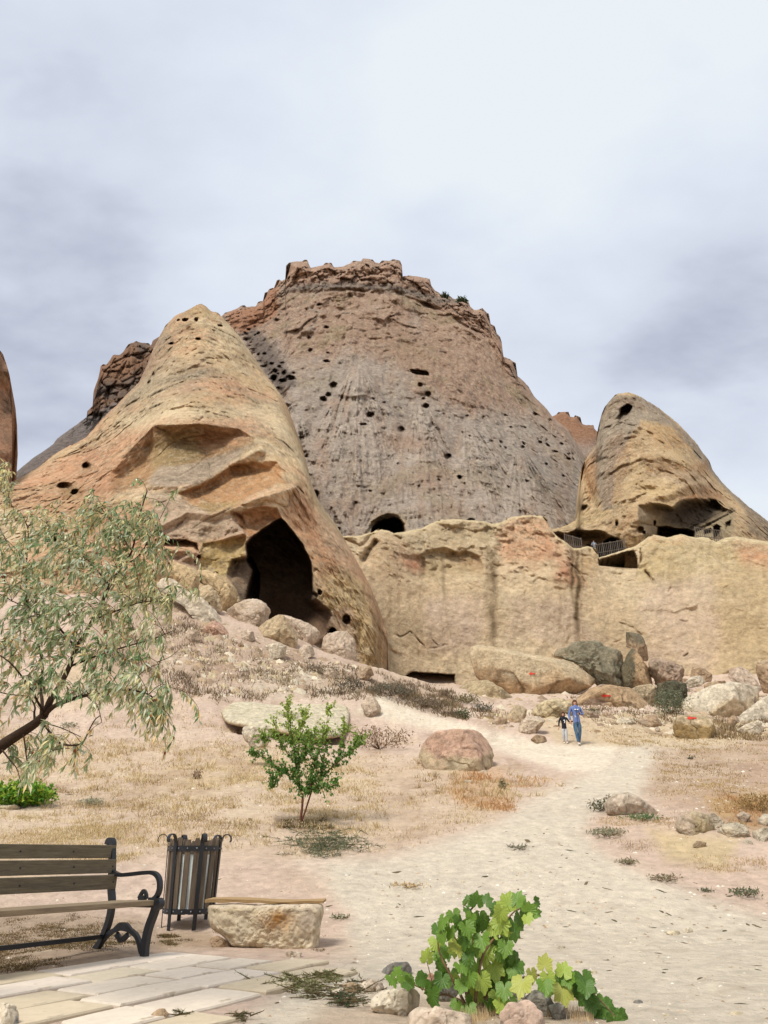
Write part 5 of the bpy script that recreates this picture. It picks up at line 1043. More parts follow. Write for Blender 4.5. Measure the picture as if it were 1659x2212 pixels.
# ------------------------------------------------------------------ paving
def paving():
    zz = float(ground_z(-1.8, 6.3)) 
    root = mesh_np('paving', [(-4.2, 2.6, zz - .03), (-.1, 2.6, zz - .03), (-.1, 7.6, zz - .03), (-4.2, 7.6, zz - .03)], [(0, 1, 2, 3)], M_SOIL, None, (-2, 5.5, zz - .03), [SOIL] * 4)
    root.data.color_attributes['Col'].data.foreach_set('color', np.tile(np.append(alb(176, 146, 104, .66), 1).astype(np.float32), 4)); tag(root, 'terrace bed under the pale flagstones', kind='structure')
    area = [(-60,2122),(0,2112),(60,2106),(200,2086),(330,2070),(400,2064),(480,2071),(560,2076),(640,2084),(700,2091),(716,2100),(690,2113),(640,2132),(590,2152),(540,2176),(495,2200),(450,2236),(-60,2236)]
    th = math.radians(60); u = Vector((math.cos(th), math.sin(th))); v = Vector((math.sin(th), -math.cos(th)))   # courses run along u
    org = Vector((-2.39, 5.99)); R = np.random.RandomState(8)
    off = -3.0; cnt = 0; mats = [M_ROCKN]
    pv = mat_attr('flagstone', scale=11, var=.10, bump=.5, bdist=.006, scale2=30, spots=(9, .64, (.42, .34, .24)))
    row = 0
    while off < 3.2:
        w = R.uniform(.34, .46); s = -5.5 + R.uniform(0, .5)
        while s < 3.2:
            L = R.uniform(.5, .95); c = org + u * (s + L / 2) + v * (off + w / 2)
            px, py = photo_of(c.x, c.y, zz)
            if c.y > 2.2 and inside(np.array([float(px)]), np.array([float(py)]), area)[0]:
                g = .026; q = []
                for (a_, b_) in ((s + g, off + g), (s + L * .5, off + g * .8), (s + L - g, off + g), (s + L - g, off + w * .5), (s + L - g, off + w - g), (s + L * .5, off + w - g), (s + g, off + w - g), (s + g * .8, off + w * .5)):
                    p = org + u * (a_ + R.uniform(-.018, .018)) + v * (b_ + R.uniform(-.016, .016)); q.append(p)
                tz = R.uniform(-.006, .008); tx = R.uniform(-.012, .012); vs = []; fs = []
                for lvl, sh, dz in ((0, 1., -.035), (1, 1., .014), (2, .97, .024)):
                    for p in q:
                        pp = c + (p - c) * sh; vs.append((pp.x, pp.y, zz + dz + tz + tx * (p - c).dot(u)))
                for l in range(2):
                    for k in range(8): fs.append((l * 8 + k, l * 8 + (k + 1) % 8, l * 8 + 8 + (k + 1) % 8, l * 8 + 8 + k))
                fs.append(tuple(16 + k for k in range(8)))
                base = [alb(232, 216, 196, .82), alb(224, 208, 180, .8), alb(228, 212, 190, .82), alb(214, 196, 166, .8)][R.randint(4)]
                col = np.array([base * R.uniform(.92, 1.05)] * len(vs)); col[:8] *= .8
                f = mesh_np('flagstone', vs, fs, pv, None, (c.x, c.y, zz), col, smooth=False); f.parent = root; f.location = Vector((c.x, c.y, zz)) - root.location; cnt += 1
            s += L
        off += w; row += 1
paving()

# ------------------------------------------------------------------ park bench
M_IRON = mat_plain('black_cast_iron', (.006, .007, .008), (.013, .014, .017), scale=30, rough=.42, spec=.5, bump=.3, bdist=.002)
M_SLAT = mat_plain('weathered_slat', (.10, .082, .052), (.20, .16, .10), scale=5, stretch=(1.2, 14, 14), rough=.72, spec=.25, bump=.5, bdist=.002)
M_SEAT = mat_plain('worn_seat_slat', (.17, .12, .075), (.30, .225, .135), scale=5, stretch=(1.0, 12, 12), rough=.7, spec=.3, bump=.5, bdist=.002)
def park_bench():
    fx, fy = -2.06, 7.40; gz = float(ground_z(fx, fy))
    t = empty('park_bench', (fx, fy, gz - .01), math.atan2(.874, .485)); tag(t, 'park bench with brown wooden slats and black cast iron ends, cut by the left edge', 'bench')
    Lb = 1.75
    for k, (z0, z1) in enumerate(((.522, .642), (.654, .768), (.780, .890))):
        mb = MB(); y = .545 + (k - 1) * .035; mb.box(-Lb, .02, y - .045, y - .012, z0, z1, bev=.006)
        mb.obj('backrest_slat', M_SLAT, t)
    for k in range(4):
        y = -.075 + k * .122; mb = MB(); mb.box(-Lb, .02 , y, y + .10, .405 if k == 0 else .412, .447 - .004 * k, bev=.006); o = mb.obj('seat_slat', M_SEAT, t)
        if k == 0: pass
    bolt = None
    for (yy, zs_) in ((.497, (.582, .711, .835)),):
        for k, z in enumerate(zs_):
            for xx in (-.02, -.46, -1.0):
                y = .545 + (k - 1) * .035 - .047
                if bolt is None:
                    m = MB(); m.tube([(0, .004, 0), (0, -.002, 0), (0, -.005, 0)], [.009, .008, .003], 8); tmp = m.obj('bolt', M_IRON, None); bolt = tmp.data; bpy.data.objects.remove(tmp)
                q = bpy.data.objects.new('bolt', bolt); COL.objects.link(q); q.parent = t; q.location = (xx, y, z)
    for x0 in (0.0, -Lb + .03):
        mb = MB(); tk = .05
        mb.sweep(smooth_path([(-.005, .0), (.0, .10), (-.015, .22), (-.055, .33), (-.085, .42)], 5), x0, [.062] * 30, tk)                   # front leg
        mb.sweep(smooth_path([(.60, .035), (.55, .09), (.50, .19), (.47, .30), (.47, .42), (.50, .52), (.515, .62), (.535, .74), (.56, .86), (.565, .905), (.585, .93), (.615, .925), (.625, .895)], 4), x0, .05, tk)
        e = mb.obj('bench_end', M_IRON, t)
        m = MB(); m.sweep(smooth_path([(.515, .665), (.42, .64), (.30, .645), (.12, .66), (.0, .66), (-.07, .62), (-.095, .55), (-.08, .49), (-.04, .455), (.01, .45)], 5), x0, .032, .045)
        m.obj('armrest', M_IRON, e)
        m = MB(); m.sweep(smooth_path([(.05, .452), (.06, .49), (.095, .515), (.12, .49), (.14, .455)], 4), x0, .03, .02); m.sweep([(.06, .455), (.14, .455)], x0, .05, .03); m.obj('leaf_ornament', M_IRON, e)
        m = MB(); m.sweep([(-.09, .405), (.50, .40)], x0, .035, .04); m.obj('seat_rail', M_IRON, e)
        # knob at the front of the seat
        m = MB(); N = 20
        for sx in (-1, 1):
            pass
        vs = [(x0 + sx * .032, -.095 + .048 * math.cos(2 * math.pi * k / N), .418 + .048 * math.sin(2 * math.pi * k / N)) for sx in (-1, 1) for k in range(N)]
        m.add(vs, [(k, (k + 1) % N, N + (k + 1) % N, N + k) for k in range(N)] + [tuple(range(N))[::-1], tuple(range(N, 2 * N))]); m.obj('scroll_knob', M_IRON, e)
        m = MB(); m.sweep(smooth_path([(.545, .085), (.47, .155), (.38, .20), (.29, .215), (.19, .20), (.10, .15), (.03, .04)], 5), x0, .036, .035)
        m.sweep(smooth_path([(.38, .20), (.33, .235), (.29, .24), (.25, .235), (.20, .20)], 4), x0, .045, .03); m.sweep(smooth_path([(.36, .17), (.29, .125), (.22, .17)], 4), x0, .04, .03); m.obj('arched_stretcher', M_IRON, e)
        m = MB()
        for by in (.515, .52, .55):
            m.add([(x0 + .03, by, .6), (x0 + .03, by + .01, .6), (x0 + .03, by, .61)], [(0, 1, 2)])
    mb = MB(); mb.box(-Lb, 0, .50, .53, .125, .16); mb.obj('long_stretcher', M_IRON, t)
park_bench()

# ------------------------------------------------------------------ litter bin
def litter_bin():
    a, _ = ray(404, 2014); D = 9.35; x = a * D; gz = float(ground_z(x, D)); t = empty('litter_bin', (x, D, gz - .005)); tag(t, 'round slatted wooden litter bin with black iron straps curling out at the top', 'litter bin')
    rb, rt = .258, .283
    rad = lambda z: rb + (rt - rb) * (z - .13) / .8
    M_B = mat_plain('bin_slat', (.075, .052, .034), (.155, .115, .075), scale=5, stretch=(12, 12, 1.2), rough=.7, bump=.5, bdist=.002)
    n = 18
    for k in range(n):
        th = 2 * math.pi * (k + .35) / n; ca, sa = math.cos(th), math.sin(th); tan = Vector((-sa, ca, 0)); out = Vector((ca, sa, 0))
        zt = .90 + .015 * ((k * 7) % 5 - 2) / 2; vs = []
        for z in (.15, zt - .03, zt):
            r = rad(z); w = .029 if z < zt else .020
            for s, d in ((-1, -.011), (1, -.011), (1, .011), (-1, .011)): vs.append(tuple(out * (r + d) + tan * w * s + Vector((0, 0, z))))
        fs = [(i * 4 + j, i * 4 + (j + 1) % 4, i * 4 + 4 + (j + 1) % 4, i * 4 + 4 + j) for i in range(2) for j in range(4)] + [(3, 2, 1, 0), (8, 9, 10, 11)]
        mesh_np('slat', vs, fs, M_B, t, None, None, False)
    RV_ = {}
    def ring(nm, z, h, ro):
        vs = []; N = 48
        for zz in (z, z + h):
            for r in (rad(zz) + ro, rad(zz) + ro + .006):
                for k in range(N): vs.append((r * math.cos(2 * math.pi * k / N), r * math.sin(2 * math.pi * k / N), zz))
        fs = []
        for k in range(N):
            j = (k + 1) % N
            fs += [(N + k, N + j, 3 * N + j, 3 * N + k), (k, 2 * N + k, 2 * N + j, j), (k, j, N + j, N + k), (2 * N + k, 3 * N + k, 3 * N + j, 2 * N + j)]
        o = mesh_np(nm, vs, fs, M_IRON, t, None, None, False)
        if 'rv' not in RV_:
            m = MB(); m.tube([(-.006, 0, 0), (.002, 0, 0), (.005, 0, 0)], [.008, .007, .003], 8); tmp = m.obj('rivet', mat_riv, None); RV_['rv'] = tmp.data; bpy.data.objects.remove(tmp)
        for k in range(n):
            th = 2 * math.pi * (k + .35) / n; r = rad(z + h / 2) + ro + .009
            q = bpy.data.objects.new('rivet', RV_['rv']); COL.objects.link(q); q.parent = o; q.location = (r * math.cos(th), r * math.sin(th), z + h / 2); q.rotation_euler = (0, 0, th)
    mat_riv = mat_plain('bright_rivet', (.18, .18, .19), (.3, .3, .32), rough=.4, metal=.6)
    ring('strap_band', .775, .055, .013); ring('strap_band', .155, .05, .013)
    for th in (math.radians(192), math.radians(238), math.radians(297), math.radians(352), math.radians(60), math.radians(125)):
        ca, sa = math.cos(th), math.sin(th); out = Vector((ca, sa, 0)); tan = Vector((-sa, ca, 0)); rr = []
        for z in (0, .13, .4, .7, .86): rr.append((rad(z) + .024, z))
        r0 = rad(.86) + .024
        for q in range(1, 11):
            an = math.pi * q / 8.2; rr.append((r0 + .012 + .052 * (1 - math.cos(an)) , .86 + .035 + .055 * math.sin(an) * (1 if an < math.pi else .8)))
        vs = []
        for i, (r, z) in enumerate(rr):
            w = .022
            d = Vector((rr[min(i + 1, len(rr) - 1)][0] - rr[max(i - 1, 0)][0], rr[min(i + 1, len(rr) - 1)][1] - rr[max(i - 1, 0)][1])).normalized(); nx, nz = -d.y * .004, d.x * .004
            for s, q in ((-1, -1), (1, -1), (1, 1), (-1, 1)): vs.append(tuple(out * (r + nx * q) + tan * w * s + Vector((0, 0, z + nz * q))))
        N = len(rr); fs = [(i * 4 + j, i * 4 + (j + 1) % 4, i * 4 + 4 + (j + 1) % 4, i * 4 + 4 + j) for i in range(N - 1) for j in range(4)] + [(3, 2, 1, 0), ((N - 1) * 4, (N - 1) * 4 + 1, (N - 1) * 4 + 2, (N - 1) * 4 + 3)]
        mesh_np('curled_strap', vs, fs, M_IRON, t, None, None, False)
    # pale liner bag inside
    vs = []; N = 40; Zs = np.linspace(.16, .74, 8)
    for z in Zs:
        for k in range(N):
            th = 2 * math.pi * k / N; r = (rad(z) - .016) * (1 + .03 * math.sin(th * 7 + z * 9) + .02 * math.sin(th * 17)); vs.append((r * math.cos(th), r * math.sin(th), z))
    fs = [(i * N + k, i * N + (k + 1) % N, (i + 1) * N + (k + 1) % N, (i + 1) * N + k) for i in range(7) for k in range(N)]; fs.append(tuple(range(N)))
    mesh_np('liner_bag', vs, fs, mat_plain('pale_liner', alb(200, 214, 204, .95), alb(232, 234, 232, .95), scale=4, rough=.5), t, None, None, True)
litter_bin()

# ------------------------------------------------------------------ railings in the upper caves
M_RAIL = mat_plain('dark_railing_wood', (.10, .08, .065), (.17, .14, .11), rough=.8)
def railing(p0, p1, D0, D1, h, label, n):
    a = at(*p0, D0); b = at(*p1, D1); t = empty('railing', a); tag(t, label, 'railing', 'wooden railings in the upper caves')
    d = b - a; mb = MB(); mb.tube([(0, 0, h), tuple(d + Vector((0, 0, h)))], .045, 5); mb.obj('top_rail', M_RAIL, t)
    mb = MB(); mb.tube([(0, 0, h * .25), tuple(d + Vector((0, 0, h * .25)))], .035, 5); mb.obj('bottom_rail', M_RAIL, t)
    for i in range(n + 1):
        q = d * (i / n); m = MB(); r = .05 if i % 4 == 0 else .03; m.tube([tuple(q + Vector((0, 0, -.1))), tuple(q + Vector((0, 0, h + (.12 if i % 4 == 0 else 0))))], r, 4); m.obj('post' if i % 4 == 0 else 'picket', M_RAIL, t)
railing((1222, 1180), (1258, 1190), 67.5, 67.5, 1.25, 'dark railing in the left end of the low cave, beside the standing figure', 8)
railing((1289, 1201), (1352, 1190), 67.3, 68.3, 1.15, 'dark railing on the ledge above the small square cave window', 16)
railing((1505, 1163), (1562, 1170), 67.0, 67.5, 1.15, 'dark railing inside the wide upper cave on the right', 12)
# ------------------------------------------------------------------ people
def skin_mesh(name, nodes, edges, mat, parent, sub=2, root=0):
    """nodes: (x,y,z,rx,ry); grows one smooth tapered surface over connected joints"""
    me = bpy.data.meshes.new(name); me.from_pydata([n[:3] for n in nodes], edges, []); me.update()
    o = bpy.data.objects.new(name, me); COL.objects.link(o)
    o.modifiers.new('s', 'SKIN'); sv = me.skin_vertices[0].data
    for i, n in enumerate(nodes): sv[i].radius = (n[3], n[4] if len(n) > 4 else n[3]); sv[i].use_root = (i == root)
    m = o.modifiers.new('b', 'SUBSURF'); m.levels = sub; m.render_levels = sub
    bpy.context.view_layer.update(); ev = o.evaluated_get(bpy.context.evaluated_depsgraph_get()); nm = bpy.data.meshes.new_from_object(ev)
    o.modifiers.clear(); o.data = nm; bpy.data.meshes.remove(me); nm.name = name
    nm.materials.clear(); nm.materials.append(mat); nm.polygons.foreach_set('use_smooth', np.ones(len(nm.polygons), bool)); o.parent = parent; return o
def ell(name, c, r, mat, parent, seg=16, fn=None):
    bm = bmesh.new(); bmesh.ops.create_uvsphere(bm, u_segments=seg, v_segments=seg // 2 + 2, radius=1)
    for v in bm.verts:
        q = v.co.copy()
        if fn: q = fn(q)
        v.co = Vector((c[0] + q.x * r[0], c[1] + q.y * r[1], c[2] + q.z * r[2]))
    me = bpy.data.meshes.new(name); bm.to_mesh(me); bm.free(); me.materials.append(mat)
    me.polygons.foreach_set('use_smooth', np.ones(len(me.polygons), bool)); o = bpy.data.objects.new(name, me); COL.objects.link(o); o.parent = parent; return o
M_SKIN = mat_plain('skin', alb(214, 160, 132, .7), alb(226, 176, 148, .7), rough=.5, bump=0)
def mp(n, c, r=.85, c2=None): return mat_plain(n, c, c2 if c2 is not None else tuple(x * 1.3 for x in c), scale=14, rough=r, bump=.4, bdist=.004)
def hand(nodes, edges, wi, w, d, s):
    """palm and five bent fingers growing from wrist node wi; d = direction of the hand, s = scale"""
    d = Vector(d).normalized(); side = d.cross(Vector((0, 1, 0))); side = side.normalized() if side.length > .1 else Vector((1, 0, 0)); fwd = side.cross(d)
    w = Vector(w); p = w + d * .05 * s; nodes.append((*p, .030 * s, .016 * s)); pi = len(nodes) - 1; edges.append((wi, pi))
    for k, (o_, L) in enumerate(((-.028, .062), (-.010, .075), (.010, .072), (.027, .055))):
        a = p + d * .035 * s + side * o_ * s; b = a + d * L * .55 * s + fwd * .008 * s; c = b + d * L * .4 * s + fwd * .022 * s
        i = len(nodes); nodes += [(*a, .009 * s, .009 * s), (*b, .008 * s, .008 * s), (*c, .006 * s, .006 * s)]; edges += [(pi, i), (i, i + 1), (i + 1, i + 2)]
    a = w + d * .03 * s - side * .032 * s; b = a + d * .035 * s - side * .012 * s + fwd * .012 * s; i = len(nodes); nodes += [(*a, .011 * s, .011 * s), (*b, .008 * s, .008 * s)]; edges += [(pi, i), (i, i + 1)]
def person(px, py, H, label, top_c, leg_c, hair_c, arms, legs, hair_len, face=.0, top_extra=None, shoes=(.6, .6, .58), D=None, standing=True):
    if D is None: h = hit(px, py); loc = h
    else: loc = at(px, py, D)
    t = empty('person', loc, face); tag(t, label, 'person', None)
    s = H / 1.68 ; ch = s < .8; hs = 1.28 if ch else 1.0
    zh = H - .115 * s * hs; sh = .175 * s * (1.0 if not ch else .98); hp = .085 * s
    zs = H - .275 * s * (1.12 if ch else 1.0); zp = .90 * s * (.93 if ch else 1)
    N = [(0, 0, zp, .092 * s, .075 * s), (0, 0, (zp + zs) / 2, .092 * s, .07 * s), (0, 0, zs - .03 * s, .125 * s, .08 * s), (0, 0, zs + .06 * s, .045 * s, .045 * s), (0, -.01 * s, zh - .05 * s * hs, .062 * s * hs, .075 * s * hs), (0, -.005 * s, zh + .055 * s * hs, .072 * s * hs, .088 * s * hs)]
    E = [(0, 1), (1, 2), (2, 3), (3, 4), (4, 5)]; A = []
    for sd, (el, wr) in zip((-1, 1), arms):
        i = len(N); shp = Vector((sd * sh, 0, zs - .02 * s)); el = Vector(el) * s; wr = Vector(wr) * s; el.z += 0; 
        N += [(*shp, .045 * s, .045 * s), (*el, .034 * s, .034 * s), (*wr, .021 * s, .024 * s)]; E += [(2, i), (i, i + 1), (i + 1, i + 2)]; hand(N, E, i + 2, wr, wr - el, s); A.append((shp, el, wr))
    Lg = []; wl = 1.22 if ch else 1.0
    for sd, (kn, an) in zip((-1, 1), legs):
        i = len(N); hpv = Vector((sd * hp, 0, zp - .05 * s)); kn = Vector(kn) * s; an = Vector(an) * s
        if ch: kn.z *= .93; an.z *= 1
        N += [(*hpv, .075 * s, .08 * s), (*kn, .048 * s, .052 * s), (*an, .030 * s, .034 * s), (an.x, an.y - .12 * s, an.z - .055 * s, .026 * s, .024 * s)]; E += [(0, i), (i, i + 1), (i + 1, i + 2), (i + 2, i + 3)]; Lg.append((hpv, kn, an))
    body = skin_mesh('body', N, E, M_SKIN, t, 2)
    # face
    fr = .083 * s * hs
    ell('nose', (0, -.005 * s - fr - .006 * s, zh - .005 * s), (.010 * s, .014 * s, .020 * s), M_SKIN, body, 8)
    for sd in (-1, 1):
        ell('eye', (sd * .028 * s * hs, -.005 * s - fr * .90, zh + .018 * s), (.011 * s, .006 * s, .007 * s), mp('eye_dark', (.03, .02, .015)), body, 8); ell('ear', (sd * .074 * s * hs, .005, zh + .003 * s), (.012 * s, .02 * s, .03 * s), M_SKIN, body, 8)
    ell('mouth', (0, -.005 * s - fr * .92, zh - .043 * s), (.021 * s, .006 * s, .006 * s), mp('lips', alb(176, 96, 86)), body, 8)
    # hair
    hm = mp('hair', hair_c)
    def hf(q):
        if q.y < -.35 and q.z < .35: q = Vector((q.x, -.35, q.z))
        return q
    hair = ell('hair', (0, .012 * s, zh + .03 * s), (.090 * s * hs, .104 * s * hs, .110 * s * hs), hm, t, 20, hf)
    if hair_len:
        hb = MB()
        for sd in (-1, -.6, 0, .6, 1):
            hb.tube([(sd * .07 * s * hs, .03 * s, zh + .04 * s), (sd * .085 * s * hs, .02 * s, zh - .06 * s), (sd * .088 * s, .005 * s - (.04 * s if abs(sd) == 1 else -.03 * s), zh - .06 * s - hair_len * s)], [.03 * s, .032 * s, .016 * s], 8)
        hb.obj('hair', hm, t, smooth=True)
    # clothes follow the joints a little wider than the body
    cm = mp('top_cloth', top_c); g = 1.16
    n = [(0, 0, zp - .10 * s, .165 * s, .13 * s), (0, 0, zp - .05 * s, .150 * s, .125 * s), (0, 0, (zp + zs) / 2, .125 * s, .105 * s), (0, 0, zs - .04 * s, .14 * s, .105 * s), (0, .0, zs + .05 * s, .085 * s, .08 * s), (0, -.005 * s, zs + .10 * s, .06 * s, .06 * s)]; e = [(0, 1), (1, 2), (2, 3), (3, 4), (4, 5)]
    for (shp, el, wr) in A:
        i = len(n); w2 = el + (wr - el) * .93; n += [(*shp, .055 * s, .055 * s), (*el, .050 * s, .050 * s), (*w2, .042 * s, .042 * s)]; e += [(3, i), (i, i + 1), (i + 1, i + 2)]
    top = skin_mesh('hooded_top' if top_extra == 'hood' else 'pullover', n, e, cm, t, 2)
    if top_extra == 'hood':
        hb = MB(); hb.tube([(-.085 * s, -.03 * s, zs + .03 * s), (-.10 * s, .06 * s, zs + .06 * s), (0, .11 * s, zs + .05 * s), (.10 * s, .06 * s, zs + .06 * s), (.085 * s, -.03 * s, zs + .03 * s)], [.02 * s, .035 * s, .045 * s, .035 * s, .02 * s], 8); hb.obj('hood', mp('hood_lining', alb(196, 176, 150)), top, smooth=True)
        w = mp('white_print', (.75, .76, .78))
        for cx_, ww in ((-.042, .055), (.050, .062)):
            hb = MB(); hb.box((cx_ - ww / 2) * s, (cx_ + ww / 2) * s, -.128 * s, -.10 * s, zs - .115 * s, zs - .085 * s); hb.obj('chest_print', w, top)
        hb = MB()
        for k in range(3): hb.tube([(-.09 * s, -.122 * s, (1.075 - .022 * k) * s), (-.035 * s, -.128 * s, (1.05 - .022 * k) * s)], .004 * s, 4)
        hb.obj('pocket_stripes', w, top); hb = MB(); hb.box(-.003 * s, .003 * s, -.128 * s, -.10 * s, zp - .1 * s, zs - .02 * s); hb.obj('zip', mp('zip_dark', (.03, .04, .08)), top)
    else:
        w = mp('white_print', (.75, .74, .74)); hb = MB(); z0 = (zp + zs) / 2
        hb.tube([(.02 * s, -.105 * s, z0 + .14 * s), (-.02 * s, -.122 * s, z0 + .10 * s), (.045 * s, -.122 * s, z0 + .06 * s), (.01 * s, -.122 * s, z0 - .02 * s), (.055 * s, -.11 * s, z0 - .05 * s)], [.012 * s, .022 * s, .03 * s, .028 * s, .015 * s], 6)
        hb.tube([(.05 * s, -.105 * s, z0 + .13 * s), (.04 * s, -.112 * s, z0 + .08 * s)], .012 * s, 6); hb.obj('chest_print', w, top, smooth=True)
    lm = leg_c; n = [(0, 0, zp + .06 * s, .120 * s, .09 * s), (0, 0, zp - .03 * s, .125 * s, .10 * s)]; e = [(0, 1)]
    for (hpv, kn, an) in Lg:
        i = len(n); n += [(*hpv, .094 * s * wl, .098 * s * wl), (*kn, .066 * s * wl, .068 * s * wl), (*(an + Vector((0, 0, .0 * s))), .047 * s * wl, .050 * s * wl)]; e += [(1, i), (i, i + 1), (i + 1, i + 2)]
    skin_mesh('trousers', n, e, lm, t, 2)
    shm = mp('shoe', shoes)
    for (hpv, kn, an) in Lg:
        sh_ = skin_mesh('shoe', [(an.x, an.y + .03 * s, an.z - .035 * s, .042 * s, .042 * s), (an.x, an.y - .06 * s, an.z - .045 * s, .042 * s, .034 * s), (an.x, an.y - .15 * s, an.z - .055 * s, .036 * s, .026 * s)], [(0, 1), (1, 2)], shm, t, 1)
    return t, s
JEAN = mat_plain('faded_jeans', alb(44, 72, 104, .8), alb(104, 136, 160, .8), scale=5, rough=.9, bump=.3, stretch=(2, 1, .6))
GREYT = mat_plain('pale_grey_trousers', alb(190, 190, 190, .8), alb(222, 222, 220, .8), scale=6, rough=.9)
pw = hit(1251, 1609); pc = hit(1222, 1605)
Hw = 1.66; 
w_, sw = person(1251, 1609, Hw, 'woman in blue hooded top and jeans leading a child by the hand', alb(104, 122, 168, .8), JEAN, alb(112, 84, 58), 
       arms=[((-.27, .0, 1.12), (-.25, -.07, .89)), ((.27, .02, 1.14), (.10, -.20, 1.12))], legs=[((-.075, -.05, .50), (-.035, -.10, .085)), ((.085, .0, .50), (.035, .10, .095))], hair_len=.10, top_extra='hood', face=.0)
mb = MB(); mb.box(-.035, .035, -.02, .02, -.05, .06, bev=.008); q = mb.obj('camera', mp('camera_black', (.01, .01, .012), .4), None, w_.location + Vector((.06, -.24, 1.13)) * 0); q.location = w_.location + Vector((.05, -.25, 1.11)); tag(q, 'small black camera held at the chest of the woman', 'camera')
mb = MB(); mb.box(-.05, .05, -.02, .03, -.04, .04, bev=.01); mb.obj('grip', mp('camera_black', (.012, .012, .014), .4), q)
person(1222, 1605, 1.17, 'small child in black pullover and pale trousers holding the hand of the woman', (.012, .013, .018), GREYT, alb(96, 72, 50),
       arms=[((-.26, .02, 1.10), (-.30, -.02, .86)), ((.30, .0, 1.14), (.56, -.03, 1.18))], legs=[((-.07, .02, .50), (-.05, .12, .10)), ((.07, -.03, .50), (.06, -.05, .085))], hair_len=.03, face=.02, shoes=(.75, .72, .6))
person(1286, 1200, 1.6, 'distant visitor in pale clothes leaning on the cave railing high on the cliff', alb(130, 140, 150), mp('dark_trousers', (.03, .03, .04)), alb(60, 44, 34),
       arms=[((-.26, -.05, 1.12), (-.12, -.3, 1.08)), ((.26, -.05, 1.12), (.12, -.3, 1.08))], legs=[((-.08, 0, .5), (-.09, .03, .085)), ((.08, 0, .5), (.09, .03, .085))], hair_len=0, D=68.2)

# ------------------------------------------------------------------ leaves and plants
def leaves_mesh(name, P, Dr, Up, L, W, C, mat, parent, fold=.25, curl=.2, loc=None, kind=None):
    """many small leaves as one mesh: points P, directions Dr, face normals Up, lengths, widths"""
    n = len(P); Dr = Dr / np.linalg.norm(Dr, axis=1)[:, None]; Sd = np.cross(Dr, Up); Sd /= np.linalg.norm(Sd, axis=1)[:, None] + 1e-9; Nn = np.cross(Sd, Dr)
    L = L[:, None]; W = W[:, None]
    v0 = P; v1 = P + Dr * L * .45 + Sd * W * .5 + Nn * W * fold; v2 = P + Dr * L * .5; v3 = P + Dr * L * .45 - Sd * W * .5 + Nn * W * fold; v4 = P + Dr * L - Nn * L * curl
    V = np.stack([v0, v1, v2, v3, v4], 1).reshape(-1, 3); b = np.arange(n)[:, None] * 5
    Fc = np.concatenate([b + np.array([[0, 1, 2]]), b + np.array([[0, 2, 3]]), b + np.array([[2, 1, 4]]), b + np.array([[3, 2, 4]])])
    Cc = np.repeat(C, 5, axis=0)
    o = mesh_np(name, V, Fc, mat, None, loc, Cc, False)
    if parent is not None: o.parent = parent
    return o
def rdir(n, R): v = R.normal(size=(n, 3)); return v / np.linalg.norm(v, axis=1)[:, None]

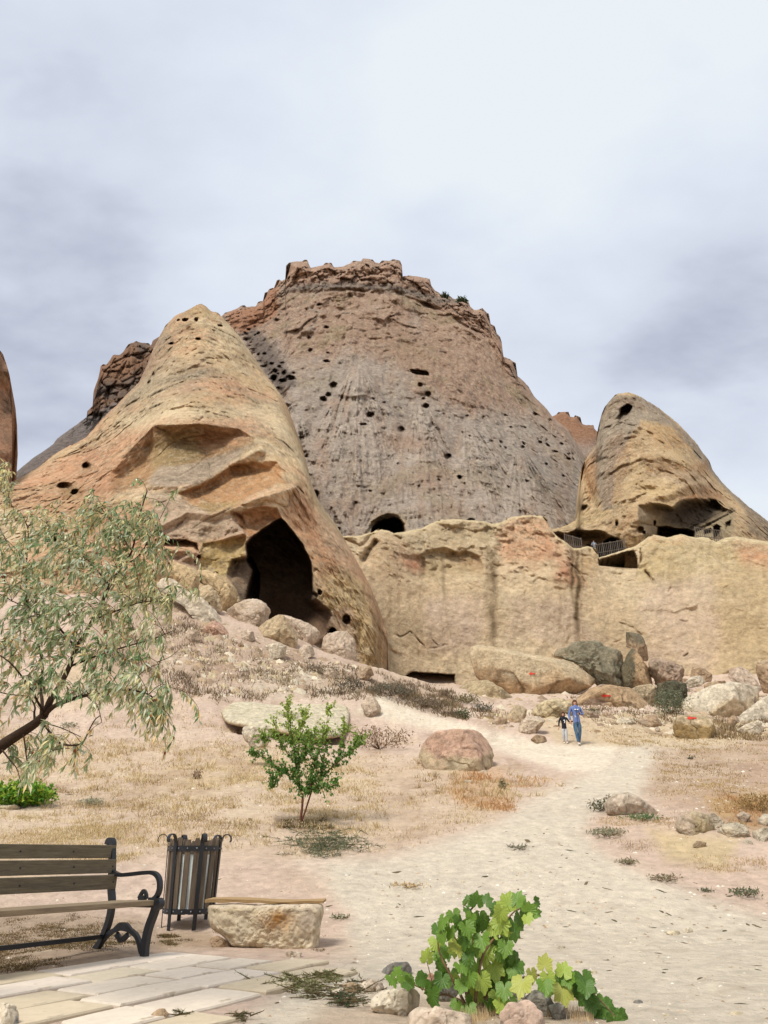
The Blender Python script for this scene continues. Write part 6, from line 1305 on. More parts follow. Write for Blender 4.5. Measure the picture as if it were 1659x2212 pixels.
def olive_tree():
    base = Vector((-3.35, 4.9, -.05)); t = empty('oleaster_tree', base); tag(t, 'silvery green narrow leaved tree reaching in from the left edge', 'tree')
    R = np.random.RandomState(5); bark = alb(70, 54, 42, .8)
    def pt(px, py, D): return at(px, py, D)
    limbs = []  # (points, r0, r1)
    trunk = [base, base + Vector((.08, -.02, .5)), base + Vector((.3, 0, 1.0)), pt(-60, 1665, 4.95), pt(0, 1614, 4.95), pt(37, 1589, 4.95), pt(75, 1564, 4.93), pt(97, 1544, 4.9)]
    limbs.append((trunk, [.10, .085, .065, .048, .038, .034, .030, .027]))
    def br(pts, r0, r1): limbs.append(([pt(*p) for p in pts], list(np.linspace(r0, r1, len(pts)))))
    br([(97,1544,4.9),(108,1515,4.92),(118,1498,4.95),(130,1480,5.0),(150,1440,5.05),(165,1400,5.1),(200,1340,5.15),(237,1265,5.2),(262,1225,5.25),(285,1190,5.3),(300,1120,5.35),(318,1060,5.4)], .024, .004)
    br([(97,1544,4.9),(118,1525,4.85),(150,1512,4.8),(185,1502,4.75),(225,1494,4.7),(270,1490,4.7),(320,1500,4.7),(350,1530,4.7)], .017, .003)
    br([(88,1552,4.9),(91,1520,5.1),(88,1490,5.3),(86,1470,5.35),(92,1440,5.4),(80,1380,5.5),(60,1300,5.6),(57,1220,5.65),(60,1140,5.7),(32,1103,5.7),(8,1068,5.7)], .013, .003)
    br([(92,1561,4.9),(110,1585,4.8),(130,1606,4.75),(162,1610,4.7),(180,1602,4.7),(192,1578,4.7),(205,1555,4.7),(216,1546,4.7)], .007, .003)
    br([(92,1561,4.9),(125,1570,4.8),(150,1580,4.75),(175,1592,4.7)], .004, .002)
    br([(75,1564,4.93),(74,1540,5.0),(75,1525,5.1),(60,1505,5.1),(20,1500,5.1),(-20,1490,5.1)], .008, .003)
    br([(150,1440,5.05),(200,1420,5.0),(260,1400,4.95),(330,1380,4.9),(380,1360,4.9)], .009, .002)
    br([(165,1400,5.1),(120,1350,5.2),(70,1320,5.2),(10,1290,5.2)], .009, .003); br([(200,1340,5.15),(250,1320,5.05),(310,1300,5.0),(370,1300,5.0)], .008, .002)
    br([(237,1265,5.2),(190,1210,5.3),(140,1170,5.4),(100,1130,5.4)], .007, .002); br([(262,1225,5.25),(300,1200,5.2),(330,1150,5.2),(356,1100,5.2)], .006, .002)
    br([(57,1220,5.65),(20,1180,5.7),(-10,1120,5.7)], .006, .002); br([(285,1190,5.3),(250,1140,5.35),(220,1100,5.4),(190,1080,5.4)], .005, .002)
    br([(185,1502,4.75),(200,1515,4.7),(212,1530,4.65),(220,1560,4.6)], .004, .002); br([(50,1580,4.95),(54,1610,4.85),(60,1650,4.8),(75,1680,4.8)], .006, .002)
    br([(0,1614,4.95),(20,1640,4.85),(36,1660,4.8),(45,1690,4.75)], .006, .002); br([(97,1544,4.9),(60,1480,4.7),(20,1430,4.6),(-30,1400,4.6)], .008, .003)
    br([(340,1430,4.8),(365,1420,4.8),(385,1405,4.8)], .003, .001); br([(320,1500,4.7),(350,1478,4.7),(380,1490,4.7)], .003, .001); br([(270,1490,4.7),(310,1450,4.7),(350,1430,4.75)], .004, .0015)
    mb = MB(); pts_all = []
    for pts, rr in limbs:
        P = smooth_path([tuple(p) + (r,) for p, r in zip(pts, rr)], 4); mb.tube([p[:3] for p in P], [max(p[3], .0012) for p in P], 7, tuple(bark)); pts_all += [p[:3] for p in P[::1] if p[2] > .9 or True]
    mbo = mb.obj('trunk', M_BARK, t, None, True); mbo.location = -base
    A = np.array(pts_all[30:])
    clumps = [(10,1000,14,50,14,5.7),(20,1080,25,30,12,5.7),(60,1110,40,35,18,5.6),(110,1130,50,30,22,5.45),(180,1110,55,30,30,5.4),(230,1130,70,45,46,5.3),(290,1120,40,55,34,5.3),(330,1150,28,60,24,5.2),(230,1185,100,40,46,5.25),(120,1190,90,40,36,5.3),
              (50,1200,60,50,34,5.5),(60,1260,75,45,40,5.4),(170,1250,100,45,46,5.1),(290,1240,65,45,44,5.1),(330,1290,50,30,26,5.0),(370,1300,22,15,8,5.),(60,1330,75,45,38,5.1),(170,1320,80,40,38,5.),(260,1330,50,40,20,5.),(320,1370,45,35,16,4.9),(60,1400,75,35,30,4.9),(160,1390,80,35,30,4.9),(230,1420,60,25,18,4.85),
              (270,1480,70,30,36,4.7),(330,1520,40,36,26,4.7),(360,1500,30,22,10,4.7),(120,1455,80,30,20,4.8),(30,1460,50,35,16,4.8),(20,1520,30,25,8,4.9),(70,1620,26,35,16,4.8),(60,1670,22,22,8,4.8),(110,1610,30,18,9,4.75),(175,1625,30,16,7,4.7),(95,1590,30,15,8,4.75),(200,1480,50,18,10,4.7),(-60,1300,60,150,50,5.2),(360,1565,12,20,4,4.7)]
    tw = MB(); PP = []; DD = []; CC = []
    cols = [alb(184,184,140,1.), alb(152,166,120,1.), alb(212,200,144,1.), alb(112,142,92,1.), alb(190,200,172,1.), alb(226,222,186,1.), alb(212,184,130,1.)]
    w_ = np.array([.24, .2, .17, .13, .12, .08, .06])
    for (cx, cy, rx, ry, n, D) in clumps:
        tone = R.dirichlet(w_ * 7)
        for k in range(int(n * .80)):
            px = cx + R.normal() * rx * .80; py = cy + R.normal() * ry * .72; e = np.array(pt(px, py, D + R.normal() * .16)); j = np.argmin(((A - e) ** 2).sum(1) + .02 * R.rand(len(A))); a = A[j]
            d = e - a; dl = np.linalg.norm(d)
            if dl > .32: a = e - d / dl * R.uniform(.18, .32)
            mid = (a + e) / 2 + np.array([0, 0, .03]); tip = e + np.array([R.uniform(-.06, .04), R.uniform(-.03, .03), -R.uniform(.05, .12)])
            P = smooth_path([tuple(a), tuple(mid), tuple(e), tuple(tip)], 4); tw.tube(P, list(np.linspace(.0022, .0008, len(P))), 3, tuple(bark * 1.5))
            Pn = np.array(P); m = R.randint(15, 26); u = R.uniform(.2, 1, m) * (len(Pn) - 1); i = u.astype(int).clip(0, len(Pn) - 2); q = Pn[i] + (Pn[i + 1] - Pn[i]) * (u - i)[:, None]
            tg = Pn[i + 1] - Pn[i]; tg /= np.linalg.norm(tg, axis=1)[:, None] + 1e-9
            dr = tg * .6 + R.normal(size=(m, 3)) * .45 + np.array([-.22, 0, -.75]); PP.append(q); DD.append(dr); ci = R.choice(7, m, p=tone); CC.append(np.array(cols)[ci] * R.uniform(.75, 1.2, (m, 1)))
    two = tw.obj('twigs', M_BARK, t); two.location = -base; two['kind'] = 'stuff'
    P = np.concatenate(PP); Dr = np.concatenate(DD); C = np.concatenate(CC); n = len(P)
    Up = rdir(n, R) + np.array([0, -.9, .5]); o = leaves_mesh('leaves', P, Dr, Up, R.uniform(.045, .074, n), R.uniform(.011, .0165, n), C, M_LEAF, t, fold=.1, curl=.08); o.location = -base; o['kind'] = 'stuff'
    # orange brown berries
    fr = MB(); idx = R.choice(n, 170, replace=False)
    for i in idx:
        c = P[i] + np.array([0, -.01, -.012]); r = R.uniform(.006, .009); cc = tuple(alb(*[(178, 92, 52), (190, 120, 60), (160, 74, 50)][R.randint(3)], .8))
        vs = [c + np.array(d) * r * (1, 1, 1.4) for d in ((1,0,0),(-1,0,0),(0,1,0),(0,-1,0),(0,0,1),(0,0,-1))]; fr.add(vs, [(0,2,4),(2,1,4),(1,3,4),(3,0,4),(2,0,5),(1,2,5),(3,1,5),(0,3,5)], cc)
    f = fr.obj('berries', M_LEAF, t, None, True); f.location = -base; f['kind'] = 'stuff'
olive_tree()

def sapling():
    base = hit(650, 1776); t = empty('apricot_sapling', base); tag(t, 'young green leaved fruit sapling with forked stems on the dry slope', 'tree'); D = base.y; R = np.random.RandomState(9)
    bark = alb(120, 78, 62, .8); limbs = []
    def br(pts, r0, r1, dz=0): limbs.append(([at(x, y, D + d) for x, y, d in pts], list(np.linspace(r0, r1, len(pts)))))
    br([(649,1780,0),(650,1765,0),(653,1740,0),(654,1718,0)], .026, .02); br([(651,1776,.0),(660,1750,-.05),(668,1725,-.08),(674,1705,-.1),(670,1690,-.1)], .018, .012)
    br([(654,1718,0),(646,1700,.02),(642,1678,.05),(640,1650,.08),(634,1610,.1),(628,1570,.12),(624,1545,.1),(620,1522,.1)], .017, .003); br([(654,1718,0),(668,1700,0),(690,1680,-.02),(720,1655,-.05),(750,1630,-.08),(776,1608,-.1)], .016, .003)
    br([(642,1678,.05),(615,1668,0),(590,1650,-.1),(565,1635,-.15),(545,1628,-.2)], .009, .002); br([(640,1650,.08),(615,1620,.2),(600,1590,.25),(592,1560,.3)], .009, .002); br([(690,1680,0),(700,1640,.2),(704,1600,.3),(706,1560,.35),(710,1530,.35)], .010, .002)
    br([(670,1690,-.1),(680,1650,-.2),(690,1610,-.3),(700,1580,-.35)], .009, .002); br([(634,1610,.1),(645,1580,0),(655,1560,-.1),(664,1540,-.1)], .007, .002); br([(720,1655,0),(735,1620,.1),(740,1590,.15),(744,1560,.2)], .007, .002)
    br([(674,1705,-.1),(700,1700,-.3),(728,1690,-.4)], .006, .002); br([(615,1668,0),(595,1690,-.25),(585,1670,-.3)], .005, .002); br([(654,1640,.0),(660,1620,-.3),(650,1590,-.35)], .007, .002); br([(680,1650,-.2),(672,1610,-.1),(680,1580,.1)], .007, .002); br([(750,1630,-.1),(764,1612,0),(772,1596,.05)], .004, .001)
    br([(600,1590,.25),(580,1600,.2),(568,1590,.2)], .004, .001); br([(642,1678,.05),(650,1640,.3),(660,1600,.4),(668,1585,.4)], .007, .002)
    mb = MB(); A = []
    for pts, rr in limbs:
        P = smooth_path([tuple(p) + (r,) for p, r in zip(pts, rr)], 4); mb.tube([p[:3] for p in P], [p[3] for p in P], 6, tuple(bark)); A += [p[:3] for p in P if p[2] > base.z + .52]
    o = mb.obj('trunk', M_BARK, t, None, True); o.location = -base
    A = np.array(A); tw = MB(); PP = []; DD = []; ctr = np.array(at(660, 1640, D))
    for k in range(600):
        a = A[R.randint(len(A))]; out = (a - ctr) * np.array([.6, .8, .3]); d = out / (np.linalg.norm(out) + .2) * .5 + R.normal(size=3) * .4 + np.array([0, 0, .45]); d /= np.linalg.norm(d); e = a + d * R.uniform(.08, .30)
        tw.tube([tuple(a), tuple(e)], [.003, .0015], 3, tuple(bark)); m = R.randint(9, 17); u = R.uniform(.1, 1.1, m)[:, None]; PP.append(a + (e - a) * u); DD.append(R.normal(size=(m, 3)) * .6 + np.array([0, 0, -.5]))
    o = tw.obj('twigs', M_BARK, t); o.location = -base; o['kind'] = 'stuff'
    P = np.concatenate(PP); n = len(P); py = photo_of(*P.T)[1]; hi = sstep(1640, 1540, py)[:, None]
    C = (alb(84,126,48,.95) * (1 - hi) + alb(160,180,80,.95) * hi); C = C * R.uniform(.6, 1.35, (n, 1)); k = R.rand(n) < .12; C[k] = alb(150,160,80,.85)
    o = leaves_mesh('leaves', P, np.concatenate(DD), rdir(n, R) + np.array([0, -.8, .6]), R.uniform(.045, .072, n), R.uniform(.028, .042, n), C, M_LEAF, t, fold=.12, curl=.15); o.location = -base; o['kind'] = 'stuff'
sapling()

def bush(px, py, rx, ry, label, cols, n, L, W, seed, group=None, name='bush', cat='bush', flat=.6, depth=.8, dirz=.1, sticks=True, D=None):
    base = hit(px, py + ry * .9) if D is None else at(px, py + ry * .9, D); t = empty(name, base); tag(t, label, cat, group); R = np.random.RandomState(seed); k = base.y * 1.07 / F
    q = rdir(n, R) * (R.uniform(.35, 1, n) ** .5)[:, None] * (1 + .25 * R.normal(size=(n, 1))); P = np.stack([q[:, 0] * rx * k, q[:, 1] * rx * k * depth, (q[:, 2] * .5 + .5) * 2 * ry * k * flat], 1)
    C = np.array([alb(*c, .85) for c in cols])[R.randint(len(cols), size=n)] * R.uniform(.7, 1.25, (n, 1))
    if sticks:
        mb = MB()
        for i in range(min(14, n // 12 + 3)): e = P[R.randint(n)]; mb.tube([(0, 0, -.02), tuple(e * .5 + R.normal(size=3) * .02 * rx * k), tuple(e)], [max(.004, .004 * rx * k * 4), .004, .002], 4, tuple(alb(110, 86, 62)))
        mb.obj('stems', M_BARK, t)
    o = leaves_mesh('leaves', P, rdir(n, R) + np.array([0, 0, dirz]), rdir(n, R) + np.array([0, -.6, .6]), R.uniform(.7, 1.2, n) * L, R.uniform(.8, 1.1, n) * W, C, M_LEAF, t); o['kind'] = 'stuff'; return t
bush(45, 1716, 52, 26, 'bright green leafy vine bush at the left edge on the dry slope', [(140,176,44),(110,160,40),(170,190,70),(84,130,36)], 1500, .10, .08, 1, flat=.8)
bush(996, 652, 13, 6, 'dark green shrub on the skyline crest of the mountain', [(70,84,56),(92,104,70)], 260, 1.1, .6, 2, group='shrubs growing on the mountain crest', D=149, flat=1)
bush(961, 640, 9, 3, 'low dark shrub left of the larger one on the skyline crest', [(70,84,56),(92,104,70)], 120, 1., .5, 3, group='shrubs growing on the mountain crest', D=149.5, flat=1)
for i, (px, py, rx, ry, nm, lb, cols) in enumerate([(1450,1512,34,34,'bush','grey green scrub bush left of the biggest pale boulder',[(116,124,96),(96,104,78),(140,140,108)]),(1002,1544,16,12,'bush','small dark green bush on the scrubby bank above the path',[(70,88,50),(96,108,66)]),
        (1300,1742,24,12,'bush','dark creeping weed at the left end of the half buried mound',[(88,92,62),(112,112,80)]),(1310,1795,32,13,'weed','sprawling grey green weed below the half buried mound',[(112,114,84),(136,130,100)]),(1385,1762,34,10,'weed','bright green low weed right of the half buried mound',[(76,104,58),(100,120,70)]),
        (1610,1925,28,11,'weed','dark green sprawling weed near the right edge of the path',[(82,90,60),(104,106,72)]),(1525,1922,12,5,'weed','little round dark weed left of the sprawling one',[(84,92,60)]),(1355,1860,18,9,'weed','small sparse olive weed on the right of the path',[(124,116,84)]),(1435,1892,26,10,'weed','reddish olive weed on the pink soil',[(132,110,84),(110,104,72)]),
        (1318,1740-20,9,7,'weed','upright dry weed on top of the mound edge',[(120,104,80)]),(1086,1690,7,16,'weed','tall narrow dark weed spike right of the sapling slope',[(96,96,58),(120,112,72)]),(424,1672,8,16,'weed','upright brown weed spike in the dry grass',[(146,116,90),(130,104,82)]),(820,1590,60,26,'bush','brown dry bush right of the overhanging ledge',[(150,120,90),(170,142,104),(128,100,76)]),
        (700,1412-60+90,40,12,'bush','low grey brown scrub under the cave ribs',[(120,108,88),(144,126,100)]),(845,1500,45,14,'bush','grey scrub on the bank left of the slot cave',[(134,124,104),(110,106,88)]),(915,1520,40,12,'bush','brown grey scrub on the bank below the slot cave',[(140,122,100),(116,104,84)]),(760,1478,30,14,'bush','dark scrub at the foot of the ribbed rock',[(118,110,90),(96,88,70)]),
        (1010,1508,24,10,'bush','low olive scrub at the top of the rounded hump',[(128,120,84),(150,138,98)]),(1045,1520,20,10,'bush','grey lichen like scrub on the face of the rounded hump',[(132,128,110),(110,110,92)]),(1215,1545,18,9,'bush','low dry scrub behind the child',[(160,138,104)]),(1275,1538,18,7,'bush','small green tuft behind the woman',[(110,112,80),(86,94,62)]),(150,1560,16,8,'weed','grey weed under the branches',[(140,136,108)]),
        (200,1725,22,12,'weed','grey green wispy weed in the dry grass above the bench',[(150,148,116),(130,132,100)]),(1490,1634,6,4,'weed','tiny dark tuft on the upper right slope',[(92,90,66)]),(1590,1790,20,10,'weed','olive grass tuft among the broken ochre rocks',[(140,126,78)]),(1640,1740,40,20,'bush','ochre dry bush at the right edge of the slope',[(170,136,84),(150,124,80),(190,160,104)]),
        (880,1912,34,5,'weed','flat straw coloured tuft lying on the path',[(190,160,104),(160,130,84)]),(1120,1830,22,6,'weed','dark trailing weed in the middle of the path',[(104,100,76)]),(735,1980,18,5,'weed','small green weed right of the stone seat',[(96,104,66)])]):
    big = nm == 'bush'; n = int(rx * ry * (.9 if big else .8)); n = max(40, min(n, 800)); cols = [tuple(min(255, v + (0 if big else 22)) for v in c) for c in cols]; h = hit(px, py + ry * .9); s = h.y * 1.07 / F
    bush(px, py, rx, ry, lb, cols, n, 7.0 * s, 2.2 * s, 40 + i, group='low weeds and scrub scattered over the slopes', name=('scrub_bush' if big else 'weed'), cat=('bush' if big else 'weed'), flat=.75 if big else .5, depth=1.2)

def sprigs(px, py, rx, ry, label, cols, n, seed, name='cut_branches', cat='branches', L=.3, h=.12):
    """heap of long needle-like sprigs lying on the ground"""
    base = hit(px, py); t = empty(name, base); tag(t, label, cat); R = np.random.RandomState(seed); k = base.y * 1.07 / F; mb = MB(); PP = []; DD = []
    pts = []
    for i in range(n):
        u, v = px + R.normal() * rx * .5, py + R.normal() * ry * .5; g = hit(u, v); a = np.array(g) + np.array([0, 0, R.uniform(0, h)]); th = R.uniform(0, 6.28); e = a + np.array([math.cos(th), math.sin(th) * .7, R.uniform(-.1, .3)]) * L * R.uniform(.5, 1.2)
        mb.tube([tuple(a), tuple(e)], [.005, .002], 3, tuple(alb(110, 92, 66))); m = 16; q = a + (e - a) * R.uniform(0, 1, (m, 1)); PP.append(q); DD.append((e - a) / L + R.normal(size=(m, 3)) * .5)
    o = mb.obj('twigs', M_BARK, t); o.location = -base; o['kind'] = 'stuff'; P = np.concatenate(PP); m = len(P)
    C = np.array([alb(*c, .85) for c in cols])[R.randint(len(cols), size=m)] * R.uniform(.7, 1.3, (m, 1)); o = leaves_mesh('leaves', P, np.concatenate(DD), rdir(m, R) + np.array([0, -.3, .7]), R.uniform(.05, .1, m) * L / .3, np.full(m, .012 * L / .3), C, M_LEAF, t); o.location = -base; o['kind'] = 'stuff'
sprigs(705, 1826, 75, 24, 'heap of cut grey green branches lying below the sapling', [(110,122,90),(134,138,106),(90,104,72),(150,146,110)], 130, 3)
sprigs(650, 2130, 75, 16, 'creeping green weed spreading along the edge of the paving', [(130,132,78),(110,120,66),(150,144,90)], 80, 4, 'weed', 'weed', .12, .03)
sprigs(700, 2115, 50, 8, 'olive creeping weed at the far corner of the paving', [(130,132,78),(110,120,66)], 50, 5, 'weed', 'weed', .10, .03)
sprigs(745, 2165, 24, 12, 'dark green tufted weed in front of the small tan stone', [(56,84,52),(78,100,62)], 60, 6, 'weed', 'weed', .09, .05)
sprigs(690, 2152, 30, 7, 'thin olive weed between the paving and the dark tufted weed', [(110,112,72),(130,124,84)], 30, 7, 'weed', 'weed', .09, .03)
sprigs(785, 2140, 34, 12, 'wiry grey weed curling round the pale stones', [(104,104,72),(130,124,90)], 34, 8, 'weed', 'weed', .10, .04)
sprigs(515, 2204, 16, 6, 'little green weed growing at the end of the paving', [(104,110,66)], 22, 9, 'weed', 'weed', .07, .03)
sprigs(390, 2196, 14, 7, 'small green weed in a paving joint', [(104,110,66)], 18, 10, 'weed', 'weed', .07, .03)

# ------------------------------------------------------------------ the grape vine, leaf by leaf
def vine():
    base = hit(1020, 2192); t = empty('grape_vine', base); tag(t, 'low grape vine with large bright green leaves among the foreground rocks', 'vine'); D = base.y; R = np.random.RandomState(12)
    # a lobed toothed leaf, stalk at the origin, unit size
    ang = []; prof_ = []
    rim = [(0, 1.12), (14, .92), (27, .76), (38, .86), (50, 1.0), (62, .86), (76, .72), (92, .80), (106, .88), (122, .80), (140, .72), (158, .58), (172, .22)]
    V = [(0, 0, 0), (0, .55, .05)]
    pts = [(a, r) for a, r in rim] + [(-a, r) for a, r in rim[:0:-1]]
    pts = sorted([(a, r) for a, r in rim] + [(-a, r) for a, r in rim if a > 0])
    fine = []
    for i in range(len(pts) - 1):
        fine.append(pts[i]); fine.append(((pts[i][0] + pts[i + 1][0]) / 2, (pts[i][1] + pts[i + 1][1]) / 2 * (.95 if i % 2 else 1.05)))
    fine.append(pts[-1]); variants = []
    mats = []
    for nm, c, c2 in (('vine_leaf_dark', (.07, .15, .018), (.12, .23, .028)), ('vine_leaf_mid', (.13, .25, .028), (.20, .33, .04)), ('vine_leaf_light', (.32, .44, .06), (.46, .55, .10)), ('vine_leaf_yellow', (.42, .46, .08), (.52, .52, .12))):
        m = mat_plain(nm, c, c2, scale=16, rough=.42, spec=.45, bump=.5, bdist=.003); nd = m.node_tree.nodes; L = m.node_tree.links; b = nd['Principled BSDF']; tr = nd.new('ShaderNodeBsdfTranslucent'); ms = nd.new('ShaderNodeMixShader'); ms.inputs[0].default_value = .35
        L.new(b.inputs['Base Color'].links[0].from_socket, tr.inputs[0]); L.new(b.outputs[0], ms.inputs[1]); L.new(tr.outputs[0], ms.inputs[2]); L.new(ms.outputs[0], nd['Material Output'].inputs[0]); mats.append(m)
    for k in range(5):
        vs = [(0, .42, -.02)]; cup = [.25, -.15, .4, .1, -.3][k]
        for ring in (.33, .68, 1.0):
            for a, r in fine:
                x = math.sin(math.radians(a)) * r * ring * .55; y = .42 + math.cos(math.radians(a)) * r * ring * .58; f = abs(x); ve = .008 * math.cos(math.radians(a) * 5)
                vs.append((x, y, cup * f * .8 + ve * ring - .22 * (y - .42) ** 2 + .04 * math.sin(a * .31 + k) * ring))
        n = len(fine); fs = [(0, 1 + i, 1 + i + 1) for i in range(n - 1)]
        for ring in range(2):
            for i in range(n - 1): a = 1 + ring * n + i; fs.append((a, a + n, a + n + 1, a + 1))
        for mi in range(4):
            me = bpy.data.meshes.new('vine_leaf'); me.from_pydata(vs, [], fs); me.materials.append(mats[mi]); me.polygons.foreach_set('use_smooth', np.ones(len(me.polygons), bool)); me.update(); variants.append(me)
    # stems
    sm = mat_plain('vine_stem', alb(104, 78, 54, .8), alb(150, 120, 84, .8), scale=20, rough=.8); stems = []
    def st(pts, r0=.007, r1=.003):
        P = smooth_path([tuple(at(x, y, D + d)) for x, y, d in pts], 5); mb = MB(); mb.tube(P, list(np.linspace(r0, r1, len(P))), 6); o = mb.obj('stem', sm, t, None, True); o.location = -base; stems.append(P); return P
    st([(1020,2195,0),(1010,2140,0),(1000,2080,0),(985,2030,0),(960,1990,.05)], .012); st([(1025,2195,0),(1030,2130,-.05),(1045,2060,-.05),(1080,2010,0),(1110,1970,0),(1140,1958,0)], .012)
    st([(1018,2195,0),(1005,2120,.1),(1020,2040,.1),(1010,1980,.1),(1030,1950,.1),(1020,1944,.1)], .01); st([(1015,2190,0),(980,2120,-.05),(950,2060,-.05),(945,2010,-.05)], .01); st([(1030,2190,0),(1080,2120,.05),(1110,2080,.05),(1118,2060,.05)], .008)
    st([(1022,2190,0),(1060,2140,.1),(1100,2120,.1),(1150,2108,.1),(1200,2105,.05),(1240,2110,0),(1270,2135,-.05),(1310,2175,-.1),(1332,2200,-.12)], .008); st([(1010,2180,0),(970,2150,0),(940,2148,0),(900,2130,.1),(850,2112,.15)], .007); st([(935,2130,.1),(928,2100,.1),(920,2070,.1)], .004, .002)
    st([(1010,2190,.0),(1000,2165,-.1),(985,2155,-.15)], .006); st([(1000,1960,.1),(1010,1945,.1),(1022,1940,.1)], .002, .001)
    # leaves: (px, py, length in survey units, roll degrees from hanging, tone 0 dark .. 3 yellow)
    L = [(945,2000,34,10,0),(962,1985,38,-10,1),(975,1972,36,20,1),(990,1985,40,-5,0),(1005,1950,34,170,0),(1003,1965,30,20,0),(1030,1952,36,175,0),(1045,1948,36,165,0),(1035,1975,36,10,0),(1020,1978,34,-20,1),(1015,1995,40,0,0),(1000,2000,42,15,1),(975,2005,36,-20,1),
         (955,2015,36,5,1),(940,2030,40,0,2),(948,2050,42,10,1),(945,2075,44,-5,0),(955,2090,42,15,0),(970,2045,52,25,3),(985,2035,44,10,2),(1010,2020,44,-10,0),(1030,2000,38,15,0),(1050,1985,40,-5,0),(1062,1975,44,10,0),(1055,2000,44,15,2),(1070,1990,48,25,2),(1080,2000,40,10,2),(1095,1955,44,170,2),(1085,1965,40,-10,2),
         (1110,1950,44,165,1),(1120,1960,40,150,1),(1118,1975,46,20,0),(1105,1990,44,-5,0),(1130,1965,36,120,1),(1143,1965,30,100,1),(1150,1955,26,80,0),(1135,1980,30,30,2),(1080,2030,42,-10,0),(1095,2015,36,5,1),(1060,2030,46,0,1),(1040,2025,44,10,1),(1025,2040,44,-15,1),(1050,2050,50,5,2),(1075,2050,44,15,1),(1095,2040,40,-10,1),
         (1010,2065,36,10,0),(1030,2080,48,-5,1),(1060,2085,50,10,2),(1085,2075,46,-10,1),(1100,2070,44,20,0),(1115,2065,36,-5,0),(1118,2085,38,5,0),(1105,2095,34,15,1),(1080,2100,56,5,0),(1070,2120,48,-10,0),(1050,2105,44,0,1),(1035,2110,46,15,2),(1020,2105,42,-15,1),(985,2085,36,20,1),(975,2100,44,0,1),(960,2110,40,-15,0),
         (990,2110,42,10,2),(1000,2125,36,-10,1),(1045,2135,44,5,1),(1028,2140,50,-5,2),(1090,2130,44,10,1),(1070,2145,40,15,2),(1085,2150,44,-10,1),(1075,2168,40,5,2),(1095,2160,30,20,1),(1008,2155,34,-5,1),(1050,2165,30,10,0),
         (921,2075,34,175,2),(932,2140,50,5,0),(935,2128,40,-8,0),(838,2112,34,5,1),(852,2108,30,160,1),(862,2110,36,20,1),(880,2108,36,-10,1),(895,2120,34,60,0),(905,2112,32,15,1),(870,2125,30,70,0),(990,2165,30,-30,1),(1010,2175,36,10,1),
         (1133,2120,56,5,3),(1145,2098,34,10,3),(1176,2090,38,170,3),(1180,2105,36,10,2),(1186,2118,44,-10,1),(1200,2110,44,10,0),(1172,2125,40,5,1),(1215,2105,40,160,2),(1225,2112,38,15,1),(1210,2132,50,5,3),(1235,2105,46,-5,0),(1250,2110,46,10,0),(1245,2130,44,0,0),(1262,2128,44,-10,0),(1255,2145,42,15,0),(1275,2140,46,0,0),
         (1285,2155,46,-10,1),(1270,2160,40,10,0),(1298,2165,46,5,0),(1305,2178,44,-15,0),(1290,2180,40,5,1),(1318,2185,46,10,0),(1325,2200,46,-5,0),(1310,2200,40,10,1),(1332,2190,36,30,0)]
    extra = []
    for k in range(12): a = L[R.randint(0, 70)]; extra.append((a[0] + R.normal() * 12, a[1] + R.normal() * 12, R.uniform(28, 42), R.uniform(-50, 50), R.choice([0, 0, 1, 1, 2])))
    for i, (px, py, s, roll, tone) in enumerate(L + extra):
        back = i >= len(L); d = D + (R.uniform(.08, .30) if back else R.uniform(-.16, .06)) + (.04 if px < 1130 else 0); sc = s * .93 * d * .93 / F
        o = bpy.data.objects.new('leaf', variants[R.randint(5) * 4 + int(tone)]); COL.objects.link(o); o.parent = t
        c = at(px, py - (s * .35 if abs(roll) < 90 else -s * .35), d); rl = math.radians(180 + roll + R.uniform(-8, 8))
        # leaf plane roughly faces the viewer and the sky, hanging from its stalk
        m = Matrix.Rotation(R.uniform(-1.0, 1.0), 4, 'Z') @ Matrix.Rotation(math.radians(90) - R.uniform(-.2, .8), 4, 'X') @ Matrix.Rotation(rl, 4, 'Z')
        o.rotation_euler = m.to_euler(); o.scale = (sc, sc, sc); o.location = c - base
vine()

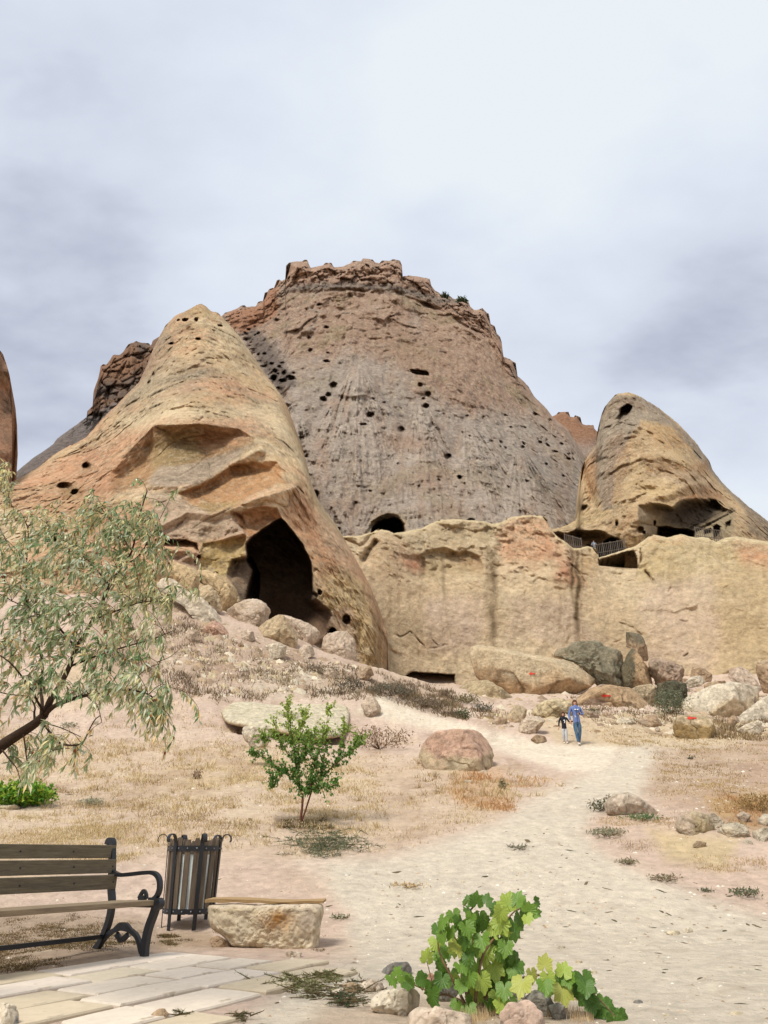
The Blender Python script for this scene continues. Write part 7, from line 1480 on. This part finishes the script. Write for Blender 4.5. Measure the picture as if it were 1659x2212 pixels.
# ------------------------------------------------------------------ ground cover
_DG = np.geomspace(3, 70, 420); _AG = np.linspace(-.62, .62, 63); _ZG = np.array([ground_z(a * _DG, _DG, False) for a in _AG])
def _ZG_at(a):
    f = (a + .62) / 1.24 * 62; f = min(max(f, 0), 61.999); i = int(f); return _ZG[i] * (1 - (f - i)) + _ZG[i + 1] * (f - i)
def blades(name, label, polys, n, h, cols, seed, spread=.10, per=5, w=.006, mat=None, lean=.6):
    R = np.random.RandomState(seed); Ps = []; Cs = []; fs = 0; V = []; C = []
    for poly, frac in polys:
        xs = [p[0] for p in poly]; ys = [p[1] for p in poly]; m = int(n * frac * 2.2); U = R.uniform(min(xs), max(xs), m); W_ = R.uniform(min(ys), max(ys), m); k = inside(U, W_, poly); Ps.append(np.stack([U[k], W_[k]], 1))
    UV = np.concatenate(Ps)
    # survey positions onto the ground, vectorised by table
    a, b = np.vectorize(ray)(UV[:, 0], UV[:, 1]); Df = np.full(len(UV), np.nan); Dg = _DG; nd_ = len(Dg)
    for s in range(0, len(UV), 4000):
        aa = a[s:s + 4000]; bb = b[s:s + 4000, None]; f = np.clip((aa + .62) / 1.24 * 62, 0, 61.999); i0 = f.astype(int); fr = (f - i0)[:, None]
        df = CAMZ + bb * Dg - (_ZG[i0] * (1 - fr) + _ZG[i0 + 1] * fr); idx = np.argmax(df < 0, 1); ok = idx > 0
        i = np.clip(idx, 1, None); r = np.arange(len(i)); d0 = df[r, i - 1]; d1 = df[r, i]; t = d0 / (d0 - d1 + 1e-9); DD = Dg[i - 1] + t * (Dg[i] - Dg[i - 1]); DD[~ok] = np.nan; Df[s:s + 4000] = DD
    k = ~np.isnan(Df); X = a[k] * Df[k]; Y = Df[k]
    keep = fbm(X, Y, X * 0, 1.3, 4, .6, seed) + .5 * fbm(X, Y, X * 0, .3, 2, .6, seed + 1) > .05 * R.normal(size=len(X)) + .05; X = X[keep]; Y = Y[keep]
    X = np.repeat(X, per); Y = np.repeat(Y, per); sc = np.clip(Y / 14, .6, 2.2); X = X + R.normal(size=len(X)) * spread * sc ** .5; Y = Y + R.normal(size=len(X)) * spread * sc ** .5; Z = ground_z(X, Y)
    m = len(X); H = h * R.uniform(.35, 1.25, m) * np.clip(sc, .8, 1.6); ph = R.uniform(0, 6.28, m); lx = np.cos(ph) * lean * H * R.uniform(.2, 1.4, m); ly = np.sin(ph) * lean * H; ww = w * sc
    v0 = np.stack([X - ww, Y, Z - .01], 1); v1 = np.stack([X + ww, Y, Z - .01], 1); v2 = np.stack([X + lx, Y + ly, Z + H * R.uniform(.4, 1, m)], 1)
    V = np.stack([v0, v1, v2], 1).reshape(-1, 3); Fc = np.arange(3 * m).reshape(-1, 3); tone = fbm(X, Y, X * 0, 2.2, 3, .6, seed + 5)
    ci = np.clip(((tone * .9 + .5 + R.normal(size=m) * .22) * len(cols)).astype(int), 0, len(cols) - 1); Cc = np.array([alb(*c, .85) for c in cols])[ci] * R.uniform(.8, 1.2, (m, 1))
    o = mesh_np(name, V, Fc, mat or M_DRY, None, (0, 12, 0), np.repeat(Cc, 3, 0), False); tag(o, label, name.replace('_', ' '), kind='stuff')
left = [(-60,1420),(330,1400),(480,1470),(470,1560),(620,1600),(760,1600),(900,1640),(1130,1700),(1080,1765),(830,1845),(480,1850),(-60,1850)]
blades('dry_grass', 'sparse straw coloured dry grass covering the left slope', [(left, 1.0), ([(30,1590),(560,1610),(820,1680),(820,1800),(300,1850),(0,1840)], .9), ([(0,1760),(300,1780),(300,1855),(0,1855)], .35)], 5600, .06, [(170,144,108),(200,174,126),(218,196,148),(224,206,164),(204,178,128)], 21)
blades('dry_grass', 'taller bleached grass tussocks dotted over the left slope', [([(0,1590),(560,1610),(840,1680),(820,1800),(300,1850),(0,1840)], 1.), ([(900,1640),(1230,1690),(1100,1750),(880,1740)], .3)], 420, .15, [(176,150,110),(206,182,134),(228,208,164)], 28, spread=.05, per=16, w=.005, lean=.8)
blades('dry_grass', 'rusty orange dry grass in patches beside the path', [([(1000,1680),(1060,1665),(1110,1700),(1105,1750),(1010,1745),(970,1715)], 1.), ([(1560,1725),(1700,1735),(1700,1785),(1570,1780)], .5), ([(1100,1660),(1220,1690),(1130,1700)], .2)], 700, .09, [(200,150,104),(212,172,124),(206,180,134)], 22)
blades('dry_grass', 'short ochre dry grass over the right slope and around the broken rocks', [([(1400,1620),(1700,1600),(1700,1760),(1440,1760)], .5), ([(1280,1770),(1460,1760),(1700,1830),(1700,1900),(1400,1870)], .8), ([(1250,1575),(1700,1590),(1700,1625),(1340,1612)], .5)], 3200, .05, [(160,134,96),(190,162,112),(206,180,128)], 23, w=.005)
blades('brush', 'dark grey brown brushwood on the steep bank under the caves', [([(330,1300),(500,1385),(620,1420),(760,1440),(960,1490),(1010,1540),(860,1505),(760,1520),(600,1500),(470,1520),(350,1480),(200,1420)], 1.), ([(800,1460),(980,1500),(1000,1560),(880,1530),(780,1500)], .5)], 5200, .16, [(112,98,80),(134,114,92),(158,136,108),(124,118,92),(176,150,116)], 24, w=.008)
blades('brush', 'brown scrub between the boulders at the foot of the cliff', [([(980,1500),(1110,1540),(1240,1560),(1300,1570),(1400,1570),(1470,1560),(1470,1480),(1400,1470),(1200,1520),(1050,1570)], .8), ([(1460,1595),(1700,1605),(1700,1560),(1550,1540)], .4)], 2200, .14, [(120,104,82),(150,128,98),(176,152,112)], 25, w=.008)
blades('leaf_litter', 'dark dead leaf litter and short grass under the bench and bin', [([(-60,1985),(120,1970),(330,2000),(340,2040),(250,2075),(80,2105),(-60,2115)], 1.), ([(340,2010),(470,2005),(500,2030),(450,2052),(350,2045)], .5), ([(600,1765),(700,1765),(720,1790),(600,1790)], .2), ([(660,2025),(700,2020),(700,2060),(650,2062)], .12)], 5200, .022, [(96,84,52),(120,100,66),(84,70,46),(150,124,80)], 26, w=.007, spread=.03, lean=1.2)
blades('dry_stalks', 'pale upright dry stalks among the foreground rocks', [([(990,2185),(1070,2185),(1080,2215),(990,2215)], 1.), ([(1090,2180),(1260,2150),(1290,2215),(1100,2215)], .8)], 500, .09, [(214,180,130),(196,160,112),(226,200,156)], 27, w=.0022, spread=.02, lean=.25, per=3)

def gravel(name, label, polys, n, size, cols, seed, flat=.5, asp=1.0):
    R = np.random.RandomState(seed); V = []; C = []; Fc = []; k = 0
    oct_v = np.array([(1,0,0),(.3,.95,0),(-.8,.6,0),(-.8,-.6,0),(.3,-.95,0),(0,0,1.)]); oct_f = [(0,1,5),(1,2,5),(2,3,5),(3,4,5),(4,0,5)]
    for poly, frac in polys:
        xs = [p[0] for p in poly]; ys = [p[1] for p in poly]; m = int(n * frac); U = R.uniform(min(xs), max(xs), m); W_ = R.uniform(min(ys), max(ys), m); ins = inside(U, W_, poly)
        for u, v in zip(U[ins], W_[ins]):
            a, b = ray(u, v); den = b
            # quick march on the smooth profile
            Dg = _DG; z = _ZG_at(a); df = CAMZ + b * Dg - z; i = int(np.argmax(df < 0)); 
            if i == 0: continue
            D = Dg[i]; x = a * D; s = size * min(R.pareto(2.2) * .5 + .5, 2.6) * np.clip(D / 9, .7, 3); th = R.uniform(0, 6.28); q = oct_v * R.uniform(.7, 1.3, (6, 1)) * s; q[:, 2] *= flat; q[:, 0] *= asp
            c, sn = math.cos(th), math.sin(th); q = np.stack([q[:, 0] * c - q[:, 1] * sn, q[:, 0] * sn + q[:, 1] * c, q[:, 2]], 1) + np.array([x, D, 0]); V.append(q); C.append(np.repeat([alb(*cols[R.randint(len(cols))], .8) * R.uniform(.8, 1.15)], 6, 0)); Fc += [tuple(k + j for j in f) for f in oct_f]; k += 6
    V = np.concatenate(V); V[:, 2] += ground_z(V[:, 0], V[:, 1]) - .002; C = np.concatenate(C)
    o = mesh_np(name, V, np.array(Fc), M_ROCKN if name == 'gravel' else M_DRY, None, (0, 8, 0), C, False); tag(o, label, name.replace('_', ' '), kind='stuff')
allg = [(-20,1560),(1680,1560),(1680,2220),(-20,2220)]; low = [(700,1860),(1680,1900),(1680,2220),(560,2220)]
gravel('gravel', 'loose pebbles and grit strewn over path and slopes', [(allg, 1.), (low, 1.), ([(340,1330),(1000,1500),(960,1560),(500,1530)], .5), ([(1280,1560),(1660,1560),(1660,1760),(1400,1760)], .3)], 4200, .010, [(226,212,186),(208,186,158),(190,164,136),(170,146,120),(236,226,206)], 31)
gravel('gravel', 'broken rubble between the fallen boulders and on the bank below the great cave', [([(1000,1490),(1500,1470),(1660,1480),(1660,1600),(1280,1575),(1060,1580)], 1.), ([(340,1300),(560,1380),(780,1440),(760,1500),(480,1500),(300,1400)], 1.)], 1900, .040, [(206,186,150),(190,164,130),(170,146,120),(220,204,176)], 33)
gravel('twig_litter', 'dark flattened twigs and weed scraps lying along the path', [(low, .5), ([(1100,1780),(1500,1900),(1660,2000),(1660,2200),(1000,1980)], .8), (allg, .25)], 760, .012, [(104,94,68),(124,108,82),(88,84,60)], 32, flat=.25, asp=3.0)
